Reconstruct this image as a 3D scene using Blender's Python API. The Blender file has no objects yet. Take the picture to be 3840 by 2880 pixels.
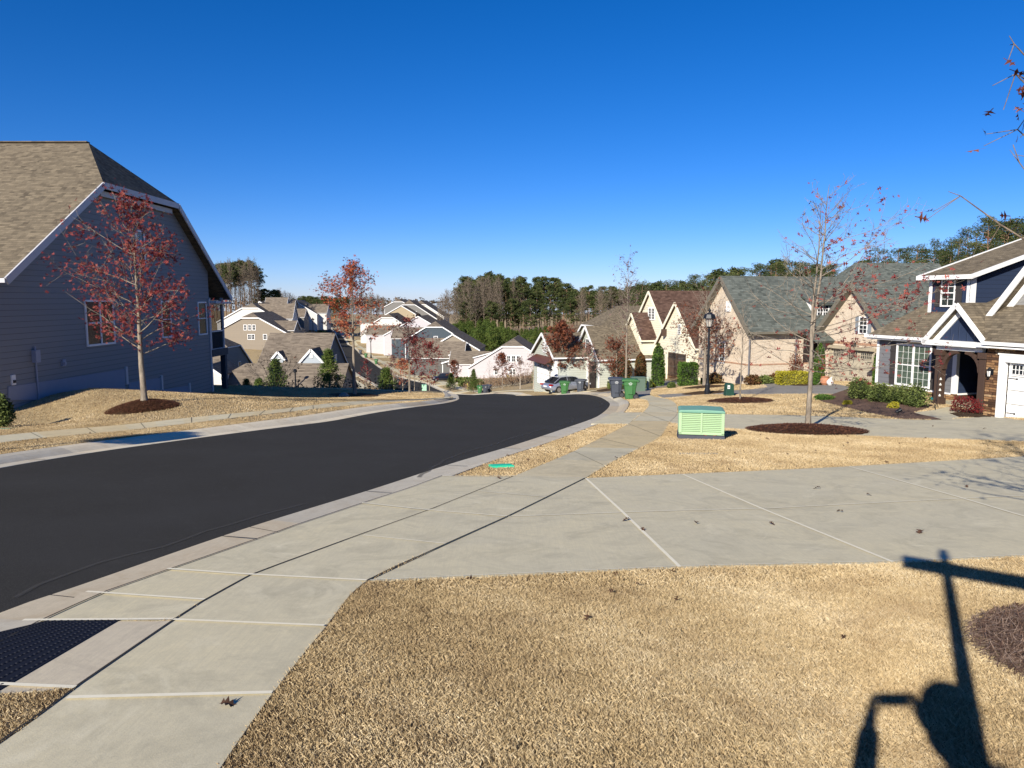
import bpy, math, random
import numpy as np
from mathutils import Vector, Matrix
SC = bpy.context.scene
# ------------------------------------------------------------------ camera
FPX, HOR = 2800.0, 1120.0            # focal length and horizon in photograph pixels (3840 x 2880)
PITCH = math.atan((1440 - HOR) / FPX)
cam_d = bpy.data.cameras.new('camera'); cam = bpy.data.objects.new('camera', cam_d)
SC.collection.objects.link(cam); SC.camera = cam
cam_d.sensor_width = 36; cam_d.lens = FPX / 3840 * 36; cam_d.clip_start = .05; cam_d.clip_end = 6000
cam.location = (0, 0, 0); cam.rotation_euler = (math.pi / 2 - PITCH, 0, 0)
# ------------------------------------------------------------------ sun and sky
SUN_EL, SUN_AZ = math.radians(26.5), math.radians(208.3)      # azimuth clockwise from +Y
SUN = Vector((math.sin(SUN_AZ) * math.cos(SUN_EL), math.cos(SUN_AZ) * math.cos(SUN_EL), math.sin(SUN_EL)))
W = bpy.data.worlds.new('World'); SC.world = W; W.use_nodes = True
wn = W.node_tree; bg = wn.nodes['Background']
sky = wn.nodes.new('ShaderNodeTexSky'); sky.sky_type = 'NISHITA'; sky.sun_disc = False
sky.sun_elevation = SUN_EL; sky.sun_rotation = SUN_AZ; sky.altitude = 0
sky.air_density = 0.75; sky.dust_density = 0.1; sky.ozone_density = 6.0
hs = wn.nodes.new('ShaderNodeHueSaturation'); hs.inputs['Saturation'].default_value = 1.24
wn.links.new(sky.outputs[0], hs.inputs['Color']); vm = wn.nodes.new('ShaderNodeVectorMath'); vm.operation = 'MULTIPLY'; vm.inputs[1].default_value = (.99, .915, 1.13)
wn.links.new(hs.outputs[0], vm.inputs[0]); wn.links.new(vm.outputs[0], bg.inputs[0])
bg.inputs[1].default_value = 0.067
sd = bpy.data.lights.new('sun', 'SUN'); sd.energy = 4.4; sd.angle = math.radians(.53); sd.color = (1, .93, .82)
so = bpy.data.objects.new('sun', sd); SC.collection.objects.link(so); so.rotation_euler = SUN.to_track_quat('Z', 'Y').to_euler()
SC.view_settings.view_transform = 'Standard'; SC.view_settings.look = 'None'
SC.view_settings.exposure = 0.75; SC.view_settings.gamma = 1
SC.cycles.max_bounces = 6; SC.cycles.diffuse_bounces = 3; SC.cycles.transparent_max_bounces = 8

# ------------------------------------------------------------------ helpers
COL = SC.collection
def ray(px, py):
    v = np.array([px - 1920.0, FPX * math.cos(PITCH) + (1440 - py) * math.sin(PITCH), -FPX * math.sin(PITCH) + (1440 - py) * math.cos(PITCH)])
    return v / v[1]
def at(px, py, d):
    r = ray(px, py) * d; return (float(r[0]), float(r[1]), float(r[2]))
def onplane(px, py, P, u):
    """pixel ray met with the vertical plane through P along horizontal unit u -> (distance along u, height z)"""
    r = ray(px, py); n = (-u[1], u[0]); k = (P[0] * n[0] + P[1] * n[1]) / (r[0] * n[0] + r[1] * n[1])
    q = r * k; return ((q[0] - P[0]) * u[0] + (q[1] - P[1]) * u[1], q[2])
def tag(o, label=None, cat=None, group=None, kind=None):
    if label: o['label'] = label
    if cat: o['category'] = cat
    if group: o['group'] = group
    if kind: o['kind'] = kind
    return o
def empty(name, loc, rz=0, label=None, cat=None, group=None):
    o = bpy.data.objects.new(name, None); COL.objects.link(o); o.location = loc; o.rotation_euler = (0, 0, rz)
    o.empty_display_size = .3
    return tag(o, label, cat, group)
def mesh_np(name, V, F, mat, parent=None, attr=None, smooth=False, mi=None):
    """V (n,3) floats, F (m,k) ints with the same k for every face"""
    V = np.asarray(V, dtype=np.float32); F = np.asarray(F, dtype=np.int32); k = F.shape[1]
    me = bpy.data.meshes.new(name); me.vertices.add(len(V)); me.vertices.foreach_set('co', V.ravel())
    me.loops.add(F.size); me.loops.foreach_set('vertex_index', F.ravel())
    me.polygons.add(len(F)); me.polygons.foreach_set('loop_start', np.arange(len(F), dtype=np.int32) * k)
    me.update(calc_edges=True)
    for m in (mat if isinstance(mat, (list, tuple)) else [mat]): me.materials.append(m)
    if mi is not None: me.polygons.foreach_set('material_index', np.asarray(mi, dtype=np.int32))
    me.polygons.foreach_set('use_smooth', np.full(len(F), bool(smooth)))
    if attr is not None:
        a = me.attributes.new('tint', 'FLOAT', 'FACE'); a.data.foreach_set('value', np.asarray(attr, dtype=np.float32))
    o = bpy.data.objects.new(name, me); COL.objects.link(o)
    if parent is not None: o.parent = parent
    return o
class MB:
    def __init__(s): s.v = []; s.f = []; s.m = []; s.a = []
    def add(s, V, F, m=0, t=.5):
        b = len(s.v); s.v += [tuple(map(float, p)) for p in V]; s.f += [tuple(i + b for i in f) for f in F]
        s.m += [m] * len(F); s.a += [t] * len(F); return s
    def box(s, x0, x1, y0, y1, z0, z1, m=0, t=.5):
        x0, x1 = sorted((x0, x1)); y0, y1 = sorted((y0, y1)); z0, z1 = sorted((z0, z1))
        V = [(x, y, z) for z in (z0, z1) for y in (y0, y1) for x in (x0, x1)]
        return s.add(V, [(0, 2, 3, 1), (4, 5, 7, 6), (0, 1, 5, 4), (2, 6, 7, 3), (0, 4, 6, 2), (1, 3, 7, 5)], m, t)
    def bar(s, A, B, w, h, m=0, up=(0, 0, 1)):
        A = Vector(A); B = Vector(B); d = (B - A).normalized(); r = d.cross(Vector(up))
        if r.length < 1e-4: r = Vector((1, 0, 0))
        r.normalize(); q = r.cross(d).normalized(); V = []
        for P in (A, B):
            for a, b in ((-1, -1), (1, -1), (1, 1), (-1, 1)): V.append(P + r * (a * w / 2) + q * (b * h / 2))
        return s.add(V, [(0, 3, 2, 1), (4, 5, 6, 7), (0, 1, 5, 4), (1, 2, 6, 5), (2, 3, 7, 6), (3, 0, 4, 7)], m)
    def tube(s, pts, rad, n=8, m=0, cap=True):
        pts = [Vector(p) for p in pts]; V = []; F = []
        rad = rad if isinstance(rad, (list, tuple)) else [rad] * len(pts)
        for i, p in enumerate(pts):
            d = (pts[min(i + 1, len(pts) - 1)] - pts[max(i - 1, 0)]).normalized()
            r = d.cross(Vector((0, 0, 1))) if abs(d.z) < .95 else d.cross(Vector((0, 1, 0)))
            r.normalize(); q = d.cross(r)
            for k in range(n):
                a = 2 * math.pi * k / n; V.append(p + (r * math.cos(a) + q * math.sin(a)) * rad[i])
        for i in range(len(pts) - 1):
            for k in range(n):
                F.append((i * n + k, i * n + (k + 1) % n, (i + 1) * n + (k + 1) % n, (i + 1) * n + k))
        if cap: F.append(tuple(range(n))[::-1]); F.append(tuple(range((len(pts) - 1) * n, len(pts) * n)))
        return s.add(V, F, m)
    def lathe(s, prof, c=(0, 0, 0), n=16, m=0):
        V = []; F = []
        for r, z in prof:
            for k in range(n):
                a = 2 * math.pi * k / n; V.append((c[0] + r * math.cos(a), c[1] + r * math.sin(a), c[2] + z))
        for i in range(len(prof) - 1):
            for k in range(n):
                F.append((i * n + k, i * n + (k + 1) % n, (i + 1) * n + (k + 1) % n, (i + 1) * n + k))
        F.append(tuple(range(n))[::-1]); F.append(tuple(range((len(prof) - 1) * n, len(prof) * n)))
        return s.add(V, F, m)
    def prism(s, poly, h, axis='y', off=0, m=0):
        """poly of 2-D points extruded by h along an axis: 'y' poly is (x,z); 'z' poly is (x,y); 'x' poly is (y,z)"""
        n = len(poly)
        def P(p, o):
            if axis == 'y': return (p[0], o, p[1])
            if axis == 'z': return (p[0], p[1], o)
            return (o, p[0], p[1])
        V = [P(p, off) for p in poly] + [P(p, off + h) for p in poly]
        F = [tuple(range(n)), tuple(range(2 * n - 1, n - 1, -1))] + [(i, i + n, (i + 1) % n + n, (i + 1) % n) for i in range(n)]
        return s.add(V, F, m)
    def slab(s, A, B, C, D, th, m=0):
        """quad or triangle (D None) thickened downward along its normal"""
        P = [Vector(p) for p in ((A, B, C, D) if D is not None else (A, B, C))]
        nrm = (P[1] - P[0]).cross(P[2] - P[0]).normalized()
        if nrm.z < 0: nrm = -nrm
        n = len(P); V = P + [p - nrm * th for p in P]
        return s.add(V, [tuple(range(n)), tuple(range(2 * n - 1, n - 1, -1))] + [(i, i + n, (i + 1) % n + n, (i + 1) % n) for i in range(n)], m)
    def build(s, name, mats, parent=None, smooth=False, bevel=0, tint=False):
        me = bpy.data.meshes.new(name); me.from_pydata(s.v, [], s.f); me.update()
        import bmesh
        bm = bmesh.new(); bm.from_mesh(me); bmesh.ops.recalc_face_normals(bm, faces=bm.faces); bm.to_mesh(me); bm.free()
        for m in (mats if isinstance(mats, (list, tuple)) else [mats]): me.materials.append(m)
        me.polygons.foreach_set('material_index', np.array(s.m, dtype=np.int32))
        if smooth: me.polygons.foreach_set('use_smooth', np.ones(len(me.polygons), dtype=bool))
        if tint:
            a = me.attributes.new('tint', 'FLOAT', 'FACE'); a.data.foreach_set('value', np.array(s.a, dtype=np.float32))
        o = bpy.data.objects.new(name, me); COL.objects.link(o)
        if parent is not None: o.parent = parent
        if bevel:
            b = o.modifiers.new('bevel', 'BEVEL'); b.width = bevel; b.segments = 2; b.limit_method = 'ANGLE'
        return o
def children(o): return [c for c in bpy.data.objects if c.parent == o]
def copy_tree(o, kids, parent=None):
    """kids: dict object -> children, made once"""
    c = o.copy(); COL.objects.link(c)
    if parent is not None: c.parent = parent
    for k in kids.get(o.name, []): copy_tree(k, kids, c)
    return c
def kids_of(o):
    d = {}
    def rec(a):
        d[a.name] = children(a)
        for k in d[a.name]: rec(k)
    rec(o); return d

# ------------------------------------------------------------------ materials
def L(h):   # sRGB hex to linear
    h = h.lstrip('#'); c = [int(h[i:i + 2], 16) / 255 for i in (0, 2, 4)]
    return tuple((x / 12.92 if x <= .04045 else ((x + .055) / 1.055) ** 2.4) for x in c)
class NT:
    def __init__(s, name, rough=.8, spec=.3):
        s.m = bpy.data.materials.new(name); s.m.use_nodes = True; s.t = s.m.node_tree; s.b = s.t.nodes['Principled BSDF']
        s.b.inputs['Roughness'].default_value = rough; s.b.inputs['Specular IOR Level'].default_value = spec
        s.tc = None
    def n(s, typ, **kw):
        o = s.t.nodes.new('ShaderNode' + typ)
        for k, v in kw.items():
            if k in o.inputs.keys(): s.put(o.inputs[k], v)
            else: setattr(o, k, v)
        return o
    def put(s, sock, v):
        if isinstance(v, bpy.types.NodeSocket): s.t.links.new(v, sock)
        elif isinstance(v, tuple) and len(v) == 3 and sock.type == 'RGBA': sock.default_value = (*v, 1)
        else: sock.default_value = v
    def coord(s, which='Object', scale=None, rot=None):
        tc = s.n('TexCoord'); o = tc.outputs[which]
        if scale or rot:
            mp = s.n('Mapping'); s.put(mp.inputs['Vector'], o)
            if scale: mp.inputs['Scale'].default_value = scale if isinstance(scale, tuple) else (scale,) * 3
            if rot: mp.inputs['Rotation'].default_value = rot
            o = mp.outputs[0]
        return o
    def noise(s, scale, detail=4, rough=.55, vec=None, dist=0):
        o = s.n('TexNoise'); s.put(o.inputs['Vector'], vec if vec is not None else s.coord())
        o.inputs['Scale'].default_value = scale; o.inputs['Detail'].default_value = detail; o.inputs['Roughness'].default_value = rough
        o.inputs['Distortion'].default_value = dist; return o.outputs['Fac']
    def ramp(s, fac, stops, interp='LINEAR'):
        o = s.n('ValToRGB'); s.put(o.inputs[0], fac); r = o.color_ramp; r.interpolation = interp
        while len(r.elements) < len(stops): r.elements.new(.5)
        for e, (p, c) in zip(r.elements, stops): e.position = p; e.color = (*c, 1) if len(c) == 3 else c
        return o.outputs[0]
    def mix(s, f, a, b, mode='MIX'):
        o = s.n('Mix', data_type='RGBA', blend_type=mode); s.put(o.inputs[0], f); s.put(o.inputs[6], a); s.put(o.inputs[7], b); return o.outputs[2]
    def math(s, op, a, b=0.0, c=None):
        o = s.n('Math', operation=op); s.put(o.inputs[0], a); s.put(o.inputs[1], b)
        if c is not None: s.put(o.inputs[2], c)
        return o.outputs[0]
    def attr(s, name='tint'):
        o = s.n('Attribute', attribute_name=name); return o.outputs['Fac']
    def bump(s, h, strength=.3, dist=.02):
        o = s.n('Bump'); o.inputs['Strength'].default_value = strength; o.inputs['Distance'].default_value = dist; s.put(o.inputs['Height'], h)
        s.t.links.new(o.outputs[0], s.b.inputs['Normal'])
    def col(s, c): s.put(s.b.inputs['Base Color'], c); return s
MATS = {}
def plain(name, c, rough=.6, var=.12, scale=6, spec=.3, metal=0, bump=0):
    if name in MATS: return MATS[name]
    m = NT(name, rough, spec); n = m.noise(scale, 5)
    m.col(m.mix(n, tuple(x * (1 - var) for x in c), tuple(min(1, x * (1 + var)) for x in c)))
    m.b.inputs['Metallic'].default_value = metal
    if bump: m.bump(n, bump)
    MATS[name] = m.m; return m.m
def mat_grass():
    m = NT('dry_grass', .95, .1); P = m.n('NewGeometry').outputs['Position']
    a = m.noise(.35, 5, .6, P); b = m.noise(7, 6, .7, P); c = m.noise(60, 3, .7, P); e = m.noise(1.6, 4, .6, P, .6)
    col = m.ramp(b, [(.25, L('#7d6a4e')), (.5, L('#a8936e')), (.72, L('#c4b08a'))])
    col = m.mix(m.ramp(a, [(.35, (0, 0, 0)), (.7, (1, 1, 1))]), col, m.mix(.5, col, L('#b9a57d')))
    col = m.mix(m.ramp(e, [(.58, (0, 0, 0)), (.72, (.7, .7, .7))]), col, L('#77644a'))
    col = m.mix(m.ramp(c, [(.3, (.75, .75, .75)), (.5, (0, 0, 0))]), col, m.mix(.5, col, L('#43362a')))
    m.col(col); m.bump(m.mix(.5, b, c), .9, .05); return m.m
def mat_blade():
    m = NT('grass_blade', .8, .15); t = m.attr()
    P = m.n('NewGeometry').outputs['Position']; a = m.noise(1.1, 4, .6, P, .5)
    c = m.ramp(t, [(0, L('#74624a')), (.25, L('#a08a66')), (.6, L('#c4ae86')), (1, L('#e2d3b2'))])
    m.col(m.mix(m.ramp(a, [(.48, (0, 0, 0)), (.72, (.6, .6, .6))]), c, L('#937b5c'))); return m.m
def mat_asphalt():
    m = NT('asphalt', .97, .06); P = m.n('NewGeometry').outputs['Position']
    f = m.noise(90, 3, .8, P); g = m.noise(.5, 5, .6, P); h = m.noise(3, 5, .7, P, .8)
    c = m.ramp(f, [(.3, (.024, .023, .0205)), (.55, (.043, .041, .037)), (.78, (.10, .097, .088))])
    c = m.mix(m.ramp(g, [(.35, (0, 0, 0)), (.7, (1, 1, 1))]), c, m.mix(.4, c, (.055, .054, .052)))
    c = m.mix(m.ramp(h, [(.58, (0, 0, 0)), (.75, (.35, .35, .35))]), c, (.075, .072, .066)); sp = m.noise(260, 1, .5, P); c = m.mix(m.ramp(sp, [(.68, (0, 0, 0)), (.76, (.8, .8, .8))]), c, (.17, .165, .155))
    m.col(c); m.bump(f, .5, .01); return m.m
def mat_concrete(name, base, warm, dark=None, broom=True):
    m = NT(name, .88, .25); P = m.n('NewGeometry').outputs['Position']
    a = m.noise(.8, 6, .6, P, .4); b = m.noise(12, 6, .75, P); c = m.noise(120, 2, .8, P); e = m.noise(1.3, 6, .72, P, 1.4); st = m.n('Mapping'); m.put(st.inputs['Vector'], P); st.inputs['Scale'].default_value = (70, 3, 3); st.inputs['Rotation'].default_value = (0, 0, .5); br_ = m.noise(1.0, 3, .6, st.outputs[0]); wh = m.noise(.9, 5, .7, P, 2.0)
    col = m.mix(m.ramp(a, [(.3, (0, 0, 0)), (.72, (1, 1, 1))]), base, warm)
    col = m.mix(m.ramp(b, [(.3, (.5, .5, .5)), (.6, (0, 0, 0))]), col, tuple(x * .82 for x in base))
    col = m.mix(m.ramp(e, [(.48, (0, 0, 0)), (.74, (.8, .8, .8))]), col, dark or tuple(x * .64 for x in base))
    col = m.mix(m.ramp(br_, [(.35, (.3, .3, .3)), (.6, (0, 0, 0))]), col, tuple(x * .8 for x in base)); col = m.mix(m.ramp(wh, [(.56, (0, 0, 0)), (.72, (.8, .8, .8))]), col, tuple(min(1, x * 1.2) for x in base))
    col = m.mix(m.ramp(c, [(.25, (.35, .35, .35)), (.5, (0, 0, 0))]), col, tuple(x * .6 for x in base))
    t = m.attr(); col = m.mix(1.0, col, m.ramp(t, [(0, (.74, .74, .76)), (.5, (1, 1, 1)), (.8, (1.0, .88, .70)), (1, (1.35, 1.34, 1.3))]), 'MULTIPLY')
    m.col(col); m.bump(m.mix(.5, b, c), .35, .006); return m.m
def mat_mulch(name='mulch', c0='#2e241c', c1='#54422f', c2='#7f6a55'):
    m = NT(name, .95, .1); P = m.n('NewGeometry').outputs['Position']
    b = m.noise(22, 5, .8, P, 1); a = m.noise(4, 3, .6, P)
    m.col(m.mix(a, m.ramp(b, [(.3, L(c0)), (.5, L(c1)), (.72, L(c2))]), L(c1))); m.bump(b, 1, .06); return m.m
def mat_shingle(name, c0, c1, c2, w=.32, h=.14):
    """roof: brick pattern in the mesh's own UV (metres along eave, metres up slope)"""
    m = NT(name, .95, .1); uv = m.n('TexCoord').outputs['UV']
    br = m.n('TexBrick'); m.put(br.inputs['Vector'], uv); br.offset = .5
    for k, v in (('Scale', 1.0), ('Mortar Size', .012), ('Mortar Smooth', .3), ('Brick Width', w), ('Row Height', h), ('Bias', 0.0)): br.inputs[k].default_value = v
    br.inputs['Color1'].default_value = (0, 0, 0, 1); br.inputs['Color2'].default_value = (1, 1, 1, 1); br.inputs['Mortar'].default_value = (.5, .5, .5, 1)
    vo = m.n('TexWhiteNoise', noise_dimensions='2D')
    sn = m.n('VectorMath', operation='SNAP'); m.put(sn.inputs[0], uv); sn.inputs[1].default_value = (w * .8, h, 1); m.put(vo.inputs['Vector'], sn.outputs[0])
    f = m.mix(.5, br.outputs['Color'], vo.outputs['Value']); g = m.noise(30, 4, .8, m.coord()); k = m.noise(.7, 4, .6, m.coord())
    c = m.ramp(f, [(.1, c0), (.5, c1), (.9, c2)]); c = m.mix(m.ramp(g, [(.3, (.5, .5, .5)), (.6, (0, 0, 0))]), c, tuple(x * .7 for x in c0))
    c = m.mix(m.ramp(k, [(.4, (0, 0, 0)), (.75, (.35, .35, .35))]), c, c2)
    sx = m.n('SeparateXYZ'); m.put(sx.inputs[0], uv); row = m.math('FRACT', m.math('DIVIDE', sx.outputs[1], h))
    c = m.mix(m.ramp(row, [(0, (.8, .8, .8)), (.16, (0, 0, 0)), (.9, (0, 0, 0))]), c, tuple(x * .45 for x in c0))
    m.col(c); m.bump(m.mix(.3, row, g), .8, .03); return m.m
def mat_siding(name, c, h=.16, var=.06, vertical=False, batten=.3, sunk=.45):
    m = NT(name, .65, .3); o = m.coord('Object'); sx = m.n('SeparateXYZ'); m.put(sx.inputs[0], o)
    ax = m.math('ADD', sx.outputs[0], m.math('MULTIPLY', sx.outputs[1], 1.0)) if vertical else sx.outputs[2]
    p = batten if vertical else h
    fr = m.math('FRACT', m.math('DIVIDE', ax, p)); n = m.noise(5, 5, .7, o)
    fl = m.n('TexWhiteNoise', noise_dimensions='1D'); m.put(fl.inputs['W'], m.math('FLOOR', m.math('DIVIDE', ax, p)))
    col = m.mix(m.mix(.5, n, fl.outputs['Value']), tuple(x * (1 - var) for x in c), tuple(min(1, x * (1 + var)) for x in c))
    gap = m.ramp(fr, [(0, (1, 1, 1)), (.05, (1, 1, 1)), (.09, (0, 0, 0)), (1, (0, 0, 0))])
    col = m.mix(m.mix(1, gap, (sunk,) * 3, 'MULTIPLY'), col, tuple(x * .25 for x in c))
    m.col(col); m.bump(m.mix(.15, m.math('SUBTRACT', 1.0, fr) if not vertical else m.ramp(fr, [(0, (1, 1, 1)), (.12, (1, 1, 1)), (.16, (0, 0, 0))]), n), .6, .02); return m.m
def mat_brick(name, c1, c2, mortar, w=.24, h=.085, big=False):
    m = NT(name, .9, .15); uv = m.n('TexCoord').outputs['UV']
    br = m.n('TexBrick'); m.put(br.inputs['Vector'], uv)
    for k, v in (('Scale', 1.0), ('Mortar Size', .008 if not big else .012), ('Mortar Smooth', .2), ('Brick Width', w), ('Row Height', h), ('Bias', -.1)): br.inputs[k].default_value = v
    m.put(br.inputs['Color1'], c1); m.put(br.inputs['Color2'], c2); m.put(br.inputs['Mortar'], mortar)
    n = m.noise(9, 5, .8, m.coord()); n2 = m.noise(1.2, 4, .6, m.coord())
    c = m.mix(m.ramp(n, [(.35, (.5, .5, .5)), (.6, (0, 0, 0))]), br.outputs['Color'], tuple(x * .6 for x in c1))
    c = m.mix(m.ramp(n2, [(.4, (0, 0, 0)), (.8, (.3, .3, .3))]), c, c2)
    m.col(c); m.bump(m.mix(.4, m.math('SUBTRACT', 1.0, br.outputs['Fac']), n), .8, .015); return m.m
def mat_stone(name):
    m = NT(name, .9, .2); uv = m.n('TexCoord').outputs['UV']
    br = m.n('TexBrick'); m.put(br.inputs['Vector'], uv); br.offset = .37; br.offset_frequency = 2; br.squash = 1.5; br.squash_frequency = 3
    for k, v in (('Scale', 1.0), ('Mortar Size', .009), ('Mortar Smooth', .3), ('Brick Width', .42), ('Row Height', .1), ('Bias', 0.0)): br.inputs[k].default_value = v
    br.inputs['Color1'].default_value = (0, 0, 0, 1); br.inputs['Color2'].default_value = (1, 1, 1, 1); br.inputs['Mortar'].default_value = (.5, .5, .5, 1)
    n = m.noise(14, 6, .8, m.coord()); n2 = m.noise(1.7, 3, .6, m.coord())
    f = m.mix(.35, br.outputs['Color'], n2)
    c = m.ramp(f, [(.1, L('#3b2d25')), (.35, L('#6d4f3a')), (.55, L('#a07a54')), (.75, L('#c3a27a')), (.92, L('#857668'))])
    c = m.mix(m.ramp(n, [(.35, (.6, .6, .6)), (.6, (0, 0, 0))]), c, L('#3a2c24')); c = m.mix(br.outputs['Fac'], c, L('#2c231d'))
    m.col(c); m.bump(m.mix(.4, m.math('SUBTRACT', 1.0, br.outputs['Fac']), n), 1, .04); return m.m
def mat_glass(name='window_glass', c=(.012, .015, .018), rough=.08):
    m = NT(name, rough, .5); n = m.noise(1.5, 3); m.col(m.mix(n, c, tuple(x * 2.2 for x in c))); m.bump(m.noise(2, 2), .06, .02); return m.m
def mat_leaf(name, c0, c1, c2, rough=.7, trans=.25):
    m = NT(name, rough, .2); t = m.attr(); rnd = m.n('ObjectInfo').outputs['Random']
    c = m.ramp(t, [(0, c0), (.5, c1), (1, c2)]); c = m.mix(m.math('MULTIPLY', rnd, .35), c, c1)
    m.col(c); tr = m.n('BsdfTranslucent'); m.put(tr.inputs[0], c); mx = m.n('MixShader'); mx.inputs[0].default_value = trans
    m.t.links.new(m.b.outputs[0], mx.inputs[1]); m.t.links.new(tr.outputs[0], mx.inputs[2])
    m.t.links.new(mx.outputs[0], m.t.nodes['Material Output'].inputs[0]); return m.m
def mat_bark(name, c0, c1):
    m = NT(name, .95, .1); n = m.noise(9, 5, .8, m.coord('Object', (1, 1, .25)), .5); m.col(m.ramp(n, [(.3, c0), (.65, c1)])); m.bump(n, .8, .03); return m.m
M_GRASS = mat_grass(); M_BLADE = mat_blade(); M_ASPH = mat_asphalt()
M_CONC = mat_concrete('concrete', L('#cac1a4'), L('#d6caa6')); M_CURB = mat_concrete('curb_concrete', L('#c6beaa'), L('#d0c6b0'), L('#b3a48a'))
M_MULCH = mat_mulch(); M_STRAW = mat_mulch('pine_straw_bed', '#4a392e', '#7a6253', '#a68f80')
M_WHITE = plain('white_trim', (.80, .80, .78), .5, .04, 3)
M_GLASS = mat_glass(); M_DARK = plain('black_metal', (.012, .014, .018), .4, .2, 9)

# ------------------------------------------------------------------ terrain height
GH, GA = 1.75, .09
CP = []
for x in (-45, -25, -15, -5, 5, 15, 25, 45):
    for y in (-40, -15, 0, 8, 16, 24): CP.append((x, y, -GH - GA * y))
def cpx(px, py, d): CP.append(at(px, py, d))
cpx(539, 1517, 25); cpx(340, 1470, 27.5); CP.append((-17.5, 33, -4.35)); CP.append((-30, 33, -4.2)); CP.append((-30, 45, -5.6))
cpx(794, 1487, 39); cpx(1330, 1486, 43); cpx(1000, 1456, 51); cpx(1600, 1468, 52); cpx(1300, 1460, 52); CP.append((-17, 47, -5.5)); CP.append((-12, 60, -9.2)); CP.append((-22, 62, -9.6)); CP.append((-24, 53, -6.25)); CP.append((-40, 60, -9))
CP.append((-9, 70, -10.2))
cpx(2289, 1514, 34.5); cpx(2197, 1486, 43); cpx(2030, 1481.5, 55); CP.append((-3.5, 46, -6.0)); CP.append((-5, 58, -8.1)); cpx(2360, 1496, 40); cpx(2120, 1477, 65); cpx(1900, 1479, 75)
cpx(2150, 1457, 74); cpx(2300, 1441, 76); cpx(2500, 1422, 64); cpx(2700, 1436, 56); cpx(2652, 1478, 39); cpx(2820, 1430, 48); cpx(3120, 1440, 42); cpx(3284, 1452, 38)
cpx(3745, 1563, 29.8); cpx(3510, 1528, 31); CP.append((27, 24, -4.3)); CP.append((35, 30, -4.5)); CP.append((30, 42, -4.6)); CP.append((45, 45, -4.6)); CP.append((40, 70, -6)); CP.append((60, 90, -8))
cpx(1790, 1476, 108); cpx(1695, 1474, 120); cpx(1604, 1434, 150); cpx(1546, 1422, 165); cpx(1421, 1375, 205); cpx(1361, 1338, 244); cpx(1300, 1290, 290); cpx(1260, 1254, 340); cpx(1300, 1230, 400)
CP.append((-10, 85, -11.6)); CP.append((-16, 100, -13.9)); CP.append((-22, 125, -16.6)); CP.append((-30, 85, -14)); CP.append((-35, 110, -17.5)); CP.append((-60, 90, -15)); CP.append((-45, 150, -18.5))
cpx(1000, 1318, 195); CP.append((-90, 180, -14)); CP.append((-60, 165, -17.5)); cpx(1130, 1235, 300); cpx(1050, 1260, 255); CP.append((-160, 250, -9)); CP.append((-130, 350, -6))
cpx(1850, 1418, 165); cpx(2000, 1425, 140); cpx(1700, 1400, 200); cpx(1620, 1330, 260); cpx(1480, 1262, 330); cpx(1700, 1262, 330); cpx(2100, 1230, 320); cpx(1900, 1300, 260); CP.append((20, 180, -16)); CP.append((10, 120, -12.5)); CP.append((35, 110, -11)); CP.append((40, 220, -14)); CP.append((110, 160, -9)); CP.append((120, 300, -10))
for p in ((-400, 0, -12), (400, 0, -6), (-400, 400, -8), (400, 400, -6), (0, 600, -16), (-300, 800, -18), (300, 800, -18), (0, 1200, -26), (-800, 1200, -26), (800, 1200, -26), (800, 300, -12), (-800, 300, -12), (0, -300, 8), (-500, -300, 0), (500, -300, 6)): CP.append(p)
CP = np.array(CP); SCL = 50.0
def _rbf(A, B):
    d = np.sqrt(((A[:, None, :] - B[None, :, :]) ** 2).sum(-1)) / SCL
    return np.where(d < 1e-9, 0, d * d * np.log(np.maximum(d, 1e-9))) * .35 + d * -.6
XY = CP[:, :2]; n_ = len(XY); base_ = -GH - GA * np.minimum(XY[:, 1], 60)
K_ = np.zeros((n_ + 3, n_ + 3)); K_[:n_, :n_] = _rbf(XY, XY) - np.eye(n_) * .01
K_[:n_, n_] = 1; K_[:n_, n_ + 1:] = XY / SCL; K_[n_:, :n_] = K_[:n_, n_:].T
W_ = np.linalg.solve(K_, np.concatenate([CP[:, 2], np.zeros(3)]))
def TZ(P):
    P = np.atleast_2d(np.asarray(P, dtype=float))[:, :2]; out = np.empty(len(P))
    for i in range(0, len(P), 20000):
        Q = P[i:i + 20000]; out[i:i + 20000] = _rbf(Q, XY) @ W_[:n_] + W_[n_] + (Q / SCL) @ W_[n_ + 1:]
    return out
def tz(x, y): return float(TZ([(x, y)])[0])
DS = np.concatenate([np.arange(1.5, 60, .15), np.arange(60, 200, .5), np.arange(200, 900, 2)])
def hit(px, py, off=0.0):
    r = ray(px, py); P = r[None, :] * DS[:, None]; g = P[:, 2] - TZ(P) - off
    i = int(np.argmax(g < 0)) if (g < 0).any() else len(g) - 1
    a, b = DS[max(i - 1, 0)], DS[i]; ga, gb = g[max(i - 1, 0)], g[i]
    d = a + (b - a) * (ga / (ga - gb) if ga != gb else 0); q = r * d
    return (float(q[0]), float(q[1]))
def hits(L_, off=0.0): return [hit(*p, off) for p in L_]
def g3(xy, off=0.0): return (xy[0], xy[1], tz(*xy) + off)
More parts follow.
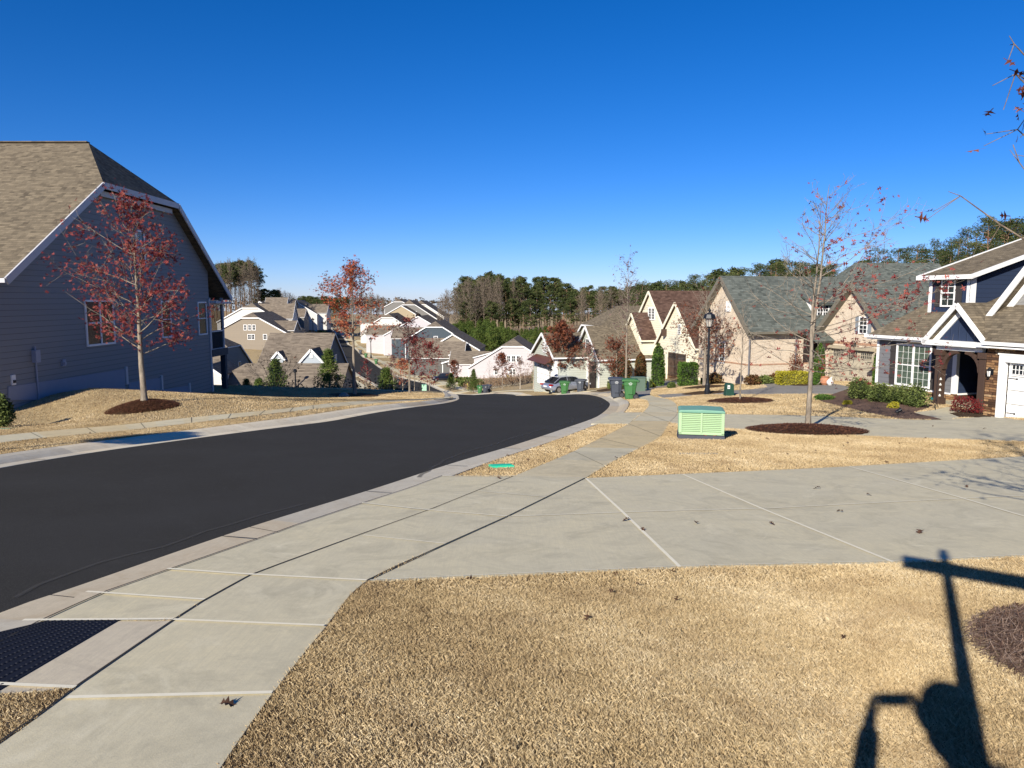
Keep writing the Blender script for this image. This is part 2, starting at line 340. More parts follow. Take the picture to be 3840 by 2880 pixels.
# ------------------------------------------------------------------ plan of the road and pavements (metres, from traced edges)
RD = -.10      # asphalt lies this far below the lawns
E1 = hits([(-900, 2750), (0, 2298), (187, 2238), (933, 1981), (1406, 1834), (1700, 1738), (1920, 1673), (2108, 1611), (2247, 1559), (2289, 1514)], RD)
E1 = [(E1[0][0] - 7, E1[0][1] - 12)] + E1 + [(5.2, 43), (4.2, 52), (1.7, 64), (-1.2, 84), (-5.6, 102), (-9.6, 118), (-17.2, 148), (-23, 165), (-37, 205), (-49, 244), (-64, 290), (-80, 340), (-92, 380), (-95, 430), (-90, 520)]
E2 = hits([(-700, 1900), (0, 1754), (512, 1673), (1267, 1574), (1640, 1516)], RD)
E2 = [(E2[0][0] - 10, E2[0][1] - 9)] + E2 + [(-3.3, 46), (-5.6, 60), (-9.2, 82), (-13.6, 99), (-17.8, 115), (-25.6, 146), (-31, 163), (-45, 201), (-57, 240), (-72, 286), (-88, 338), (-101, 380), (-104, 430), (-99, 520)]
def resample(P, n=None, step=None, smooth=True):
    P = np.array(P, dtype=float)
    if smooth and len(P) > 2:
        Q = []
        for i in range(len(P) - 1):
            p0, p1, p2, p3 = P[max(i - 1, 0)], P[i], P[i + 1], P[min(i + 2, len(P) - 1)]
            l0, l1, l2 = [max(np.linalg.norm(b - a), 1e-6) ** .5 for a, b in ((p0, p1), (p1, p2), (p2, p3))]
            m1 = ((p1 - p0) / (l0 * l0) - (p2 - p0) / ((l0 + l1) * max(l0, 1e-6)) ) if i > 0 else None
            t1 = (p2 - p0) / (np.linalg.norm(p2 - p1) + (np.linalg.norm(p1 - p0) or 0)) if i > 0 else (p2 - p1) / np.linalg.norm(p2 - p1)
            t2 = (p3 - p1) / (np.linalg.norm(p3 - p2) + np.linalg.norm(p2 - p1)) if i < len(P) - 2 else (p2 - p1) / np.linalg.norm(p2 - p1)
            Lg = np.linalg.norm(p2 - p1)
            for t in np.linspace(0, 1, 9)[:-1]:
                h00, h10, h01, h11 = 2 * t ** 3 - 3 * t * t + 1, t ** 3 - 2 * t * t + t, -2 * t ** 3 + 3 * t * t, t ** 3 - t * t
                Q.append(h00 * p1 + h10 * t1 * Lg + h01 * p2 + h11 * t2 * Lg)
        Q.append(P[-1]); P = np.array(Q)
    s = np.concatenate([[0], np.cumsum(np.linalg.norm(np.diff(P, axis=0), axis=1))])
    if n is None: n = max(2, int(s[-1] / step) + 1)
    t = np.linspace(0, s[-1], n); return np.stack([np.interp(t, s, P[:, 0]), np.interp(t, s, P[:, 1])], 1)
def offset(P, d):
    """offset to the right of travel by d"""
    T = np.gradient(P, axis=0); T /= np.linalg.norm(T, axis=1)[:, None] + 1e-9
    return P + np.stack([T[:, 1], -T[:, 0]], 1) * d
def inside(Q, poly):
    Q = np.asarray(Q); poly = np.asarray(poly); x, y = Q[:, 0], Q[:, 1]; r = np.zeros(len(Q), bool); j = len(poly) - 1
    for i in range(len(poly)):
        xi, yi = poly[i]; xj, yj = poly[j]
        c = ((yi > y) != (yj > y)); r ^= c & (x < (xj - xi) * (y - yi) / ((yj - yi) if yj != yi else 1e-12) + xi); j = i
    return r
RE = resample(E1, step=.8); LE = resample(E2, step=.8)
road_poly = np.concatenate([offset(RE, .52), offset(LE, -.52)[::-1]])
# terrain sheet
def axis_(lo, hi, c0, c1, fine, grow):
    a = list(np.arange(c0, c1 + 1e-6, fine)); s = fine
    while a[-1] < hi: s = min(s * grow, 60); a.append(a[-1] + s)
    s = fine
    while a[0] > lo: s = min(s * grow, 60); a.insert(0, a[0] - s)
    return np.array(a)
gx = axis_(-1500, 1500, -26, 26, .4, 1.05); gy = axis_(-400, 2600, -4, 62, .4, 1.03)
GX, GY = np.meshgrid(gx, gy); P_ = np.stack([GX.ravel(), GY.ravel()], 1); Z_ = TZ(P_)
wide_ = inside(P_, np.concatenate([offset(RE, .98), offset(LE, -.98)[::-1]])); Z_[wide_] -= .07
ins = inside(P_, road_poly); Z_[ins] -= .25
ins_far = ins & (P_[:, 1] > 62); Z_[ins_far] -= .5
nx, ny = len(gx), len(gy); idx = np.arange(nx * ny).reshape(ny, nx)
F_ = np.stack([idx[:-1, :-1].ravel(), idx[:-1, 1:].ravel(), idx[1:, 1:].ravel(), idx[1:, :-1].ravel()], 1)
tag(mesh_np('ground', np.column_stack([P_, Z_]), F_, M_GRASS, smooth=True), kind='structure')
def loft(name, A, B, mat, off=.0, m=4, tint=None, kind='structure', thick=0, offB=None, parent=None):
    """draped sheet between two polylines with the same point count; thick adds side skirts"""
    n = len(A); T = np.linspace(0, 1, m + 1); V = []
    for k in T: V.append(A * (1 - k) + B * k)
    V = np.stack(V, 1).reshape(-1, 2); o2 = off if offB is None else offB
    offs = np.tile(off * (1 - T) + o2 * T, n); Z = TZ(V) + offs; V3 = np.column_stack([V, Z])
    i = np.arange(n * (m + 1)).reshape(n, m + 1)
    F = np.stack([i[:-1, :-1].ravel(), i[:-1, 1:].ravel(), i[1:, 1:].ravel(), i[1:, :-1].ravel()], 1)
    t = np.full(len(F), .5) if tint is None else np.repeat(np.asarray(tint), m)
    if thick:
        ring = list(i[:, 0]) + list(i[-1, 1:]) + list(i[::-1, -1][1:]) + list(i[0, ::-1][1:-1]); b = len(V3)
        low = V3[ring].copy(); low[:, 2] -= thick; V3 = np.concatenate([V3, low]); R = len(ring)
        F = np.concatenate([F, [(ring[k], ring[(k + 1) % R], b + (k + 1) % R, b + k) for k in range(R)]]); t = np.concatenate([t, np.full(R, .5)])
    ob = mesh_np(name, V3, F, mat, attr=t, smooth=False, parent=parent)
    if kind: tag(ob, kind=kind)
    return ob
n_r = 420
RA = resample(E1, n=n_r); LA = resample(E2, n=n_r)
# pair the two edges by arc so the strips stay square across the bend
tag(loft('road', LA, RA, M_ASPH, RD, 8), kind='structure')
PAVED = [np.concatenate([offset(RE, .95), offset(LE, -.95)[::-1]])]
def curb(name, E, side):
    """gutter pan and rolled curb swept along an asphalt edge"""
    n = len(E); prof = [(-.06, RD - .05), (-.02, RD + .004), (.02, RD + .006), (.42, RD - .012), (.55, RD + .045), (.68, -.012), (.86, .012), (.88, -.3)]
    rows = [np.column_stack([offset(E, side * d), TZ(offset(E, side * d)) + z]) for d, z in prof]; V = np.stack(rows, 1).reshape(-1, 3); k = len(prof)
    i = np.arange(n * k).reshape(n, k); F = np.stack([i[:-1, :-1].ravel(), i[:-1, 1:].ravel(), i[1:, 1:].ravel(), i[1:, :-1].ravel()], 1)
    rs = np.random.RandomState(5 + side); seg = np.concatenate([[0], np.cumsum(np.linalg.norm(np.diff(E, axis=0), axis=1))])[:-1]
    slab = rs.choice([.3, .45, .5, .6, .7], 400); tv = slab[(seg / 3.05).astype(int) % 400].copy(); Em = E[:-1]
    if side > 0: tv[(Em[:, 1] > 5.0) & (Em[:, 1] < 8.6)] = .64; V2_ = None
    else: tv[(Em[:, 1] > 15.2) & (Em[:, 1] < 31)] = .95
    t = np.repeat(tv, k - 1)
    return tag(mesh_np(name, V, F, M_CURB, attr=t), kind='structure')
curb('curb', resample(E1, step=.4), 1); curb('curb', resample(E2, step=.4), -1)
def sheet(name, A, B, mat, off, n=None, m=6, tint=None, thick=.1, poly=True, **k):
    fa, fb = k.pop('xy', False), k.pop('xyb', False); A = A if fa else hits(A); B = B if fb else hits(B)
    la = sum(math.dist(A[i], A[i + 1]) for i in range(len(A) - 1)); n = n or max(3, int(la / .6))
    A = resample(A, n=n, smooth=len(A) > 3); B = resample(B, n=n, smooth=len(B) > 3)
    if poly: PAVED.append(np.concatenate([A, B[::-1]]))
    return loft(name, A, B, mat, off, m, tint, thick=thick, **k)
def slabs(n, L_, rs, step=1.6, vals=(.25, .4, .5, .55, .7)):
    s = rs.choice(vals, 200); return s[(np.arange(n - 1) * L_ / n / step).astype(int) % 200]
rs = np.random.RandomState(3)
M_DARKJ = plain('joint_dark', (.03, .027, .024), .95, .3, 20); M_LIGHTJ = plain('joint_light', L('#e8e0c6'), .9, .1, 20)
# right side: walk beside the camera
Lj = [(-700, 3200), (6, 2801), (280, 2592), (651, 2335), (768, 2259), (944, 2162), (1340, 2015), (1614, 1916), (1924, 1790)]
Rj = [(300, 3700), (840, 2872), (1022, 2612), (1217, 2365), (1374, 2186), (1671, 2047), (1901, 1943), (2048, 1870), (2197, 1795)]
sheet('sidewalk', Lj, Rj, M_CONC, .018, n=40, m=4)
Cb = [(143, 2342), (384, 2231), (1042, 2000), (1076, 1986), (1358, 1892), (1536, 1834), (1658, 1788)]
sheet('apron', Cb, [(651, 2333), (768, 2259), (944, 2162), (1340, 2015), (1614, 1916), (1924, 1790)], M_CONC, .014, n=26, m=3)
sheet('curb_ramp', [(-700, 2800), (0, 2420), (143, 2342)], [(-400, 2640), (283, 2592), (651, 2335)], mat_concrete('ramp_concrete', L('#c5b9a2'), L('#d2c5a8')), .017, n=14, m=4)
w2L = [(1924, 1790), (2123, 1708), (2250, 1646), (2356, 1591), (2411, 1548), (2433, 1519), (2416, 1499), (2350, 1484)]
w2R = [(2197, 1795), (2317, 1723), (2400, 1682), (2476, 1639), (2510, 1586), (2540, 1549), (2520, 1504), (2436, 1482)]
t2 = slabs(44, 30, rs, 1.7, (.3, .5, .6)); t2[6:17] = .74
sheet('sidewalk', w2L, w2R, M_CONC, .018, n=44, m=4, tint=t2)
# driveways
dT = [(1924, 1792), (2197, 1795), (2500, 1782), (3027, 1759), (3409, 1738), (3840, 1713), (4600, 1672)]
dTop = [(2197, 1795), (2500, 1782), (3027, 1759), (3409, 1738), (3840, 1713), (4700, 1665)]
dBot = [(1374, 2186), (2000, 2160), (2560, 2134), (2985, 2124), (3348, 2116), (3840, 2092), (5200, 2020)]
sheet('driveway', dTop, dBot, M_CONC, .011, n=60, m=14)
sheet('apron', [(2217, 1591), (2299, 1548)], [(2356, 1591), (2411, 1548)], M_CONC, .015, n=8, m=4)
sheet('driveway', [(2540, 1549), (2724, 1554), (3021, 1559), (3530, 1575), (3745, 1562), (3840, 1578), (4300, 1600)], [(2510, 1586), (2724, 1607), (3020, 1622), (3288, 1638), (3530, 1647), (3840, 1657), (4600, 1700)], M_CONC, .008, n=50, m=8)
sheet('front_walk', [(3424, 1548), (3500, 1567), (3545, 1577)], [(3564, 1527), (3600, 1545), (3742, 1562)], M_CONC, .012, n=10, m=6)
M_PAVER = mat_concrete('paver', L('#8b8780'), L('#99948a'))
sheet('paver_driveway', [(2463, 1481), (2630, 1471), (2760, 1464), (2870, 1455), (2860, 1436), (2923, 1424), (3118, 1436)], [(2490, 1493), (2642, 1480), (2800, 1479), (2900, 1478), (3000, 1477), (3140, 1477), (3186, 1452)], M_PAVER, .008, n=40, m=8)
sheet('paver_driveway', [(2336, 1488), (2350, 1476), (2395, 1452), (2460, 1435), (2500, 1427)], [(2436, 1484), (2440, 1471), (2450, 1456), (2500, 1447), (2560, 1434)], M_PAVER, .006, n=20, m=6)
sheet('driveway', [(2215, 1474), (2300, 1467), (2360, 1452)], [(2312, 1475), (2370, 1464), (2395, 1452)], M_PAVER, .006, n=10, m=4)
sheet('driveway', [(2062, 1472), (2050, 1463), (2058, 1450)], [(2142, 1472), (2170, 1459), (2160, 1448)], M_CONC, .012, n=10, m=4)
# left side walk
wlU = [(-900, 1745), (0, 1636), (217, 1615), (521, 1589), (1059, 1535), (1389, 1504), (1700, 1487)]
wlD = [(-900, 1790), (0, 1663), (217, 1639), (521, 1611), (1059, 1548), (1389, 1515), (1700, 1491)]
nl = 80; sheet('sidewalk', wlU, wlD, M_CONC, .018, n=nl, m=3, tint=slabs(nl, 60, rs, 1.6, (.5, .6, .7)))
# far walk on the outer side of the far road
far = RE[(RE[:, 1] > 58) & (RE[:, 1] < 420)]
fo = offset(far, 2.6); fi = offset(far, 4.1); loft('sidewalk', fo, fi, M_CONC, .05, 2, thick=.1); PAVED.append(np.concatenate([fo, fi[::-1]]))
farl = LE[(LE[:, 1] > 90) & (LE[:, 1] < 420)]
fo = offset(farl, -4.1); fi = offset(farl, -2.6); loft('sidewalk', fo, fi, M_CONC, .05, 2, thick=.1); PAVED.append(np.concatenate([fo, fi[::-1]]))
for yy in (118, 142, 160, 178, 198, 222, 246, 270, 300):
    i = int(np.argmin(np.abs(RE[:, 1] - yy))); A2, B2 = [], []
    for q in (.7, 2.5, 5, 8, 11): a = offset(RE, q)[i - 2]; b = offset(RE, q)[i + 3]; A2.append(tuple(a)); B2.append(tuple(b))
    sheet('driveway', A2, B2, M_CONC, .06, n=8, m=4, xy=True, xyb=True)
for yy in (175, 230, 262, 290):
    i = int(np.argmin(np.abs(LE[:, 1] - yy))); A2, B2 = [], []
    for q in (.7, 2.5, 5, 8, 12): a = offset(LE, -q)[i - 2]; b = offset(LE, -q)[i + 4]; A2.append(tuple(a)); B2.append(tuple(b))
    sheet('driveway', A2, B2, M_CONC, .06, n=8, m=4, xy=True, xyb=True)
# joints
JD, JL = MB(), MB()
def joint(mb, pts, w, off, xy=None):
    P = xy if xy is not None else hits(pts); P = resample(P, step=.35, smooth=False)
    if len(P) < 2: return
    a = offset(P, w / 2); b = offset(P, -w / 2); za = TZ(a) + off; zb = TZ(b) + off; n = len(P)
    V = [(a[i][0], a[i][1], za[i]) for i in range(n)] + [(b[i][0], b[i][1], zb[i]) for i in range(n)]
    mb.add(V, [(i, i + 1, n + i + 1, n + i) for i in range(n - 1)])
for p, w in ((Lj[:-1] + [(1924, 1790)], .016), (Rj[4:], .014), (Cb, .016), ([(-300, 2560), (0, 2420), (143, 2342)], .014), ([(933, 1983), (1042, 2003)], .014), ([(187, 2241), (280, 2251)], .014)): joint(JD, p, w, .023)
for p, w in (([(1358, 1892), (1614, 1920), (1901, 1943)], .03), ([(1792, 1847), (2048, 1870)], .02), ([(1363, 2015), (1671, 2047)], .02), ([(629, 2142), (942, 2164), (1376, 2186)], .035), ([(325, 2229), (768, 2259)], .03), ([(88, 2337), (651, 2333)], .035),
             ([(651, 2335), (1217, 2358)], .03), ([(-300, 2570), (0, 2579), (283, 2592)], .035), ([(254, 2631), (1022, 2612)], .035), ([(1660, 1790), (1924, 1790), (2197, 1797)], .02)): joint(JL, p, w, .026)
for p, w in (([(2197, 1797), (2330, 1920), (2550, 2133)], .035), ([(2560, 1782), (2857, 1912), (3348, 2114)], .035), ([(3184, 1752), (3615, 1874), (3840, 1941), (4200, 2040)], .035), ([(1899, 1942), (2500, 1920), (2857, 1912), (3615, 1873), (3840, 1863), (4500, 1835)], .025)): joint(JL, p, w, .018)
joint(JL, [(1374, 2182), (2560, 2128), (3348, 2110), (3840, 2086)], .012, .018)
for p in (([(2260, 1747), (2150, 1695)]), ([(2470, 1641), (2330, 1632)])): joint(JD, p, .01, .023)
for k in range(9):
    t = k / 9; A = w2L[2 + k // 2]; B = w2R[2 + k // 2]
    if k % 2: joint(JD, [A, B], .012, .023)
for k in np.arange(.06, 1, .042):
    A = resample(hits(wlU), n=200)[int(k * 199)]; B = resample(hits(wlD), n=200)[int(k * 199)]; joint(JD, None, .015, .023, [A, B])
for E_, sd_, c in ((RE, 1, E1), (LE, -1, E2)):
    R2 = resample(c, step=3.05); a = offset(R2, sd_ * .0); b = offset(R2, sd_ * .42)
    for i in range(4, min(len(R2) - 1, 40)):
        P = np.array([a[i], b[i]]); z = TZ(P) + RD + .012; d = (P[1] - P[0]); d /= np.linalg.norm(d); nn = np.array([-d[1], d[0]]) * .008
        JD.add([(P[0][0] + nn[0], P[0][1] + nn[1], z[0]), (P[1][0] + nn[0], P[1][1] + nn[1], z[1]), (P[1][0] - nn[0], P[1][1] - nn[1], z[1]), (P[0][0] - nn[0], P[0][1] - nn[1], z[0])], [(0, 1, 2, 3)])
ST = MB()
for pts, w in (([(1560, 1790), (1700, 1712), (1850, 1668), (1930, 1640), (2030, 1612), (2120, 1590), (2150, 1575), (2130, 1562)], .07), ([(40, 2240), (300, 2130), (640, 2040), (900, 1955), (1150, 1890)], .05), ([(2230, 1530), (2260, 1515), (2240, 1503)], .1)): P_s = resample(hits(pts, RD), step=.25); P_s = P_s + np.random.RandomState(1).normal(0, .03, P_s.shape); joint(ST, None, w, RD + .006, P_s)
sd1 = NT('dust_line', .95, .1); sd1.col((.085, .083, .078)); sd1.b.inputs['Alpha'].default_value = .45; tag(ST.build('road_dust', sd1.m), kind='structure')
tag(JD.build('pavement_joints', M_DARKJ), kind='structure'); tag(JL.build('pavement_joints', M_LIGHTJ), kind='structure')
# mulch beds
BEDS = []
def bed(name, px, py, rx, ry=None, h=.12, mat=None, xy=None, off=.0, lab=None):
    c = xy or hit(px, py); ry = ry or rx; R = 7; S = 40; V = [(c[0], c[1], tz(*c) + h)]; F = []; r_ = random.Random(int(px or 7)); per = [1 + .07 * math.sin(3 * k / S * 6.28 + px) + r_.uniform(-.03, .03) for k in range(S)]
    for j in range(1, R + 1):
        t = j / R
        for k in range(S):
            a = 2 * math.pi * k / S; x = c[0] + rx * t * per[k] * math.cos(a); y = c[1] + ry * t * per[k] * math.sin(a)
            V.append((x, y, tz(x, y) + h * (1 - t * t) - .03 * (j == R) + r_.uniform(-.012, .012) * (j < R) + off))
    for k in range(S): F.append((0, 1 + k, 1 + (k + 1) % S))
    for j in range(R - 1):
        for k in range(S): F.append((1 + j * S + k, 1 + (j + 1) * S + k, 1 + (j + 1) * S + (k + 1) % S, 1 + j * S + (k + 1) % S))
    m = MB(); m.add(V, F); o = m.build(name, mat or M_MULCH, smooth=True); tag(o, kind='structure')
    BEDS.append(np.array(V[-S:])[:, :2]); return o
bed('mulch_bed', 535, 1524, 1.15, 1.2, .12); bed('mulch_bed', 1330, 1484, 1.6, 1.6, .12); bed('mulch_bed', 3020, 1614, 1.6, 1.6, .13)
bed('mulch_bed', 2775, 1504, 1.5, 1.5, .12, M_STRAW); bed('mulch_bed', 2640, 1474, 1.3, 1.3, .1); bed('mulch_bed', 2640, 1452, 1.4, 1.4, .1)
NB = hit(4600, 2345); NBR = math.dist(NB, hit(3640, 2310)); SB_ = hit(4400, 2500); SBR = math.dist(SB_, hit(3650, 2330)); bed('mulch_bed', 4400, 2500, SBR, SBR, .06, M_STRAW)
def polybed(name, pts, mat, h=.06):
    P = np.array(hits(pts)); PAVED.append(P); c = P.mean(0); N = 60; B = resample(np.concatenate([P, P[:1]]), n=N, smooth=False)[:-1]; V = []; F = []; r_ = random.Random(2)
    for j in range(9):
        t = j / 8
        for q in B: x, y = c + (q - c) * t; V.append((x, y, tz(x, y) + .015 + h * (1 - t ** 3) + r_.uniform(-.01, .01)))
    n = len(B)
    for j in range(8):
        for k in range(n): F.append((j * n + k, (j + 1) * n + k, (j + 1) * n + (k + 1) % n, j * n + (k + 1) % n))
    m = MB(); m.add(V, F); return tag(m.build(name, mat, smooth=True), kind='structure')
polybed('mulch_bed', [(3050, 1488), (3110, 1482), (3190, 1455), (3284, 1448), (3500, 1520), (3424, 1547), (3535, 1575), (3380, 1572), (3180, 1530), (3080, 1506)], M_STRAW)
polybed('mulch_bed', [(3560, 1550), (3640, 1530), (3740, 1545), (3742, 1560), (3670, 1566), (3600, 1566)], M_MULCH)
polybed('mulch_bed', [(2300, 1452), (2400, 1420), (2450, 1428), (2380, 1446), (2320, 1462), (2250, 1470), (2210, 1468)], M_MULCH, .02)
polybed('mulch_bed', [(2800, 1430), (2920, 1418), (3130, 1432), (3110, 1444), (2990, 1448), (2925, 1440), (2880, 1424), (2810, 1436)], M_MULCH, .03)
# ------------------------------------------------------------------ house builder
def auto_uv(o):
    me = o.data; uvl = me.uv_layers.new(name='uv'); nv = len(me.vertices)
    co = np.empty(nv * 3); me.vertices.foreach_get('co', co); co = co.reshape(-1, 3)
    nrm = np.empty(len(me.polygons) * 3); me.polygons.foreach_get('normal', nrm); nrm = nrm.reshape(-1, 3)
    ls = np.empty(len(me.polygons), dtype=np.int64); lt = ls.copy(); me.polygons.foreach_get('loop_start', ls); me.polygons.foreach_get('loop_total', lt)
    vi = np.empty(len(me.loops), dtype=np.int64); me.loops.foreach_get('vertex_index', vi)
    pf = np.repeat(np.arange(len(ls)), lt); n = nrm[pf]; c = co[vi]
    h = np.stack([-n[:, 1], n[:, 0], np.zeros(len(n))], 1); hl = np.linalg.norm(h, axis=1); h[hl < 1e-3] = (1, 0, 0); h /= np.linalg.norm(h, axis=1)[:, None]
    u = np.cross(n, h); UV = np.stack([(c * h).sum(1), (c * u).sum(1)], 1); uvl.data.foreach_set('uv', UV.ravel().astype(np.float32))
class House:
    def __init__(s, name, O, yaw, label, group=None, cat='house'):
        s.O = np.array(O, float); s.t = math.radians(yaw); s.x = np.array([math.cos(s.t), math.sin(s.t)]); s.y = np.array([-math.sin(s.t), math.cos(s.t)])
        s.e = empty(name, tuple(s.O), s.t, label, cat, group); s.w, s.r, s.tr = MB(), MB(), MB()
    def on(s, px, py, face='y', c=0.0):
        r = ray(px, py); a = s.y if face == 'y' else s.x; b = s.x if face == 'y' else s.y
        k = (c + s.O[:2] @ a) / (r[:2] @ a); q = r * k; return float((q[:2] - s.O[:2]) @ b), float(q[2] - s.O[2])
    def xy(s, x, y): return s.O[:2] + s.x * x + s.y * y
    def ground(s, x, y): p = s.xy(x, y); return tz(p[0], p[1]) - s.O[2]
    def roofpoly(s, P, m=0, th=.13):
        P = [Vector(p) for p in P]; nrm = Vector((0, 0, 0))
        for i in range(1, len(P) - 1): nrm += (P[i] - P[0]).cross(P[i + 1] - P[0])
        nrm.normalize()
        if nrm.z < 0: nrm = -nrm
        n = len(P); V = P + [p - nrm * th for p in P]
        s.r.add(V, [tuple(range(n)), tuple(range(2 * n - 1, n - 1, -1))] + [(i, i + n, (i + 1) % n + n, (i + 1) % n) for i in range(n)], m)
    def block(s, x0, x1, y0, y1, z0, ze, zr, ridge='x', oh=.35, jk0=0, jk1=0, wm=0, rm=0, trim=True, og=.3, fw=.2):
        """gabled volume; ridge along local x or y; jk = share of the gable height cut by a clipped hip at each end"""
        sw = ridge == 'y'
        if sw: x0, x1, y0, y1 = y0, y1, x0, x1
        Q = (lambda a, b, c: (b, a, c)) if sw else (lambda a, b, c: (a, b, c))
        ym = (y0 + y1) / 2; hw = (y1 - y0) / 2; sl = (zr - ze) / hw
        jk = max(jk0, jk1); d = .06
        def pr(poly, a, b):
            n = len(poly); V = [Q(a, *p) for p in poly] + [Q(b, *p) for p in poly]
            s.w.add(V, [tuple(range(n)), tuple(range(2 * n - 1, n - 1, -1))] + [(i, i + n, (i + 1) % n + n, (i + 1) % n) for i in range(n)], wm)
        r0 = jk0 * (zr - ze) / sl; r1 = jk1 * (zr - ze) / sl
        if jk == 0: pr([(y0, z0), (y0, ze - d), (ym, zr - d * 1.5), (y1, ze - d), (y1, z0)], x0, x1)
        else:
            zj = zr - jk * (zr - ze); q = (zr - zj) / sl
            pr([(y0, z0), (y0, ze - d), (ym - q, zj - d * 1.5), (ym + q, zj - d * 1.5), (y1, ze - d), (y1, z0)], x0, x1)
            if x1 - r1 - x0 - r0 > .3: pr([(ym - q * .98, zj - d * 2), (ym, zr - d * 2), (ym + q * .98, zj - d * 2)], x0 + r0 + (.05 if jk0 else 0), x1 - r1 - (.05 if jk1 else 0))
        for sg in (-1, 1):
            ye = ym + sg * (hw + oh); zee = ze - oh * sl; P = []
            a0, a1 = x0 - og, x1 + og
            P.append(Q(a0, ye, zee))
            if jk0:
                yj = ym + sg * jk0 * hw; P.append(Q(a0, yj, zr - jk0 * (zr - ze))); P.append(Q(x0 - og + jk0 * hw + og * .0, ym, zr))
            else: P.append(Q(a0, ym, zr))
            if jk1:
                yj = ym + sg * jk1 * hw; P.append(Q(x1 + og - jk1 * hw, ym, zr)); P.append(Q(a1, yj, zr - jk1 * (zr - ze)))
            else: P.append(Q(a1, ym, zr))
            P.append(Q(a1, ye, zee)); s.roofpoly(P, rm)
            if trim:
                for a, k, o in ((a0, jk0, -1), (a1, jk1, 1)):
                    yj = ym + sg * k * hw; zj = zr - k * (zr - ze)
                    s.tr.bar(Vector(Q(a - o * .02, ye, zee - .12)), Vector(Q(a - o * .02, yj, zj - .12)), .05, fw)
                s.tr.bar(Vector(Q(a0, ye, zee - .06)), Vector(Q(a1, ye, zee - .06)), .10, .13)
        for a, k, o in ((x0 - og, jk0, 1), (x1 + og, jk1, -1)):
            if k:
                zj = zr - k * (zr - ze); s.roofpoly([Q(a, ym - k * hw, zj), Q(a, ym + k * hw, zj), Q(a + o * k * hw, ym, zr)], rm)
                if trim: s.tr.bar(Vector(Q(a + o * .02, ym - k * hw, zj - .12)), Vector(Q(a + o * .02, ym + k * hw, zj - .12)), .05, .16)
    def U(s, face, c, out, u, n, z):
        """u along the wall, n proud of it"""
        return (u, c + out * n, z) if face == 'y' else (c + out * n, u, z)
    def ubox(s, mb, face, c, out, u0, u1, n0, n1, z0, z1, m=0):
        a = s.U(face, c, out, u0, n0, z0); b = s.U(face, c, out, u1, n1, z1); mb.box(a[0], b[0], a[1], b[1], a[2], b[2], m)
    def window(s, u0, u1, z0, z1, face='y', c=0.0, out=-1, units=1, cx=2, ry=2, t=.09, shutter=None, rail=True, blinds=False, parent=None, mun=.022, glass=None, depth=.05):
        u0, u1 = sorted((u0, u1)); z0, z1 = sorted((z0, z1)); f = MB(); B = lambda *a: s.ubox(f, face, c, out, *a)
        B(u0 - t, u0, 0, depth, z0 - t, z1 + t); B(u1, u1 + t, 0, depth, z0 - t, z1 + t); B(u0, u1, 0, depth, z1, z1 + t); B(u0, u1, 0, depth + .02, z0 - t, z0)
        W = (u1 - u0) / units; zm = (z0 + z1) / 2
        for k in range(units):
            a, b = u0 + k * W, u0 + (k + 1) * W
            if k: B(a - t * .55, a + t * .55, 0, depth, z0, z1)
            if rail: B(a, b, 0, depth * .8, zm - .025, zm + .025)
            for i in range(1, cx):
                q = a + (b - a) * i / cx; B(q - mun / 2, q + mun / 2, .0, depth * .6, z0, z1)
            for hz0, hz1 in (((z0, zm), (zm, z1)) if rail else ((z0, z1),)):
                for j in range(1, ry):
                    q = hz0 + (hz1 - hz0) * j / ry; B(a, b, 0, depth * .55, q - mun / 2, q + mun / 2)
        fo = f.build('window', M_WHITE, parent or s.e)
        g = MB(); s.ubox(g, face, c, out, u0, u1, -.02, depth * .3, z0, z1); g.build('pane', glass or M_GLASS, fo)
        if blinds:
            g = MB(); n = int((z1 - z0) / .06)
            for k in range(n): s.ubox(g, face, c, out, u0 + .01, u1 - .01, depth * .3, depth * .42, z0 + k * .06 + .022, z0 + k * .06 + .045)
            g.build('blind', plain('blind', (.16, .22, .16), .5, .1), fo)
        if shutter:
            for a, b in ((u0 - t - shutter[0], u0 - t), (u1 + t, u1 + t + shutter[0])):
                g = MB(); w = (b - a) / 3
                for k in range(3): s.ubox(g, face, c, out, a + k * w + .006, a + (k + 1) * w - .006, .0, .03, z0 - t, z1 + t)
                for q in (.15, .85): zz = z0 + (z1 - z0) * q; s.ubox(g, face, c, out, a, b, .03, .05, zz - .05, zz + .05)
                g.build('shutter', shutter[1], s.e)
        return fo
    def garage(s, u0, u1, z0, z1, face, c, out, mat, glass_top=True, rows=4, cols=4, trim=None, hinge=True, groove=True):
        u0, u1 = sorted((u0, u1)); f = MB(); s.ubox(f, face, c, out, u0, u1, -.1, .0, z0, z1, 0); W = (u1 - u0) / cols; H = (z1 - z0) / rows
        for i in range(cols):
            for j in range(rows - (1 if glass_top else 0)):
                a, b, p, q = u0 + i * W + .06, u0 + (i + 1) * W - .06, z0 + j * H + .05, z0 + (j + 1) * H - .05
                s.ubox(f, face, c, out, a, b, 0, .014, p, q, 0); s.ubox(f, face, c, out, a + .05, b - .05, .014, .018, p + .04, q - .04, 0)
                n = max(3, int((b - a) / .09))
                for k in range(1, n if groove else 1): s.ubox(f, face, c, out, a + (b - a) * k / n - .012, a + (b - a) * k / n + .012, .018, .03, p + .04, q - .04, 0)
        for j in range(1, rows): s.ubox(f, face, c, out, u0, u1, .0, .004, z0 + j * H - .01, z0 + j * H + .01, 1)
        d = f.build('garage_door', [mat, plain('door_seam', tuple(x * .5 for x in L('#8d8776')), .6)], s.e)
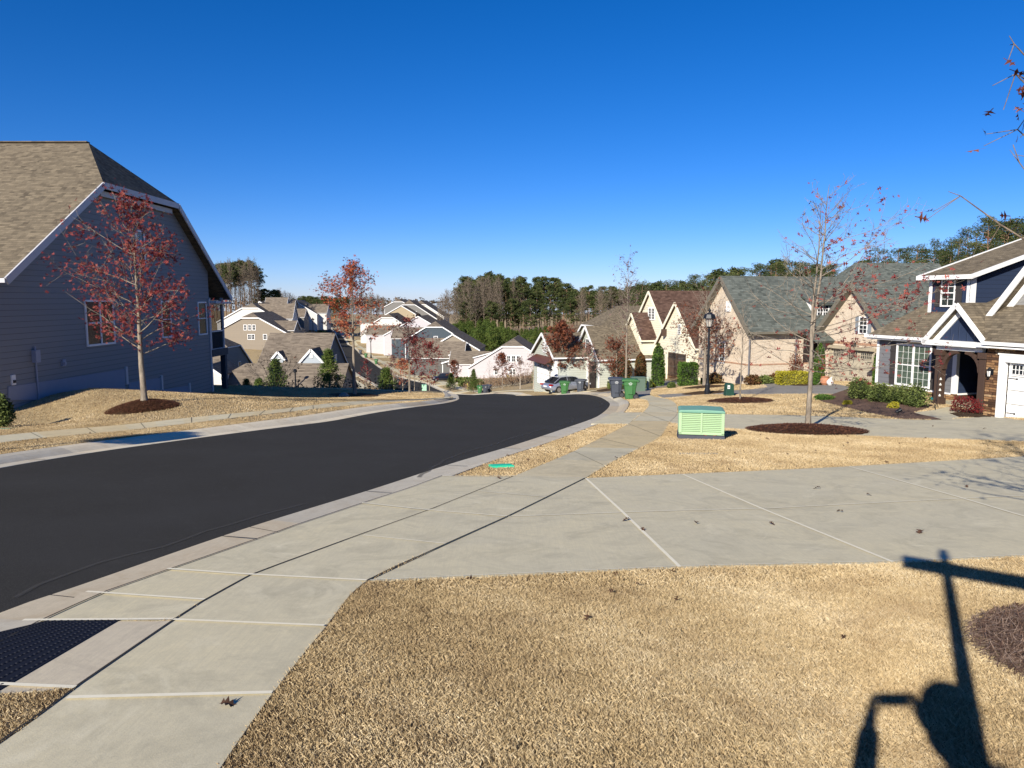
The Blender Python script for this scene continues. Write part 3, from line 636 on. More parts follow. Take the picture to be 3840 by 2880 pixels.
        if glass_top:
            nw = max(2, cols // 2) if cols > 3 else cols; Wn = (u1 - u0) / nw; g = MB(); fr = MB()
            for i in range(nw):
                a, b, p, q = u0 + i * Wn + .14, u0 + (i + 1) * Wn - .14, z1 - H + .09, z1 - .09
                s.ubox(g, face, c, out, a, b, .0, .012, p, q)
                n = 6
                for k in range(n + 1): s.ubox(fr, face, c, out, a + (b - a) * k / n - .011, a + (b - a) * k / n + .011, .012, .03, p, q)
                for z in (p, (p + q) / 2, q): s.ubox(fr, face, c, out, a - .01, b + .01, .012, .032, z - .012, z + .012)
            g.build('pane', M_GLASS, d); fr.build('muntins', mat, d)
        if hinge:
            for z in (z0 + H * .35, z1 - H * 1.15):
                for ua, ub_ in ((u0 + .05, u0 + .42), (u1 - .42, u1 - .05)):
                    g = MB(); s.ubox(g, face, c, out, ua, ub_, .03, .045, z - .012, z + .012); s.ubox(g, face, c, out, ub_ - .06, ub_ - .001, .045, .05, z - .03, z + .03); g.build('hinge', M_DARK, d)
            um = (u0 + u1) / 2
            for k in (-.06, .06): g = MB(); s.ubox(g, face, c, out, um + k - .012, um + k + .012, .03, .06, z0 + H * 1.3, z0 + H * 1.85); g.build('handle', M_DARK, d)
        return d
    def done(s, wall, roof, trim=None):
        if s.w.v: s.wo = s.w.build('wall', wall, s.e); auto_uv(s.wo)
        if s.r.v: s.ro = s.r.build('roof', roof, s.e); auto_uv(s.ro)
        if s.tr.v: s.to = s.tr.build('fascia', trim or M_WHITE, s.e)
        return s
    def part(s, mb, name, mat, parent=None, uv=False, **k):
        o = mb.build(name, mat, parent or s.e, **k)
        if uv: auto_uv(o)
        return o
R_BROWN = mat_shingle('roof_taupe', L('#574f43'), L('#716757'), L('#877b67'), .26, .14)
R_FAR = mat_shingle('roof_taupe_far', L('#62594e'), L('#7a6f62'), L('#8c8070'), .9, .3)
R_GREEN = mat_shingle('roof_green_grey', L('#4a4f4b'), L('#60655f'), L('#757a73'))
R_RED = mat_shingle('roof_red_brown', L('#44342d'), L('#5d483e'), L('#725b4f'))
S_BLUEGREY = mat_siding('siding_blue_grey', L('#7f8283'), .2, .04, sunk=.75)
S_NAVY = mat_siding('siding_navy', L('#28344c'), .2, .08); S_NAVYV = mat_siding('siding_navy_batten', L('#28344c'), vertical=True, batten=.4)
S_GREY = mat_siding('siding_grey', L('#6f7073'), .2, .05); STONE = mat_stone('stacked_stone')
BRICK = mat_brick('tan_brick', L('#c8b59e'), L('#d9cab3'), L('#e2dacb')); S_CREAM = mat_siding('siding_cream', L('#e0d9c0'), .2, .03)
M_BROWNW = plain('brown_timber', L('#4a3a31'), .6, .15, 8); M_SHUT = plain('shutter_dark', L('#3c3938'), .6, .15, 8); M_TAN = plain('garage_tan', L('#b0a793'), .6, .05, 4)

# ------------------------------------------------------------------ A: big blue-grey house on the left (gable wall on the plane x = -17)
A = House('house', (-17, 0, 0), 0, 'large blue-grey lap-sided house with clipped taupe gable behind the red oak')
e0 = A.on(25, 1040, 'x', .4); b0 = A.on(387, 683, 'x', .4); b1 = A.on(669, 765, 'x', .4); e1 = A.on(868, 1115, 'x', .4)
zj = (b0[1] + b1[1]) / 2; slA = (zj - e0[1]) / (b0[0] - e0[0]); slB = (zj - e1[1]) / (e1[0] - b1[0]); ym = b0[0] + (b1[0] - b0[0]) * slB / (slA + slB); zr = zj + slA * (ym - b0[0]); hipx = .4 - 2.5
A.roofpoly([(.4, e0[0], e0[1]), (.4, b0[0], zj), (hipx, ym, zr), (-30, ym, zr), (-30, e0[0], e0[1])])
A.roofpoly([(.4, e1[0], e1[1]), (.4, b1[0], zj), (hipx, ym, zr), (-30, ym, zr), (-30, e1[0], e1[1])])
A.roofpoly([(.4, b0[0], zj), (.4, b1[0], zj), (hipx, ym, zr)])
# ridge cap
A.r.bar((hipx, ym, zr + .02), (-30, ym, zr + .02), .28, .05)
cy = A.on(783, 1123, 'x', 0)[0]
gapz = .1
poly = [(24.5, -8), (24.5, e0[1] - .15), (e0[0] + .3, e0[1] + .0), (b0[0], zj - .24), (b1[0], zj - .24), (cy, e1[1] + slB * (e1[0] - cy) - .24), (cy, -9)]
A.w.prism(poly, -25, 'x', 0, 0)
A.w.box(-25, -3.0, cy, e1[0] - .3, -9, -.0, 0)
# front wing beyond the left edge of the frame
if 0: A.roofpoly([(.35, e0[0] + .1, e0[1] - .02), (.35, 16, e0[1] - .02), (-5, 16, e0[1] + 4.4), (-5, e0[0] + 6, e0[1] + 4.4)]); A.roofpoly([(-5, 16, e0[1] + 4.4), (-5, e0[0] + 6, e0[1] + 4.4), (-10, e0[0] + 1, e0[1]), (-10, 16, e0[1])])
A.tr.bar((.42, e0[0] - .05, e0[1] - .12), (.42, b0[0], zj - .12), .06, .26); A.tr.bar((.42, b0[0], zj - .12), (.42, b1[0], zj - .12), .06, .26); A.tr.bar((.42, b1[0], zj - .12), (.42, e1[0], e1[1] - .12), .06, .26)
A.tr.bar((.12, b0[0] + .2, zj - .4), (.12, b1[0] - .2, zj - .4), .1, .22)
A.tr.bar((.42, e0[0] - .08, e0[1] - .1), (-25, e0[0] - .08, e0[1] - .1), .13, .15); A.tr.bar((.42, e1[0] + .02, e1[1] - .1), (-25, e1[0] + .02, e1[1] - .1), .12, .14)
A.tr.bar((.22, cy + .06, -.2), (.22, e1[0], e1[1] - .32), .3, .12)
A.tr.box(-.02, .05, cy - .14, cy + .03, -9, e1[1] - .1); A.tr.box(-.06, .06, cy, e1[0] - .4, -.35, -.12)
A.done([S_BLUEGREY], [R_BROWN], plain('grey_trim', L('#b9b9bb'), .5, .04))
GL_A = mat_glass('window_glass_shade', (.008, .01, .012), .2)
for (a, b, c, d), n in (((318, 1132, 427, 1282), 2), ((603, 1134, 640, 1259), 1), ((741, 1137, 774, 1249), 1), ((507, 868, 541, 990), 1)):
    p, q = A.on(a, b, 'x', 0), A.on(c, d, 'x', 0); A.window(p[0], q[0], q[1], p[1], 'x', 0.0, 1, n, 1, 1, glass=GL_A, t=.08)
# stepped foundation panel with end boards
fd = MB(); M_FOUND = plain('painted_foundation', L('#8b919e'), .8, .06, 3)
for P in ([(28, 1500), (28, 1450), (140, 1434), (467, 1384), (467, 1500)], [(480, 1500), (480, 1435), (600, 1417), (600, 1500)], [(606, 1500), (606, 1462), (705, 1446), (705, 1500)]):
    pts = [A.on(*p, 'x', .0) for p in P]; fd.prism(pts, .035, 'x', 0)
A.part(fd, 'foundation', M_FOUND)
for x, y0_, y1_ in ((470, 1384, 1442), (603, 1416, 1464), (708, 1443, 1482)):
    p, q = A.on(x, y0_, 'x', 0), A.on(x, y1_, 'x', 0); st = MB(); st.box(.0, .07, p[0] - .09, p[0] + .09, q[1], p[1] + .1); A.part(st, 'end_board', plain('grey_trim', L('#b9b9bb')))
p = A.on(127, 1336, 'x', 0); mb = MB(); mb.box(0, .16, p[0] - .13, p[0] + .13, p[1] - .22, p[1] + .22); mb.tube([(.06, p[0], p[1] - .2), (.06, p[0], p[1] - 1.9)], .03); mb.tube([(.06, p[0], p[1] + .2), (.06, p[0], p[1] + .35)], .03)
A.part(mb, 'electric_meter', plain('meter_grey', L('#8f97a8'), .5))
p = A.on(234, 1360, 'x', 0); mb = MB(); mb.box(0, .08, p[0] - .1, p[0] + .1, p[1] - .12, p[1] + .12); mb.box(.08, .13, p[0] - .06, p[0] + .06, p[1] - .07, p[1] + .03); A.part(mb, 'wall_vent', plain('meter_grey', L('#8f97a8')))
p = A.on(47, 1425, 'x', 0); mb = MB(); mb.box(0, .05, p[0] - .1, p[0] + .1, p[1] - .17, p[1] + .17); mb.box(.05, .09, p[0] - .05, p[0] + .05, p[1] - .1, p[1] - .0, 1); A.part(mb, 'power_outlet', [M_WHITE, M_DARK])
# rear screened porch and its posts
yp = e1[0] - .35; zb = A.on(850, 1315, 'x', 0)[1]; zrail = A.on(840, 1238, 'x', 0)[1]
mb = MB(); mb.box(-3, -.02, cy, yp, zb - .16, zb + .16); mb.box(-.02, .1, cy, yp + .25, zb - .2, zb + .2); A.part(mb, 'porch_deck', plain('dark_timber', L('#3b4048'), .7))
mb = MB()
for y in (cy + .08, yp - .06): mb.box(-.12, .03, y - .07, y + .07, zb, .05)
mb.box(-.1, .02, cy, yp, zrail - .05, zrail + .03); mb.box(-.1, .02, cy, yp, zb + .16, zb + .24); A.part(mb, 'porch_frame', plain('grey_trim', L('#b9b9bb')))
mb = MB()
for k in range(14): y = cy + .18 + k * (yp - cy - .36) / 13; mb.box(-.07, -.03, y - .018, y + .018, zb + .2, zrail)
A.part(mb, 'railing', plain('dark_timber', L('#3b4048')))
mb = MB(); mb.box(-.05, -.045, cy, yp, zb + .2, -.05); g = NT('insect_screen', .9, .1); g.b.inputs['Alpha'].default_value = .45; g.col((.01, .01, .012)); A.part(mb, 'screen', g.m)
mb = MB(); pz = A.ground(-.1, yp) - .5; mb.box(-.2, .08, yp - .2, yp + .08, pz, zb - .16); A.part(mb, 'post', plain('dark_timber', L('#3b4048')))

# ------------------------------------------------------------------ B: navy and grey house with stone, at the right
B = House('house', at(3284, 1455, 38), -72, 'grey and navy house with stacked stone, timber porch columns and white garage door')
def shed(H, P, m=0): H.roofpoly(P, m)
ez, sl = 2.72, .9
B.w.box(0, 4.55, 0, 9, .25, ez - .08, 1)                     # grey siding room
B.w.box(-.03, 4.58, -.03, 9, -1.2, .25, 3)                   # stone base
B.w.box(4.55, 7.7, 2.6, 9, -1.2, ez, 0)                      # back of the porch
B.w.box(4.56, 4.60, 0.02, 2.6, .25, ez - .1, 0)              # navy side of the recess
B.w.box(4.58, 4.64, 0.0, 2.6, -1.2, .25, 3)
B.w.box(7.62, 8.2, -1.84, 9, -1.2, ez, 3); B.w.box(8.2, 14.6, -1.74, 9, 2.3, ez, 3); B.w.box(8.2, 8.25, -1.84, 4, -1.2, 2.3, 3); B.w.box(13.2, 14.6, -1.84, 9, -1.2, ez, 3); B.w.box(8.2, 13.3, 1, 4, -1.2, 2.3, 0)
B.w.box(8.2, 13.3, -1.84, -1.6, 2.28, ez, 3)
# main hipped roof slope and its far hip
B.roofpoly([(-.35, -.4, ez), (4.3, -.4, ez), (4.3, .95, ez + 1.35 * .86), (4.05, .95, ez + 1.35 * .86), (4.05, 4.04, ez + 4.44 * .86)], 0); B.roofpoly([(-.35, -.4, ez), (4.05, 4.04, ez + 4.44 * .86), (4.05, 8.0, ez + 4.44 * .86), (-.35, 12.6, ez)], 0)
B.roofpoly([(4.24, -.4, ez), (14, -.4, ez), (14, 1.1, 4.05), (4.24, 1.1, 4.05)]); B.roofpoly([(4.24, 1.1, 4.05), (14, 1.1, 4.05), (14, 7.5, 6.3), (4.24, 7.5, 6.3)]); B.roofpoly([(4.3, 8, ez + 4), (14, 8, 6.4), (14, 13, ez), (-.35, 13, ez)])
B.tr.bar((-.4, -.46, ez - .05), (4.3, -.46, ez - .05), .13, .14); B.tr.box(-.35, 4.5, -.42, -.02, ez - .2, ez - .14); B.tr.bar((-.42, -.46, ez - .05), (-.42, 9, ez - .05), .13, .14)
# trims at the corners of the window wall
for x0, x1 in ((-.04, .1), (4.45, 4.62)): B.tr.box(x0, x1, -.04, -.0, .25, ez - .15)
B.tr.box(4.62, 4.66, -.04, .14, .25, ez - .15); B.tr.box(0.1, 4.45, -.05, 0, .2, .27); B.tr.box(4.6, 4.68, .14, 2.6, .2, .27)
# porch gable (front at y=-1.5)
px0, px1, pa, pz = 4.62, 7.76, 6.19, 4.38; f0 = -2.0
B.roofpoly([(px0, f0, ez), (pa, f0, pz), (pa, 2.2, pz), (px0, -.3, ez)]); B.roofpoly([(px1, f0, ez), (pa, f0, pz), (pa, 2.2, pz), (px1, .6, ez)])
B.w.prism([(4.97, ez), (pa, 4.02), (7.45, ez)], .1, 'y', -1.66, 2)
for sx in (-1, 1):
    xe = px0 if sx < 0 else px1
    B.tr.bar((xe, f0 - .03, ez - .08), (pa, f0 - .03, pz - .08), .06, .21); B.tr.bar((xe + sx * -.25, -1.69, ez - .08), (pa, -1.69, pz - .36), .06, .2)
    B.tr.slab((xe, f0, ez - .14), (pa, f0, pz - .14), (pa, -1.66, pz - .14), (xe, -1.66, ez - .14), .03)
B.tr.box(px0, px1 + .02, f0 - .06, -1.6, ez - .17, ez + .05); B.tr.box(5.15, 7.35, -1.8, -1.6, ez - .36, ez - .2); B.tr.box(px0 - .06, px0 + .2, f0 - .05, -.4, ez - .14, ez + .02)
# pent roof over the garage and its gutter
B.roofpoly([(7.68, -2.12, 2.84), (14.6, -2.12, 2.84), (14.6, -.5, 4.3), (6.26, -.5, 4.3)]); B.tr.bar((7.7, -2.2, 2.78), (14.6, -2.2, 2.78), .13, .14); B.tr.box(7.4, 14.6, -2.2, -1.8, 2.6, 2.66)
# garage gable set back above the pent roof
B.w.prism([(7.0, 4.2), (10.4, 8.4), (13.8, 4.2)], 4, 'y', -.5, 4)
B.roofpoly([(6.7, -.95, 3.7), (10.4, -.95, 8.55), (10.4, 6, 8.55), (6.7, 6, 3.7)]); B.roofpoly([(14.1, -.95, 3.7), (10.4, -.95, 8.55), (10.4, 6, 8.55), (14.1, 6, 3.7)])
for xa in (6.7, 14.1):
    B.tr.bar((xa, -.98, 3.6), (10.4, -.98, 8.45), .06, .24); B.tr.bar((xa + (.3 if xa < 10 else -.3), -.55, 3.65), (10.4, -.55, 8.1), .06, .24)
    B.tr.slab((xa, -.95, 3.56), (10.4, -.95, 8.4), (10.4, -.5, 8.4), (xa, -.5, 3.56), .03)
# dormer
dx0, dx1, dy, dzb, dzt = 2.0, 4.22, 1.0, 3.85, 5.66
B.w.box(dx0, dx1 - .02, dy, dy + .3, dzb, dzt, 2); B.w.prism([(dy, dzb - .5), (dy, dzt - .02), (dy + 6.2, dzt + 1.82), (dy + 6.2, dzb - .5)], -.15, 'x', dx1, 0); B.w.prism([(dy, dzb - .5), (dy, dzt - .02), (dy + 6.2, dzt + 1.82), (dy + 6.2, dzb - .5)], .15, 'x', dx0, 0)
B.roofpoly([(dx0 - .35, dy - .4, dzt - .06), (dx1 + .35, dy - .4, dzt - .06), (dx1 + .35, dy + 6.6, dzt + 2.02), (dx0 - .35, dy + 6.6, dzt + 2.02)])
B.tr.bar((dx0 - .4, dy - .44, dzt - .12), (dx1 + .4, dy - .44, dzt - .12), .06, .2); B.tr.bar((dx1 + .38, dy - .44, dzt - .12), (dx1 + .38, dy + 6.6, dzt + 1.96), .06, .2); B.tr.bar((dx0 - .38, dy - .44, dzt - .12), (dx0 - .38, dy + 6.6, dzt + 1.96), .06, .2)
for a, b in ((dx0 - .02, dx0 + .15), (dx1 - .17, dx1 + .02)): B.tr.box(a, b, dy - .035, dy, dzb - .05, dzt - .14)
B.tr.box(dx1 - .02, dx1 + .03, dy - .035, dy + .3, dzb, dzt - .1)
B.done([S_NAVY, S_GREY, S_NAVYV, STONE, mat_siding('shingle_grey', L('#8c8b88'), .2, .12)], [R_BROWN])
g_win = mat_glass('window_glass_green', (.012, .017, .015))
B.window(1.32, 3.2, .42, 2.28, 'y', 0, -1, 2, 3, 3, t=.1, shutter=(.38, M_SHUT), blinds=True, glass=g_win, mun=.01)
B.window(2.74, 3.38, 4.24, 5.4, 'y', dy, -1, 1, 2, 2, t=.07, shutter=(.34, M_SHUT), glass=g_win)
B.garage(8.5, 13.2, -.14, 2.06, 'y', -1.7, -1, M_WHITE, cols=8)
mb = MB(); mb.box(8.2, 8.45, -1.9, -1.7, -.3, 2.34); mb.box(8.45, 13.3, -1.9, -1.7, 2.06, 2.34); mb.box(13.2, 13.45, -1.9, -1.7, -.3, 2.34); mb.box(8.15, 13.5, -1.92, -1.84, 2.34, 2.4); B.part(mb, 'door_casing', M_WHITE)
for cx in (5.32, 7.42):
    gz = B.ground(cx, -1.7) - .05; mb = MB()
    mb.box(cx - .15, cx + .15, -1.84, -1.54, gz, ez - .36); mb.box(cx - .2, cx + .2, -1.89, -1.49, gz, gz + .3); mb.box(cx - .2, cx + .2, -1.89, -1.49, ez - .62, ez - .36); mb.box(cx - .17, cx + .17, -1.86, -1.52, gz + .3, gz + .34)
    B.part(mb, 'column', M_BROWNW, bevel=.01)
    sg = 1 if cx < 6 else -1; mb = MB(); P = []
    for k in range(7):
        t = k / 6 * math.pi / 2; P.append((cx + sg * (.15 + .72 * (1 - math.cos(t))), -1.69, ez - 1.2 + .8 * math.sin(t)))
    for k in range(6): mb.bar(P[k], P[k + 1], .2, .16)
    B.part(mb, 'bracket', M_BROWNW)
# porch floor, front door, wall lantern
mb = MB(); mb.box(4.6, 7.6, -1.3, 2.6, B.ground(6, 0) - .4, B.ground(6, -1.4) + .06); B.part(mb, 'porch_floor', M_CONC)
mb = MB(); mb.box(5.5, 6.5, 2.56, 2.6, -.2, 2.0); B.part(mb, 'front_door', plain('door_dark', (.03, .025, .02), .4))
lx, lz = 7.9, 1.62
mb = MB(); yb = -1.84; mb.box(lx - .06, lx + .06, yb - .03, yb, lz - .12, lz + .12); mb.tube([(lx, yb - .03, lz + .05), (lx, yb - .1, lz + .2), (lx, yb - .18, lz + .16)], .012, 6); mb.lathe([(.02, .2), (.09, .1), (.1, .08), (.03, .07)], (lx, yb - .18, lz - .02), 6); mb.lathe([(.01, -.2), (.05, -.17), (.055, -.15), (.02, -.15)], (lx, yb - .18, lz - .02), 6)
for k in range(6):
    a = k * math.pi / 3; mb.bar((lx + .055 * math.cos(a), yb - .18 + .055 * math.sin(a), lz - .18), (lx + .085 * math.cos(a), yb - .18 + .085 * math.sin(a), lz + .07), .01, .01)
wl = B.part(mb, 'wall_lantern', M_DARK)
mb = MB(); mb.lathe([(.045, -.16), (.075, .06)], (lx, yb - .18, lz - .02), 6); B.part(mb, 'glass', plain('lamp_glass', (.7, .7, .66), .1, .05), wl)

# ------------------------------------------------------------------ C: tan brick house with green-grey roof
C = House('house', at(2809, 1350, 45), 18, 'tan brick house with grey-green shingle roof and beige garage door')
C.block(0, 22, 0, 5.6, -1.6, 2.1, 5.12, 'x', .4, og=.35, trim=False)
gx = 5.0; C.block(gx, 13, -5.62, -.28, -2.0, 1.75, 4.68, 'x', .3, og=.4, trim=False)
M_DTRIM = plain('olive_trim', L('#6e695d'), .6, .08)
for x, ya, ze_, yb_, zr_ in ((-.37, -.4, 1.68, 2.8, 5.05), (-.37, 6.0, 1.68, 2.8, 5.05), (gx - .42, -5.92, 1.42, -2.95, 4.62), (gx - .42, .02, 1.42, -2.95, 4.62)):
    C.tr.bar((x, ya, ze_ - .08), (x, yb_, zr_ - .08), .08, .24); C.tr.slab((x, ya, ze_ - .2), (x, yb_, zr_ - .2), (x + .4, yb_, zr_ - .2), (x + .4, ya, ze_ - .2), .04)
C.tr.bar((-.3, -.44, 1.64), (gx, -.44, 1.64), .13, .14)
C.tr.box(gx - .4, gx + .05, -5.9, -5.5, 1.1, 1.5); C.tr.box(gx - .4, gx + .05, -.4, .0, 1.1, 1.5)
C.roofpoly([(3.4, -.02, 1.95), (5.2, -.02, 1.95), (5.2, -1.5, 1.15), (3.7, -1.5, 1.15)]); C.w.box(3.9, 5, -.01, .6, -1.6, 1.3, 1)  # near-black block paints the shade of the recessed entry
# dormer on the main roof
C.w.prism([(.55, 1.9), (.55, 3.45), (2.6, 4.2), (2.6, 1.9)], 2.0, 'x', 5.0, 2); C.roofpoly([(4.8, .2, 3.4), (7.2, .2, 3.4), (7.2, 2.9, 4.45), (4.8, 2.9, 4.45)])
# brick courses: water table and soldier course
C.w.box(-.03, 5, -.03, -.0, -1.6, -.32, 0); C.w.box(-.05, 5, -.05, 0, -.34, -.26, 3); C.w.box(-.03, 0, -.03, 5.6, -1.6, -.32, 0); C.w.box(-.05, 0, -.05, 5.63, -.34, -.26, 3)
C.w.box(gx - .03, gx, -5.62, -.28, 1.0, 1.14, 3)
C.done([BRICK, plain('entry_dark', (.03, .022, .02), .8), plain('dormer_white', (.72, .7, .66), .6), mat_brick('soldier_brick', L('#a37a62'), L('#b98e72'), L('#d8c8b0'), .08, .2)], [R_GREEN], M_DTRIM)
C.garage(-4.62, -1.3, -1.48, .7, 'x', gx - .03, -1, M_TAN, cols=3, rows=4, groove=False)
mb = MB(); mb.box(gx - .12, gx + .0, -1.3, -1.14, -1.6, .86); mb.box(gx - .12, gx + .0, -4.78, -4.62, -1.6, .86); mb.box(gx - .28, gx + .0, -4.78, -1.14, .72, .9); C.part(mb, 'door_casing', plain('casing_beige', L('#a89d86')))  # casing head made deeper to throw a lintel shadow on the flush door
C.window(-3.95, -3.4, 1.72, 2.6, 'x', gx, -1, 1, 2, 2, t=.06, shutter=(.28, plain('shutter_grey', L('#7f868c'), .6)))
C.window(5.3, 6.1, 2.45, 3.25, 'y', .55, -1, 2, 2, 2, t=.07)
p, q = C.on(2728, 1132, 'x', 0), C.on(2737, 1166, 'x', 0); C.window(q[0] - .08, p[0] + .05, q[1], p[1], 'x', 0, -1, 1, 1, 1, t=.04, rail=False, glass=plain('vent_white', (.75, .73, .68)))
p, q = C.on(2702, 1285, 'x', 0), C.on(2716, 1360, 'x', 0); C.window(q[0], p[0], q[1], p[1], 'x', 0, -1, 1, 2, 2, t=.06, glass=g_win)
for dx_p in (-.06, 3.3): mb = MB(); mb.tube([(dx_p, -.08, 1.55), (dx_p, -.08, -1.3)], .05, 8); C.part(mb, 'downspout', plain('downspout_grey', L('#6c6c70'), .5))
mb = MB(); p = C.on(3208, 1300, 'x', gx); yy, zz = p; mb.box(gx - .05, gx, yy - .06, yy + .06, zz - .1, zz + .25); mb.box(gx - .22, gx - .05, yy - .02, yy + .02, zz + .2, zz + .24); mb.prism([(yy - .1, zz + .1), (yy + .1, zz + .1), (yy + .06, zz - .3), (yy - .06, zz - .3)], .18, 'x', gx - .26); C.part(mb, 'wall_lantern', M_DARK)
# C2: grey-green roofed house standing behind
C2 = House('house', at(3330, 1200, 66), 12, 'grey-green roofed house with a white gable end peeking over the brick house roof')
r0 = C2.on(3110, 1015, 'y', 3); r1 = C2.on(3508, 988, 'y', 3)
C2.block(r0[0], r1[0], 0, 6, -6, r1[1] - 3.2, r1[1], 'x', .4, og=.4, jk0=1.0, trim=True, fw=.22)
C2.done([plain('gable_white', (.74, .72, .68), .6)], [R_GREEN], M_DTRIM)

# ------------------------------------------------------------------ D: cream cottage with red-brown roof
D = House('house', at(2611, 1430, 60), 15, 'cream cottage with three steep gables and red-brown shingle roof')
D.block(0, 14, .1, 7.0, -2, 2.9, 6.4, 'x', .25, og=.3, fw=.22); D.block(.9, 24, 6.4, 14.8, -2, 3.1, 7.4, 'x', .25, og=.3, fw=.22); D.block(-.5, 3, 9.2, 13.4, -2, 3.1, 5.35, 'x', .25, og=.3, fw=.2)
D.w.box(-.05, .0, .05, 7.02, -2, .1, 1)
D.done([S_CREAM, STONE], [R_RED], plain('cream_trim', L('#efe9cf'), .5, .03))
D.garage(1.7, 5.0, -.3, 2.05, 'x', -.03, -1, plain('brown_door', L('#5b4a3e'), .5), cols=4, hinge=False)
mb = MB(); mb.box(-.06, .1, 5.0, 5.3, -.4, 2.4); mb.box(-.06, .1, 1.4, 1.7, -.4, 2.4); mb.box(-.06, .1, 1.7, 5.0, 2.05, 2.4); D.part(mb, 'door_casing', plain('cream_trim', L('#efe9cf')))
p, q = D.on(2545, 1218, 'x', 0), D.on(2553, 1238, 'x', 0); D.window(q[0], p[0], q[1] - .3, p[1], 'x', 0, -1, 1, 2, 2, t=.05)
p, q = D.on(2434, 1157, 'x', .9), D.on(2454, 1197, 'x', .9); D.window(q[0], p[0], q[1], p[1], 'x', .9, -1, 2, 2, 2, t=.1)
D.window(7.6, 8.6, 0.6, 2.2, 'x', .9, -1, 1, 2, 2); D.window(10.6, 12.0, 0.4, 2.1, 'x', -.5, -1, 2, 2, 2)
mb = MB(); mb.box(-.45, .0, 5.4, 5.6, 3.4, 4.0); D.part(mb, 'bracket', M_BROWNW); mb = MB(); mb.box(-.12, .0, 6.4, 6.6, 1.4, 1.9); D.part(mb, 'wall_lantern', M_BROWNW)
# ------------------------------------------------------------------ E: pale sage cottage behind the bins
S_SAGE = mat_siding('siding_sage', L('#b3b7ab'), .22, .04)
E_ = House('house', at(2190, 1432, 72), 15, 'pale sage cottage with white-trimmed gables and rust awning behind the silver car')
E_.block(-3.5, 9, -1.8, 5.2, -1.5, 2.75, 4.75, 'x', .3, og=.35, fw=.26); E_.block(-.2, 16, -4.5, 1.5, -1.5, 2.8, 5.5, 'x', .3, og=.35, fw=.26)
E_.block(2.5, 18, -2.4, 10.4, -1.5, 3.0, 7.3, 'x', .3, og=.3, jk0=.45)
E_.w.box(-.24, -.18, -3.7, -1.0, -1, 2.2, 1)  # dark panel on the wall stands for the shaded porch opening
E_.tr.box(-3.56, -3.3, -1.86, -1.8, -1, 2.6); E_.tr.box(-.42, -.2, -1.9, -1.8, -1, 2.6); E_.tr.box(-3.6, -3.5, -1.84, -1.5, -1, 2.6); E_.tr.box(-.3, -.2, -4.56, -4.3, -1, 2.7); E_.tr.box(-.3, -.2, -1.3, -1.0, -1, 2.7)
E_.done([S_SAGE, plain('entry_dark', (.03, .022, .02))], [R_BROWN])
E_.garage(-1.1, 3.9, -.4, 1.75, 'x', -3.55, -1, M_WHITE, cols=6, hinge=False)
mb = MB(); mb.slab((-3.5, -1.5, 2.5), (-3.5, 4.4, 2.5), (-4.5, 4.4, 1.95), (-4.5, -1.5, 1.95), .06); E_.part(mb, 'awning', plain('rust_metal', L('#5d3a30'), .5, .1)); 
p = (1.0, 2.0); E_.window(p[0], p[1], 2.9, 3.8, 'x', -3.5, -1, 2, 2, 2); E_.window(-2.0, -1.0, 3.0, 4.2, 'x', -.2, -1, 1, 2, 2, shutter=(.25, M_SHUT))
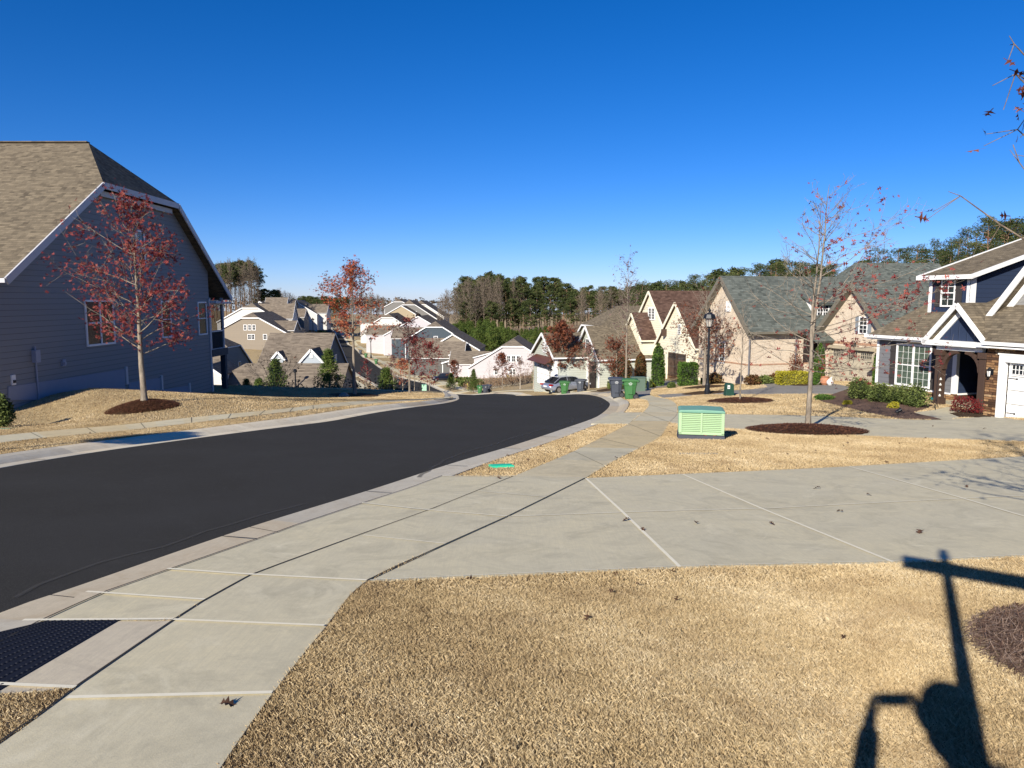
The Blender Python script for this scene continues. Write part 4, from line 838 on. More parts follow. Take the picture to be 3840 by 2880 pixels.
# ------------------------------------------------------------------ cottages across the valley, gable end towards the camera
def cottage(d, yaw, base, pts, depth, wall, label, wins=(), roof=None, wing=None, jk=True, dorm=None, cx=None, group='cottages across the valley'):
    """pts: traced gable outline eave, (break, break | apex), eave in photograph pixels"""
    mx = (pts[0][0] + pts[-1][0]) / 2 if cx is None else cx
    H = House('house', at(mx, base, d), yaw, label, group)
    Q = [H.on(*p) for p in pts]; (xl, zl), (xr, zr_) = Q[0], Q[-1]
    if len(Q) == 4:
        (a, za), (b, zb) = Q[1], Q[2]; z = (za + zb) / 2; sl_ = (z - zl) / (a - xl); sr = (z - zr_) / (xr - b); xm = a + (b - a) * sr / (sl_ + sr); zt = z + sl_ * (xm - a); hp = (b - a) * .45
        H.w.prism([(xl + .3, -3), (xl + .3, zl + .12), (a, z - .2), (b, z - .2), (xr - .3, zr_ + .12), (xr - .3, -3)], depth, 'y', 0)
        L1 = [(xl, -.3, zl), (a, -.3, z), (xm, hp, zt), (xm, depth, zt), (xl, depth, zl)]; R1 = [(xr, -.3, zr_), (b, -.3, z), (xm, hp, zt), (xm, depth, zt), (xr, depth, zr_)]
        H.roofpoly(L1); H.roofpoly(R1); H.roofpoly([(a, -.3, z), (b, -.3, z), (xm, hp, zt)])
        E3 = [((xl, zl), (a, z)), ((a, z), (b, z)), ((b, z), (xr, zr_))]
    else:
        a, z = Q[1]; xm, zt = a, z; sl_ = (z - zl) / (a - xl)
        H.w.prism([(xl + .3, -3), (xl + .3, zl + .12), (a, z - .2), (xr - .3, zr_ + .12), (xr - .3, -3)], depth, 'y', 0)
        H.roofpoly([(xl, -.3, zl), (a, -.3, z), (a, depth, z), (xl, depth, zl)]); H.roofpoly([(xr, -.3, zr_), (a, -.3, z), (a, depth, z), (xr, depth, zr_)])
        E3 = [((xl, zl), (a, z)), ((a, z), (xr, zr_))]
    for (p, q) in E3: H.tr.bar((p[0], -.33, p[1] - .16), (q[0], -.33, q[1] - .16), .08, .3)
    for x in (xl + .3, xr - .3): H.tr.box(x - .08, x + .08, -.03, .0, -3, min(zl, zr_) + (.1))
    if wing:
        side, y0, y1, ext, zw, rise = wing; x0 = xl + .3
        if side < 0: H.block(xl - ext, xm - 1, y0, y1, -3, zl + zw, zl + zw + rise, 'x', .3, og=.3, fw=.3)
        else: H.block(xm + 1, xr + ext, y0, y1, -3, zr_ + zw, zr_ + zw + rise, 'x', .3, og=.3, fw=.3)
    if dorm:
        y0, y1, t, h = dorm; xs = xl + (xm - xl) * t; zs = zl + (zt - zl) * t; sw_ = .28; xe = xm - .3; ze_ = zs + h + (xe - xs) * sw_
        zz = zt - .1; xe = min(xe, xs + (zt - zs - h) / max(sw_, .01)); ze_ = zs + h + (xe - xs) * sw_
        H.w.prism([(xs, zs - .3), (xs, zs + h), (xe, ze_), (xe, zs)], y1 - y0, 'y', y0); H.roofpoly([(xs - .3, y0 - .3, zs + h), (xe, y0 - .3, ze_ + .05), (xe, y1 + .3, ze_ + .05), (xs - .3, y1 + .3, zs + h)]); H.tr.bar((xs - .3, y0 - .32, zs + h - .1), (xe, y0 - .32, ze_ - .05), .06, .2); H.tr.box(xs - .04, xs, y0, y1, zs, zs + h)
    H.done([wall], [roof or R_FAR])
    for (x0, y0, x1, y1, u) in wins:
        p, q = H.on(x0, y0), H.on(x1, y1); H.window(p[0], q[0], q[1], p[1], 'y', 0, -1, u, 2, 1, t=.14, mun=.05)
    return H
sd_ = lambda n, c: mat_siding(n, L(c), .3, .04, sunk=.25)
S_WHT, S_LAV, S_TAUPE, S_DKBL, S_GRY, S_TAN, S_CHAR = sd_('siding_white', '#cdcac2'), sd_('siding_lavender_white', '#bab5b6'), sd_('siding_taupe', '#8b8070'), sd_('siding_dark_teal', '#414c54'), sd_('siding_mid_grey', '#75736f'), sd_('siding_tan', '#a39479'), sd_('siding_charcoal', '#5c5c59')
cottage(165, -4, 1419, [(1752, 1378), (1883, 1298), (1964, 1297), (2062, 1360)], 20, S_LAV, 'lavender-white cottage with a clipped gable, behind the small red tree and the scrub', [(1902, 1335, 1913, 1356, 1), (1920, 1335, 1932, 1356, 1), (1938, 1335, 1949, 1356, 1), (1855, 1384, 1866, 1404, 1), (1910, 1384, 1933, 1404, 2)], wing=(-1, 7, 15, 5, .3, 2.6), dorm=(3, 6.5, .12, 1.3))
G2 = cottage(178, -3, 1388, [(1655, 1360), (1745, 1332), (1790, 1345)], 14, S_CHAR, 'charcoal cottage with a stone front gable, between the lavender-white and taupe cottages', [(1705, 1362, 1714, 1382, 1)], wing=(-1, 4, 13, 8, 1.0, 3.6), dorm=(2, 3.5, .3, 1.2))
cottage(188, -3, 1364, [(1580, 1322), (1698, 1252), (1800, 1312)], 18, S_TAUPE, 'taupe cottage with a plain triangular gable above the black car', (), wing=(-1, 5, 13, 4, .2, 3))
cottage(215, -3, 1312, [(1516, 1274), (1597, 1225), (1660, 1225), (1765, 1292)], 20, S_DKBL, 'dark teal cottage with a clipped gable behind the taupe one', [(1628, 1262, 1640, 1272, 1)], wing=(-1, 6, 15, 5, .2, 3))
cottage(252, -3, 1300, [(1436, 1257), (1568, 1185), (1625, 1218)], 20, S_LAV, 'white-sided cottage half hidden by street trees, above the dark teal cottage', (), wing=(-1, 5, 14, 7, 0, 3))
cottage(290, -2, 1262, [(1395, 1212), (1430, 1190), (1475, 1190), (1530, 1225)], 22, S_WHT, 'bright white cottage with a long dormer across the far street', (), wing=(-1, 6, 15, 6, 0, 3))
cottage(318, -2, 1222, [(1440, 1182), (1504, 1145), (1560, 1178)], 20, S_TAN, 'tan gabled cottage on the far rise left of the big grey one')
cottage(328, -2, 1214, [(1470, 1170), (1509, 1142), (1557, 1142), (1640, 1196)], 22, S_GRY, 'mid grey cottage with a wide clipped gable on the far rise', [(1553, 1168, 1562, 1175, 2), (1616, 1196, 1632, 1204, 2)])
cottage(345, -2, 1210, [(1500, 1170), (1550, 1141), (1596, 1141), (1666, 1187)], 22, S_WHT, 'stark white cottage topping the far rise, right of the grey one', [(1642, 1192, 1656, 1206, 2)])
cottage(380, -2, 1180, [(1440, 1150), (1476, 1131), (1510, 1131), (1560, 1160)], 22, S_GRY, 'farthest grey roofed cottage on the rise, roof just showing over the others')
# left bank of the valley
cottage(200, 3, 1316, [(796, 1250), (904, 1190), (971, 1191), (1080, 1250)], 22, S_TAUPE, 'taupe cottage with a clipped gable and six white windows, right of the screened porch', [(915, 1219, 924, 1237, 1), (931, 1219, 941, 1237, 1), (947, 1219, 957, 1237, 1), (930, 1255, 954, 1272, 2), (988, 1255, 1000, 1272, 1)], wing=(1, 4, 12, .5, .8, 2.4), dorm=None)
cottage(240, 3, 1290, [(812, 1207), (907, 1153), (968, 1154), (1052, 1202)], 22, S_WHT, 'white cottage rising behind the taupe one with windows', (), wing=(1, 3, 11, 3, .8, 4.6))
cottage(262, 3, 1250, [(962, 1165), (972, 1129), (1032, 1160)], 16, S_WHT, 'pale cottage with a steep gable peak just behind the white one', (), wing=(1, 2, 10, 3, .2, 4))
cottage(290, 3, 1220, [(975, 1158), (1008, 1124), (1056, 1150)], 20, S_TAN, 'small tan gabled cottage far back under the bare trees', (), wing=(1, 2, 11, 4, .0, 3))
cottage(300, 3, 1210, [(1040, 1162), (1101, 1125), (1190, 1178)], 18, S_WHT, 'long white cottage at the far end of the street, near the wood', (), wing=(1, 3, 12, 3, .6, 3.4))
cottage(282, 3, 1216, [(1030, 1172), (1066, 1150), (1115, 1190)], 16, S_GRY, 'grey cottage with dark shaded front beside the long white one', (), wing=(1, 2, 10, 2, .2, 3))
# near houses below the left crest, eaves towards the camera
def lower(d, O_, yaw, label): return House('house', O_, yaw, label)
N1 = House('house', at(1019, 1248, 122), 0, 'taupe roofed house with two white-edged front gables and shaded blue end wall')
w_ = N1.on(1258, 1248)[0]; N1.block(0, w_ - .3, -8.6, 8.6, -13, -5.6, 0, 'x', .3, og=.3)
for (ax, ay, lx_, rx_, fy, sub) in ((1042, 1317, 1016, 1069, 1344, 0), (1168, 1308, 1116, 1220, 1362, 1)):
    yd = -6.6 if not sub else -8.4; a = N1.on(ax, ay, 'y', yd); l = N1.on(lx_, fy, 'y', yd)[0]; r = N1.on(rx_, fy, 'y', yd); N1.block(l + .3, r[0] - .3, yd, yd + 7, r[1] - 3, r[1] + .2, a[1], 'y', .3, og=.25, wm=1, fw=.3)
N1.done([S_DKBL, sd_('siding_ice_blue', '#a3abb0')], [R_FAR])
for (a, b, c, d_) in ((1255, 1333, 1262, 1345), (1256, 1405, 1262, 1418)):
    p = N1.on(a, b, 'x', w_ - .3); q = N1.on(c, d_, 'x', w_ - .3); N1.window(p[0], q[0], q[1], p[1], 'x', w_ - .3, 1, 1, 2, 1, t=.12)
p = N1.on(1162, 1322, 'y', -8.4); q = N1.on(1173, 1343, 'y', -8.4); mb = MB(); mb.box(p[0], q[0], -8.5, -8.4, q[1], p[1]); N1.part(mb, 'gable_vent', M_WHITE)
p = N1.on(1034, 1346, 'y', -6.6); q = N1.on(1050, 1358, 'y', -6.6); N1.window(p[0], q[0], q[1], p[1], 'y', -6.6, -1, 2, 2, 1, t=.1)
N2 = House('house', at(905, 1362, 98), 0, 'low taupe roofed house with a black flue, nearest below the left crest')
w_ = N2.on(1300, 1362)[0]; N2.block(-4.6, w_, -5.5, 5.5, -8, -3.6, 0, 'x', .3, og=.3, jk0=1.0, trim=False)
N2.done([S_TAUPE], [R_FAR])
p = N2.on(1107, 1452, 'y', -4.4); z0_ = -2.9; zt = N2.on(1107, 1384, 'y', -4.2)[1]; mb = MB(); mb.tube([(p[0], -4.2, -3.2), (p[0], -4.2, zt - .25)], .09, 8); mb.lathe([(.1, 0), (.24, .0), (.24, .3), (.26, .3), (.1, .42)], (p[0], -4.2, zt - .42), 10); N2.part(mb, 'flue', M_DARK)
N3 = House('house', at(866, 1324, 118), 0, 'blue-grey house seen through the porch posts with a dark clipped roof')
p = N3.on(926, 1359, 'x', 0); N3.block(-14, 0, -7.5, 9, -10, -2.4, 3.0, 'x', .3, og=.3, jk1=.35)
N3.done([S_BLUEGREY], [R_FAR]); N3.window(.3, 1.3, -4.2, -1.9, 'x', 0, 1, 1, 1, 1, t=.1); N3.window(3.0, 4.0, -4.0, -1.7, 'x', 0, 1, 1, 1, 1, t=.1)
cottage(92, 6, 1470, [(745, 1428), (780, 1368), (838, 1408)], 9, S_WHT, 'small white gable wall between the porch post and the big house corner', group=None)
# ------------------------------------------------------------------ plants
def tubes_np(segs, n=5):
    """segs: list of (A, B, ra, rb) -> V, F"""
    S = np.array([(*a, *b, ra, rb) for a, b, ra, rb in segs]); A, Bp, ra, rb = S[:, :3], S[:, 3:6], S[:, 6], S[:, 7]
    d = Bp - A; d /= np.linalg.norm(d, axis=1)[:, None] + 1e-9
    up = np.where(np.abs(d[:, 2:3]) < .9, np.array([[0, 0, 1.]]), np.array([[1., 0, 0]])); r = np.cross(d, up); r /= np.linalg.norm(r, axis=1)[:, None]; q = np.cross(d, r)
    V = np.empty((len(S), 2 * n, 3))
    for k in range(n):
        a = 2 * math.pi * k / n; o = r * math.cos(a) + q * math.sin(a); V[:, k] = A + o * ra[:, None]; V[:, n + k] = Bp + o * rb[:, None]
    F = np.array([(k, (k + 1) % n, n + (k + 1) % n, n + k) for k in range(n)]); F = (F[None] + (np.arange(len(S)) * 2 * n)[:, None, None]).reshape(-1, 4)
    return V.reshape(-1, 3), F
def faces_np(P, size, rs, asp=.6, droop=0.0, tri=False, tint=None):
    """one small bent leaf face at each point"""
    N = len(P); d = rs.normal(size=(N, 3)); d[:, 2] = d[:, 2] * .6 - droop; d /= np.linalg.norm(d, axis=1)[:, None]
    e = np.cross(d, rs.normal(size=(N, 3))); e /= np.linalg.norm(e, axis=1)[:, None] + 1e-9; s = (size * rs.uniform(.6, 1.3, N))[:, None]
    if tri: V = np.stack([P - d * s * .5, P + e * s * asp * .5, P + d * s * .5 - e * s * .1], 1); k = 3
    else: V = np.stack([P - d * s * .5, P + e * s * asp * .5 + d * s * .05, P + d * s * .5, P - e * s * asp * .5 + np.cross(d, e) * s * .15], 1); k = 4
    return V.reshape(-1, 3), np.arange(N * k).reshape(N, k), (tint if tint is not None else rs.uniform(0, 1, N))
def oak_faces(P, size, rs, droop=.2):
    """lobed leaves: a blade with side lobes, five small quads each"""
    N = len(P); d = rs.normal(size=(N, 3)); d[:, 2] = d[:, 2] * .6 - droop; d /= np.linalg.norm(d, axis=1)[:, None]
    e = np.cross(d, rs.normal(size=(N, 3))); e /= np.linalg.norm(e, axis=1)[:, None] + 1e-9; n = np.cross(d, e); s = (size * rs.uniform(.6, 1.3, N))[:, None]; Q = []
    def q(*uv): Q.append(np.stack([P + d * s * u + e * s * v + n * s * (.25 * abs(v)) for u, v in uv], 1))
    q((-.5, -.03), (-.5, .03), (.5, .05), (.5, -.05))
    q((-.15, .0), (-.05, .45), (.0, .3), (.12, .0)); q((-.15, .0), (.12, .0), (.0, -.3), (-.05, -.45)); q((.12, .0), (.32, .36), (.3, .18), (.42, .0)); q((.12, .0), (.42, .0), (.3, -.18), (.32, -.36))
    V = np.stack(Q, 1).reshape(-1, 3); return V, np.arange(N * 20).reshape(N * 5, 4), np.repeat(rs.uniform(0, 1, N), 5)
def branchy(rs, H, r0, clear, R, nb, shape, up=.5, leaders=1, sub=5, twig=.35, wig=.05, split=.0, asym=(0, 0)):
    """young street tree skeleton: returns segments and twig points"""
    segs = []; tips = []
    def limb(p, d, L_, ra, rb, steps, depth):
        pts = [np.array(p, float)]; d = np.array(d, float); d /= np.linalg.norm(d)
        for i in range(steps):
            d = d + rs.normal(0, wig * 2.2, 3); d[2] += .035; d /= np.linalg.norm(d); pts.append(pts[-1] + d * L_ / steps)
        for i in range(steps): segs.append((pts[i], pts[i + 1], ra + (rb - ra) * i / steps, ra + (rb - ra) * (i + 1) / steps))
        return pts
    tops = []
    for l in range(leaders):
        off = rs.uniform(-1, 1, 2) * split * (1 if leaders > 1 else 0); hs = clear + (H - clear) * .18 if leaders > 1 else 0; n = 16; pts = []; base = np.zeros(3)
        wx = np.cumsum(rs.normal(0, wig * .5, n + 1)) * H / n; wy = np.cumsum(rs.normal(0, wig * .5, n + 1)) * H / n
        HH = H * (1 - .07 * l)
        for i in range(n + 1):
            z = HH * i / n; k = max(0, (z - hs) / max(H - hs, .1)) if leaders > 1 else 0; kk = min(1, z / max(hs, .1)) if leaders > 1 else 1
            pts.append(np.array([wx[i] * kk + off[0] * k ** .7, wy[i] * kk + off[1] * k ** .7, z]) if not (l and z < hs) else np.array([0, 0, z]) + (tops[0][i] - np.array([0, 0, tops[0][i][2]])) * 1)
        rad = [r0 * (1 - .93 * (i / n) ** .8) * (1.25 if i == 0 else 1) for i in range(n + 1)]
        for i in range(n):
            if l == 0 or pts[i][2] >= hs * .9: segs.append((pts[i], pts[i + 1], rad[i], rad[i + 1]))
        tops.append(pts)
    for b in range(nb):
        t = (b + rs.uniform(0, .8)) / nb; z = clear + (H * .97 - clear) * t ** .9; pts = tops[b % leaders]; i = min(15, int(z / H * 16)); p = pts[i] + (pts[i + 1] - pts[i]) * (z / H * 16 - i)
        az = b * 2.4 + rs.uniform(-.5, .5); L_ = R * shape(t) * rs.uniform(.65, 1.15); dr = np.array([math.cos(az), math.sin(az), 0]); L_ *= 1 + asym[0] * dr[0] + asym[1] * dr[1]
        u = up + .9 * t + rs.uniform(-.15, .15); d = dr + np.array([0, 0, u]); rb = max(.005, r0 * .2 * (1 - t * .6)); P = limb(p, d, L_, rb, .004, 6, 0)
        for s_ in range(sub):
            k = rs.randint(1, 7); q = P[k]; dd = (P[k] - P[k - 1]); dd = dd / (np.linalg.norm(dd) + 1e-9) + rs.normal(0, .6, 3); dd[2] += .15
            T = limb(q, dd, L_ * twig * rs.uniform(.5, 1.2), rb * .35, .003, 3, 1)
            for a in T[1:]: tips.append((a, t, az))
            for w in range(3):
                q2 = T[rs.randint(1, 4)]; e = (T[-1] - T[0]) / (np.linalg.norm(T[-1] - T[0]) + 1e-9) + rs.normal(0, .8, 3); e2 = q2 + e / np.linalg.norm(e) * L_ * twig * .4 * rs.uniform(.4, 1.1)
                segs.append((q2, e2, .0035, .002)); tips.append((e2, t, az)); tips.append(((q2 + e2) / 2, t, az))
        for a in P[3:]: tips.append((a, t, az))
    return segs, tips
def make_tree(name, loc, rs, skel, leaf_n, leaf_size, bark, leafm, label=None, cat='tree', group=None, keep=None, oak=True, n=6, jit=.12, rz=0, droop=.25):
    segs, tips = skel; root = empty(name, loc, rz, label, cat, group)
    V, F = tubes_np(segs, n); mesh_np('trunk', V, F, bark, root, smooth=True)
    if leaf_n:
        T = [t for t in tips if keep is None or keep(t, rs)]; T = [T[i] for i in rs.permutation(len(T))[:max(20, int(len(T) * .6))]]
        if T:
            ix = rs.randint(0, len(T), leaf_n); P = np.array([T[i][0] for i in ix]) + rs.normal(0, jit, (leaf_n, 3))
            V, F, t = (oak_faces if oak else faces_np)(P, leaf_size, rs, droop=droop); mesh_np('crown', V, F, leafm, root, attr=t)
    return root
BARK_Y = mat_bark('bark_grey', L('#5c544a'), L('#9f9382')); BARK_D = mat_bark('bark_brown', L('#4b4038'), L('#8b7d6c')); BARK_P = mat_bark('bark_pine', L('#5a4638'), L('#9b7f68')); BARK_W = mat_bark('bark_pale', L('#8f8577'), L('#c3b8a6'))
LF_RED = mat_leaf('leaf_red', L('#501d22'), L('#813434'), L('#b06656')); LF_ORG = mat_leaf('leaf_orange', L('#6c2822'), L('#9c4a30'), L('#bf7650')); LF_BRN = mat_leaf('leaf_brown', L('#472621'), L('#70402f'), L('#9a6145'))
LF_MAR = mat_leaf('leaf_maroon', L('#42161a'), L('#6c2426'), L('#943a35')); LF_DUL = mat_leaf('leaf_dull', L('#5a4038'), L('#86655a'), L('#b08d80')); LF_PUR = mat_leaf('leaf_purple', L('#3d2a30'), L('#65474c'), L('#8f6f70'))
conic = lambda t: (1 - t) ** .75 * min(1, .55 + 2.2 * t) + .08
oval = lambda t: math.sin(math.pi * min(1, t * .85 + .12)) ** .7
def topz(py, d): return ray(1920, py)[2] * d
def street(px, py, top, seed, leafm, leaf_n, R, label, clear=.25, nb=34, shape=conic, bark=BARK_Y, r0=.075, lsize=.13, group='young street trees', d=None, **k):
    rs = np.random.RandomState(seed); xy = hit(px, py) if d is None else at(px, py, d)[:2]; z = tz(*xy); H = topz(top, xy[1]) - z
    sk = {q: k.pop(q) for q in ('up', 'leaders', 'sub', 'twig', 'wig', 'split', 'asym') if q in k}
    return make_tree('street_tree', (xy[0], xy[1], z - .05), rs, branchy(rs, H, r0, H * clear, R, nb, shape, **sk), leaf_n, lsize, bark, leafm, label, 'tree', group, **k)
street(539, 1517, 735, 11, LF_RED, 3700, 2.9, 'dense red-leaved young oak standing in a mulch ring before the big blue-grey house', clear=.235, nb=40, r0=.11, lsize=.14, up=.25, asym=(-.22, 0), sub=6, keep=lambda t, r: r.rand() < 1.05 - .9 * t[1])
street(1330, 1485, 985, 22, LF_ORG, 3000, 2.9, 'orange and red leaved oak at the far left of the road, beside the left sidewalk', clear=.42, nb=30, r0=.12, lsize=.17, up=.5, sub=6, keep=lambda t, r: r.rand() < 1.05 - .75 * t[1])
street(1537, 1474, 1190, 33, LF_RED, 500, 1.9, 'thin young oak with wide sparse dark red top, near the left bend of the road', clear=.35, nb=22, r0=.08, up=.3, lsize=.17)
street(1612, 1473, 1290, 34, LF_MAR, 900, 2.0, 'low deep maroon tree beyond the left crest, behind the thin oak trunk', clear=.3, nb=24, r0=.08, shape=oval, lsize=.24, d=78)
street(1555, 1445, 1270, 35, LF_MAR, 1500, 3.0, 'bushy dark red tree by the valley street, left of the black car', clear=.3, nb=28, r0=.1, shape=oval, lsize=.32, d=118)
street(2108, 1454, 1207, 44, LF_BRN, 4200, 2.0, 'dense rusty brown tree by the silver car and the farther green bin', clear=.27, nb=44, r0=.11, lsize=.26, shape=lambda t: (.62 + .38 * math.sin(math.pi * min(1, t * 1.25))) * (1 - t ** 3) + .1, up=.55, sub=8, d=70)
street(2209, 1443, 1292, 45, LF_DUL, 700, 1.6, 'small tree with dull pinkish leaves in the mulch beside the grey bin', clear=.36, nb=24, r0=.08, lsize=.2, d=67)
street(2347, 1420, 966, 46, LF_PUR, 420, 2.1, 'tall slender tree with sparse purple-black leaves above, behind the paired bins', clear=.27, nb=38, r0=.1, lsize=.16, up=.95, d=53, shape=lambda t: .95 - .5 * t)
street(2310, 1424, 1290, 47, LF_BRN, 1300, 1.7, 'low russet leafed tree left of the slender tree behind the paired bins', clear=.25, nb=24, r0=.07, shape=oval, lsize=.2, d=58)
street(2642, 1446, 1090, 48, LF_BRN, 1700, 2.6, 'brown-leaved oak with bare upper twigs right behind the black street lamp', clear=.22, nb=40, r0=.13, lsize=.17, up=.5, sub=6, d=46, keep=lambda t, r: t[1] < .42 or r.rand() < .04, shape=lambda t: 1 - .55 * t)
street(2773, 1506, 1130, 49, LF_RED, 0, 1.5, 'bare thin sapling in its own mulch ring right of the street lamp', clear=.3, nb=22, r0=.045, up=.6, wig=.07)
street(3029, 1606, 690, 61, LF_RED, 850, 2.9, 'tall half-bare oak with forked leader and red leaves, before the tan brick house', clear=.24, nb=52, sub=7, r0=.082, lsize=.14, leaders=2, split=.3, up=.02, asym=(.28, -.1), twig=.32, keep=lambda t, r: (math.cos(t[2]) > .1 and t[1] < .45) or r.rand() < .06, shape=lambda t: (1 - t) ** .8 + .16)
street(1884, 1458, 1325, 71, LF_BRN, 900, 2.1, 'small russet tree in front of the lavender-white cottage', clear=.3, nb=26, r0=.09, lsize=.32, d=112)
street(1951, 1465, 1345, 72, LF_DUL, 350, 1.9, 'pinkish nearly bare tree right of the small russet tree', clear=.3, nb=26, r0=.08, lsize=.22, d=102, bark=BARK_W)
street(2000, 1458, 1320, 73, LF_DUL, 320, 2.2, 'pale bare tree left of the sage cottage garage', clear=.25, nb=28, r0=.08, lsize=.2, d=92, bark=BARK_W)
street(1834, 1444, 1350, 74, LF_DUL, 0, 1.6, 'bare sapling before the white cottage wall with no leaves at all', clear=.2, nb=22, r0=.06, d=120)
street(1703, 1438, 1353, 75, LF_BRN, 800, 2.0, 'brown conical tree in the lawn beside the black car', clear=.25, nb=26, r0=.08, lsize=.35, d=140)
street(1640, 1420, 1352, 76, LF_DUL, 120, 1.6, 'very small leafless tree left of the black car', clear=.3, nb=16, r0=.07, lsize=.25, d=155)
for i, (px, d, top, m, lab) in enumerate(((1478, 84, 1330, LF_DUL, 'slim pale-trunked tree at the inner edge of the valley street, leftmost of two'), (1512, 80, 1345, LF_ORG, 'slim pale-trunked tree at the inner edge of the valley street, rightmost of two'), (1372, 110, 1345, LF_MAR, 'narrow crimson tree left of the bright green young pine'))):
    street(px, 1460, top, 80 + i, m, 450, 1.6, lab, clear=.4, nb=20, r0=.07, lsize=.22, bark=BARK_W, d=d)
street(1500, 1300, 1215, 90, LF_MAR, 600, 2.2, 'dark red tree at the corner of the white-sided cottage across the street', clear=.2, nb=20, r0=.1, lsize=.5, d=235, shape=oval)
street(1290, 1235, 1165, 91, LF_RED, 700, 2.6, 'red tree at the far end of the street by the long white cottage', clear=.2, nb=20, r0=.12, lsize=.6, d=330, shape=oval)
# crape myrtle with several stems
rs = np.random.RandomState(5); S_, T_ = [], []
for k in range(9):
    sg, tp = branchy(rs, 3.6 * rs.uniform(.7, 1), .035, 1.2, .9, 9, lambda t: .9, up=1.0, sub=4); a = k * .7; lean = rs.uniform(.15, .75)
    M_ = lambda p: np.array([p[0] + math.cos(a) * p[2] * lean, p[1] + math.sin(a) * p[2] * lean * .6, p[2] * (1 - lean * .25)])
    S_ += [(M_(p), M_(q), x, y) for p, q, x, y in sg]; T_ += [(M_(t[0]), t[1], t[2]) for t in tp]
xy = at(1035, 1450, 54); make_tree('crape_myrtle', (xy[0], xy[1], tz(*xy[:2]) - .1), rs, (S_, T_), 60, .2, BARK_D, LF_BRN, 'spreading many-stemmed bare tree on the left crest in front of the taupe roofs', 'tree')
# near tree just outside the right edge: its twigs reach into the frame and shade the drive
rs = np.random.RandomState(17); nx_, ny_ = NB; nz_ = tz(nx_, ny_)
sk = branchy(rs, 6.2, .08, 1.9, 2.0, 36, lambda t: 1 - .5 * t, up=.45, sub=6, twig=.4)
S2, T2 = sk
for (px, py, d0, q) in ((3610, 733, 5.2, (.9, .1, 2.3)), (3800, 160, 4.6, (.2, .1, 3.6)), (3800, 285, 4.6, (.2, .1, 3.3)), (3825, 480, 5.0, (.3, .0, 2.9))):
    E2_ = np.array(at(px, py, d0)) - np.array([nx_, ny_, nz_]); A_ = np.array([0, 0, max(1.9, E2_[2] - 1.1)]); prev = A_
    for k in range(1, 8):
        t = k / 7; p = A_ + (E2_ - A_) * t + np.array([0, 0, -.12 * math.sin(math.pi * t)]) + rs.normal(0, .012, 3); S2.append((prev, p, .017 * (1.1 - t) + .004, .017 * (1.1 - t - .14) + .004)); prev = p
        if t > .55:
            for w in range(3):
                e = p + rs.normal(0, .09, 3) + np.array([-.05, 0, .0]); S2.append((p, e, .003, .002)); T2.append((e, .1, 3.0)); T2.append((p, .1, 3.0)); T2.append((e, .1, 3.0))
make_tree('street_tree', (nx_, ny_, nz_), rs, (S2, T2), 420, .1, BARK_D, LF_BRN, 'nearest oak, only its leafy twig ends reaching in at the upper right edge', 'tree', 'young street trees', keep=lambda t, r: r.rand() < .4 or t[2] == 3.0, jit=.035)

# ---- evergreens
def needle_blob(rs, C, R, n, size, squash=.6):
    P = rs.normal(size=(n, 3)); P /= np.linalg.norm(P, axis=1)[:, None]; P *= (rs.uniform(.35, 1, n) ** .5)[:, None]; return C + P * np.array([R, R, R * squash])
def pine_proto(seed, H=20.0, full=.45, nb=46, R=3.0, per=30, size=.62):
    rs = np.random.RandomState(seed); segs = []; z = np.linspace(0, H, 12); wx = np.cumsum(rs.normal(0, .09, 12)); wy = np.cumsum(rs.normal(0, .09, 12)); P0 = np.stack([wx, wy, z], 1)
    for i in range(11): segs.append((P0[i], P0[i + 1], .24 * (1 - i / 12.5), .24 * (1 - (i + 1) / 12.5)))
    pts, tint = [], []
    for b in range(nb):
        t = rs.uniform(0, 1) ** .8; zz = H * (1 - full) + H * full * t * .97; i = min(10, int(zz / H * 11)); p = P0[i]; az = rs.uniform(0, 6.28); L_ = R * (math.sin(math.pi * min(.97, .22 + t * .75)) ** .8) * rs.uniform(.5, 1.15) + .2
        e = np.array([p[0] + math.cos(az) * L_, p[1] + math.sin(az) * L_, zz + L_ * rs.uniform(.05, .5)]); segs.append((np.array([p[0], p[1], zz]), e, .05, .02)); c = rs.uniform(0, 1)
        for q, rr in ((1.0, 1.0), (.62, .8)):
            C = np.array([p[0], p[1], zz]) * (1 - q) + e * q; P = needle_blob(rs, C, rr * rs.uniform(.7, 1.15), per, size, .55); pts.append(P); tint.append(np.clip(c * .7 + rs.uniform(0, .3, per), 0, 1))
    for k in range(6):
        zz = H * rs.uniform(.3, 1 - full); az = rs.uniform(0, 6.28); i = min(10, int(zz / H * 11)); segs.append((P0[i] * [1, 1, 0] + [0, 0, zz], P0[i] * [1, 1, 0] + [math.cos(az) * 1.4, math.sin(az) * 1.4, zz + .2], .04, .01))
    return segs, np.concatenate(pts), np.concatenate(tint), rs, size
LF_PINE = mat_leaf('pine_needles', L('#2a341c'), L('#444f2b'), L('#6c6f40'), .8, .1); LF_YP = mat_leaf('young_pine_needles', L('#2e401d'), L('#50622b'), L('#7d8442'), .8, .15); LF_ARB = mat_leaf('arborvitae_leaf', L('#2c431a'), L('#486326'), L('#6c8238'), .8, .1)
LF_SHR = mat_leaf('shrub_leaf', L('#303c1c'), L('#586532'), L('#8a9152'), .7, .1); LF_YEL = mat_leaf('golden_leaf', L('#6c6a1c'), L('#a39a2c'), L('#c9bf4a'), .7, .2); LF_RUS = mat_leaf('russet_shrub', L('#3d2a1c'), L('#65452a'), L('#6d6a32'), .8, .1); LF_SCR = mat_leaf('scrub', L('#4a3526'), L('#7a5a40'), L('#a5835c'), .9, .1)
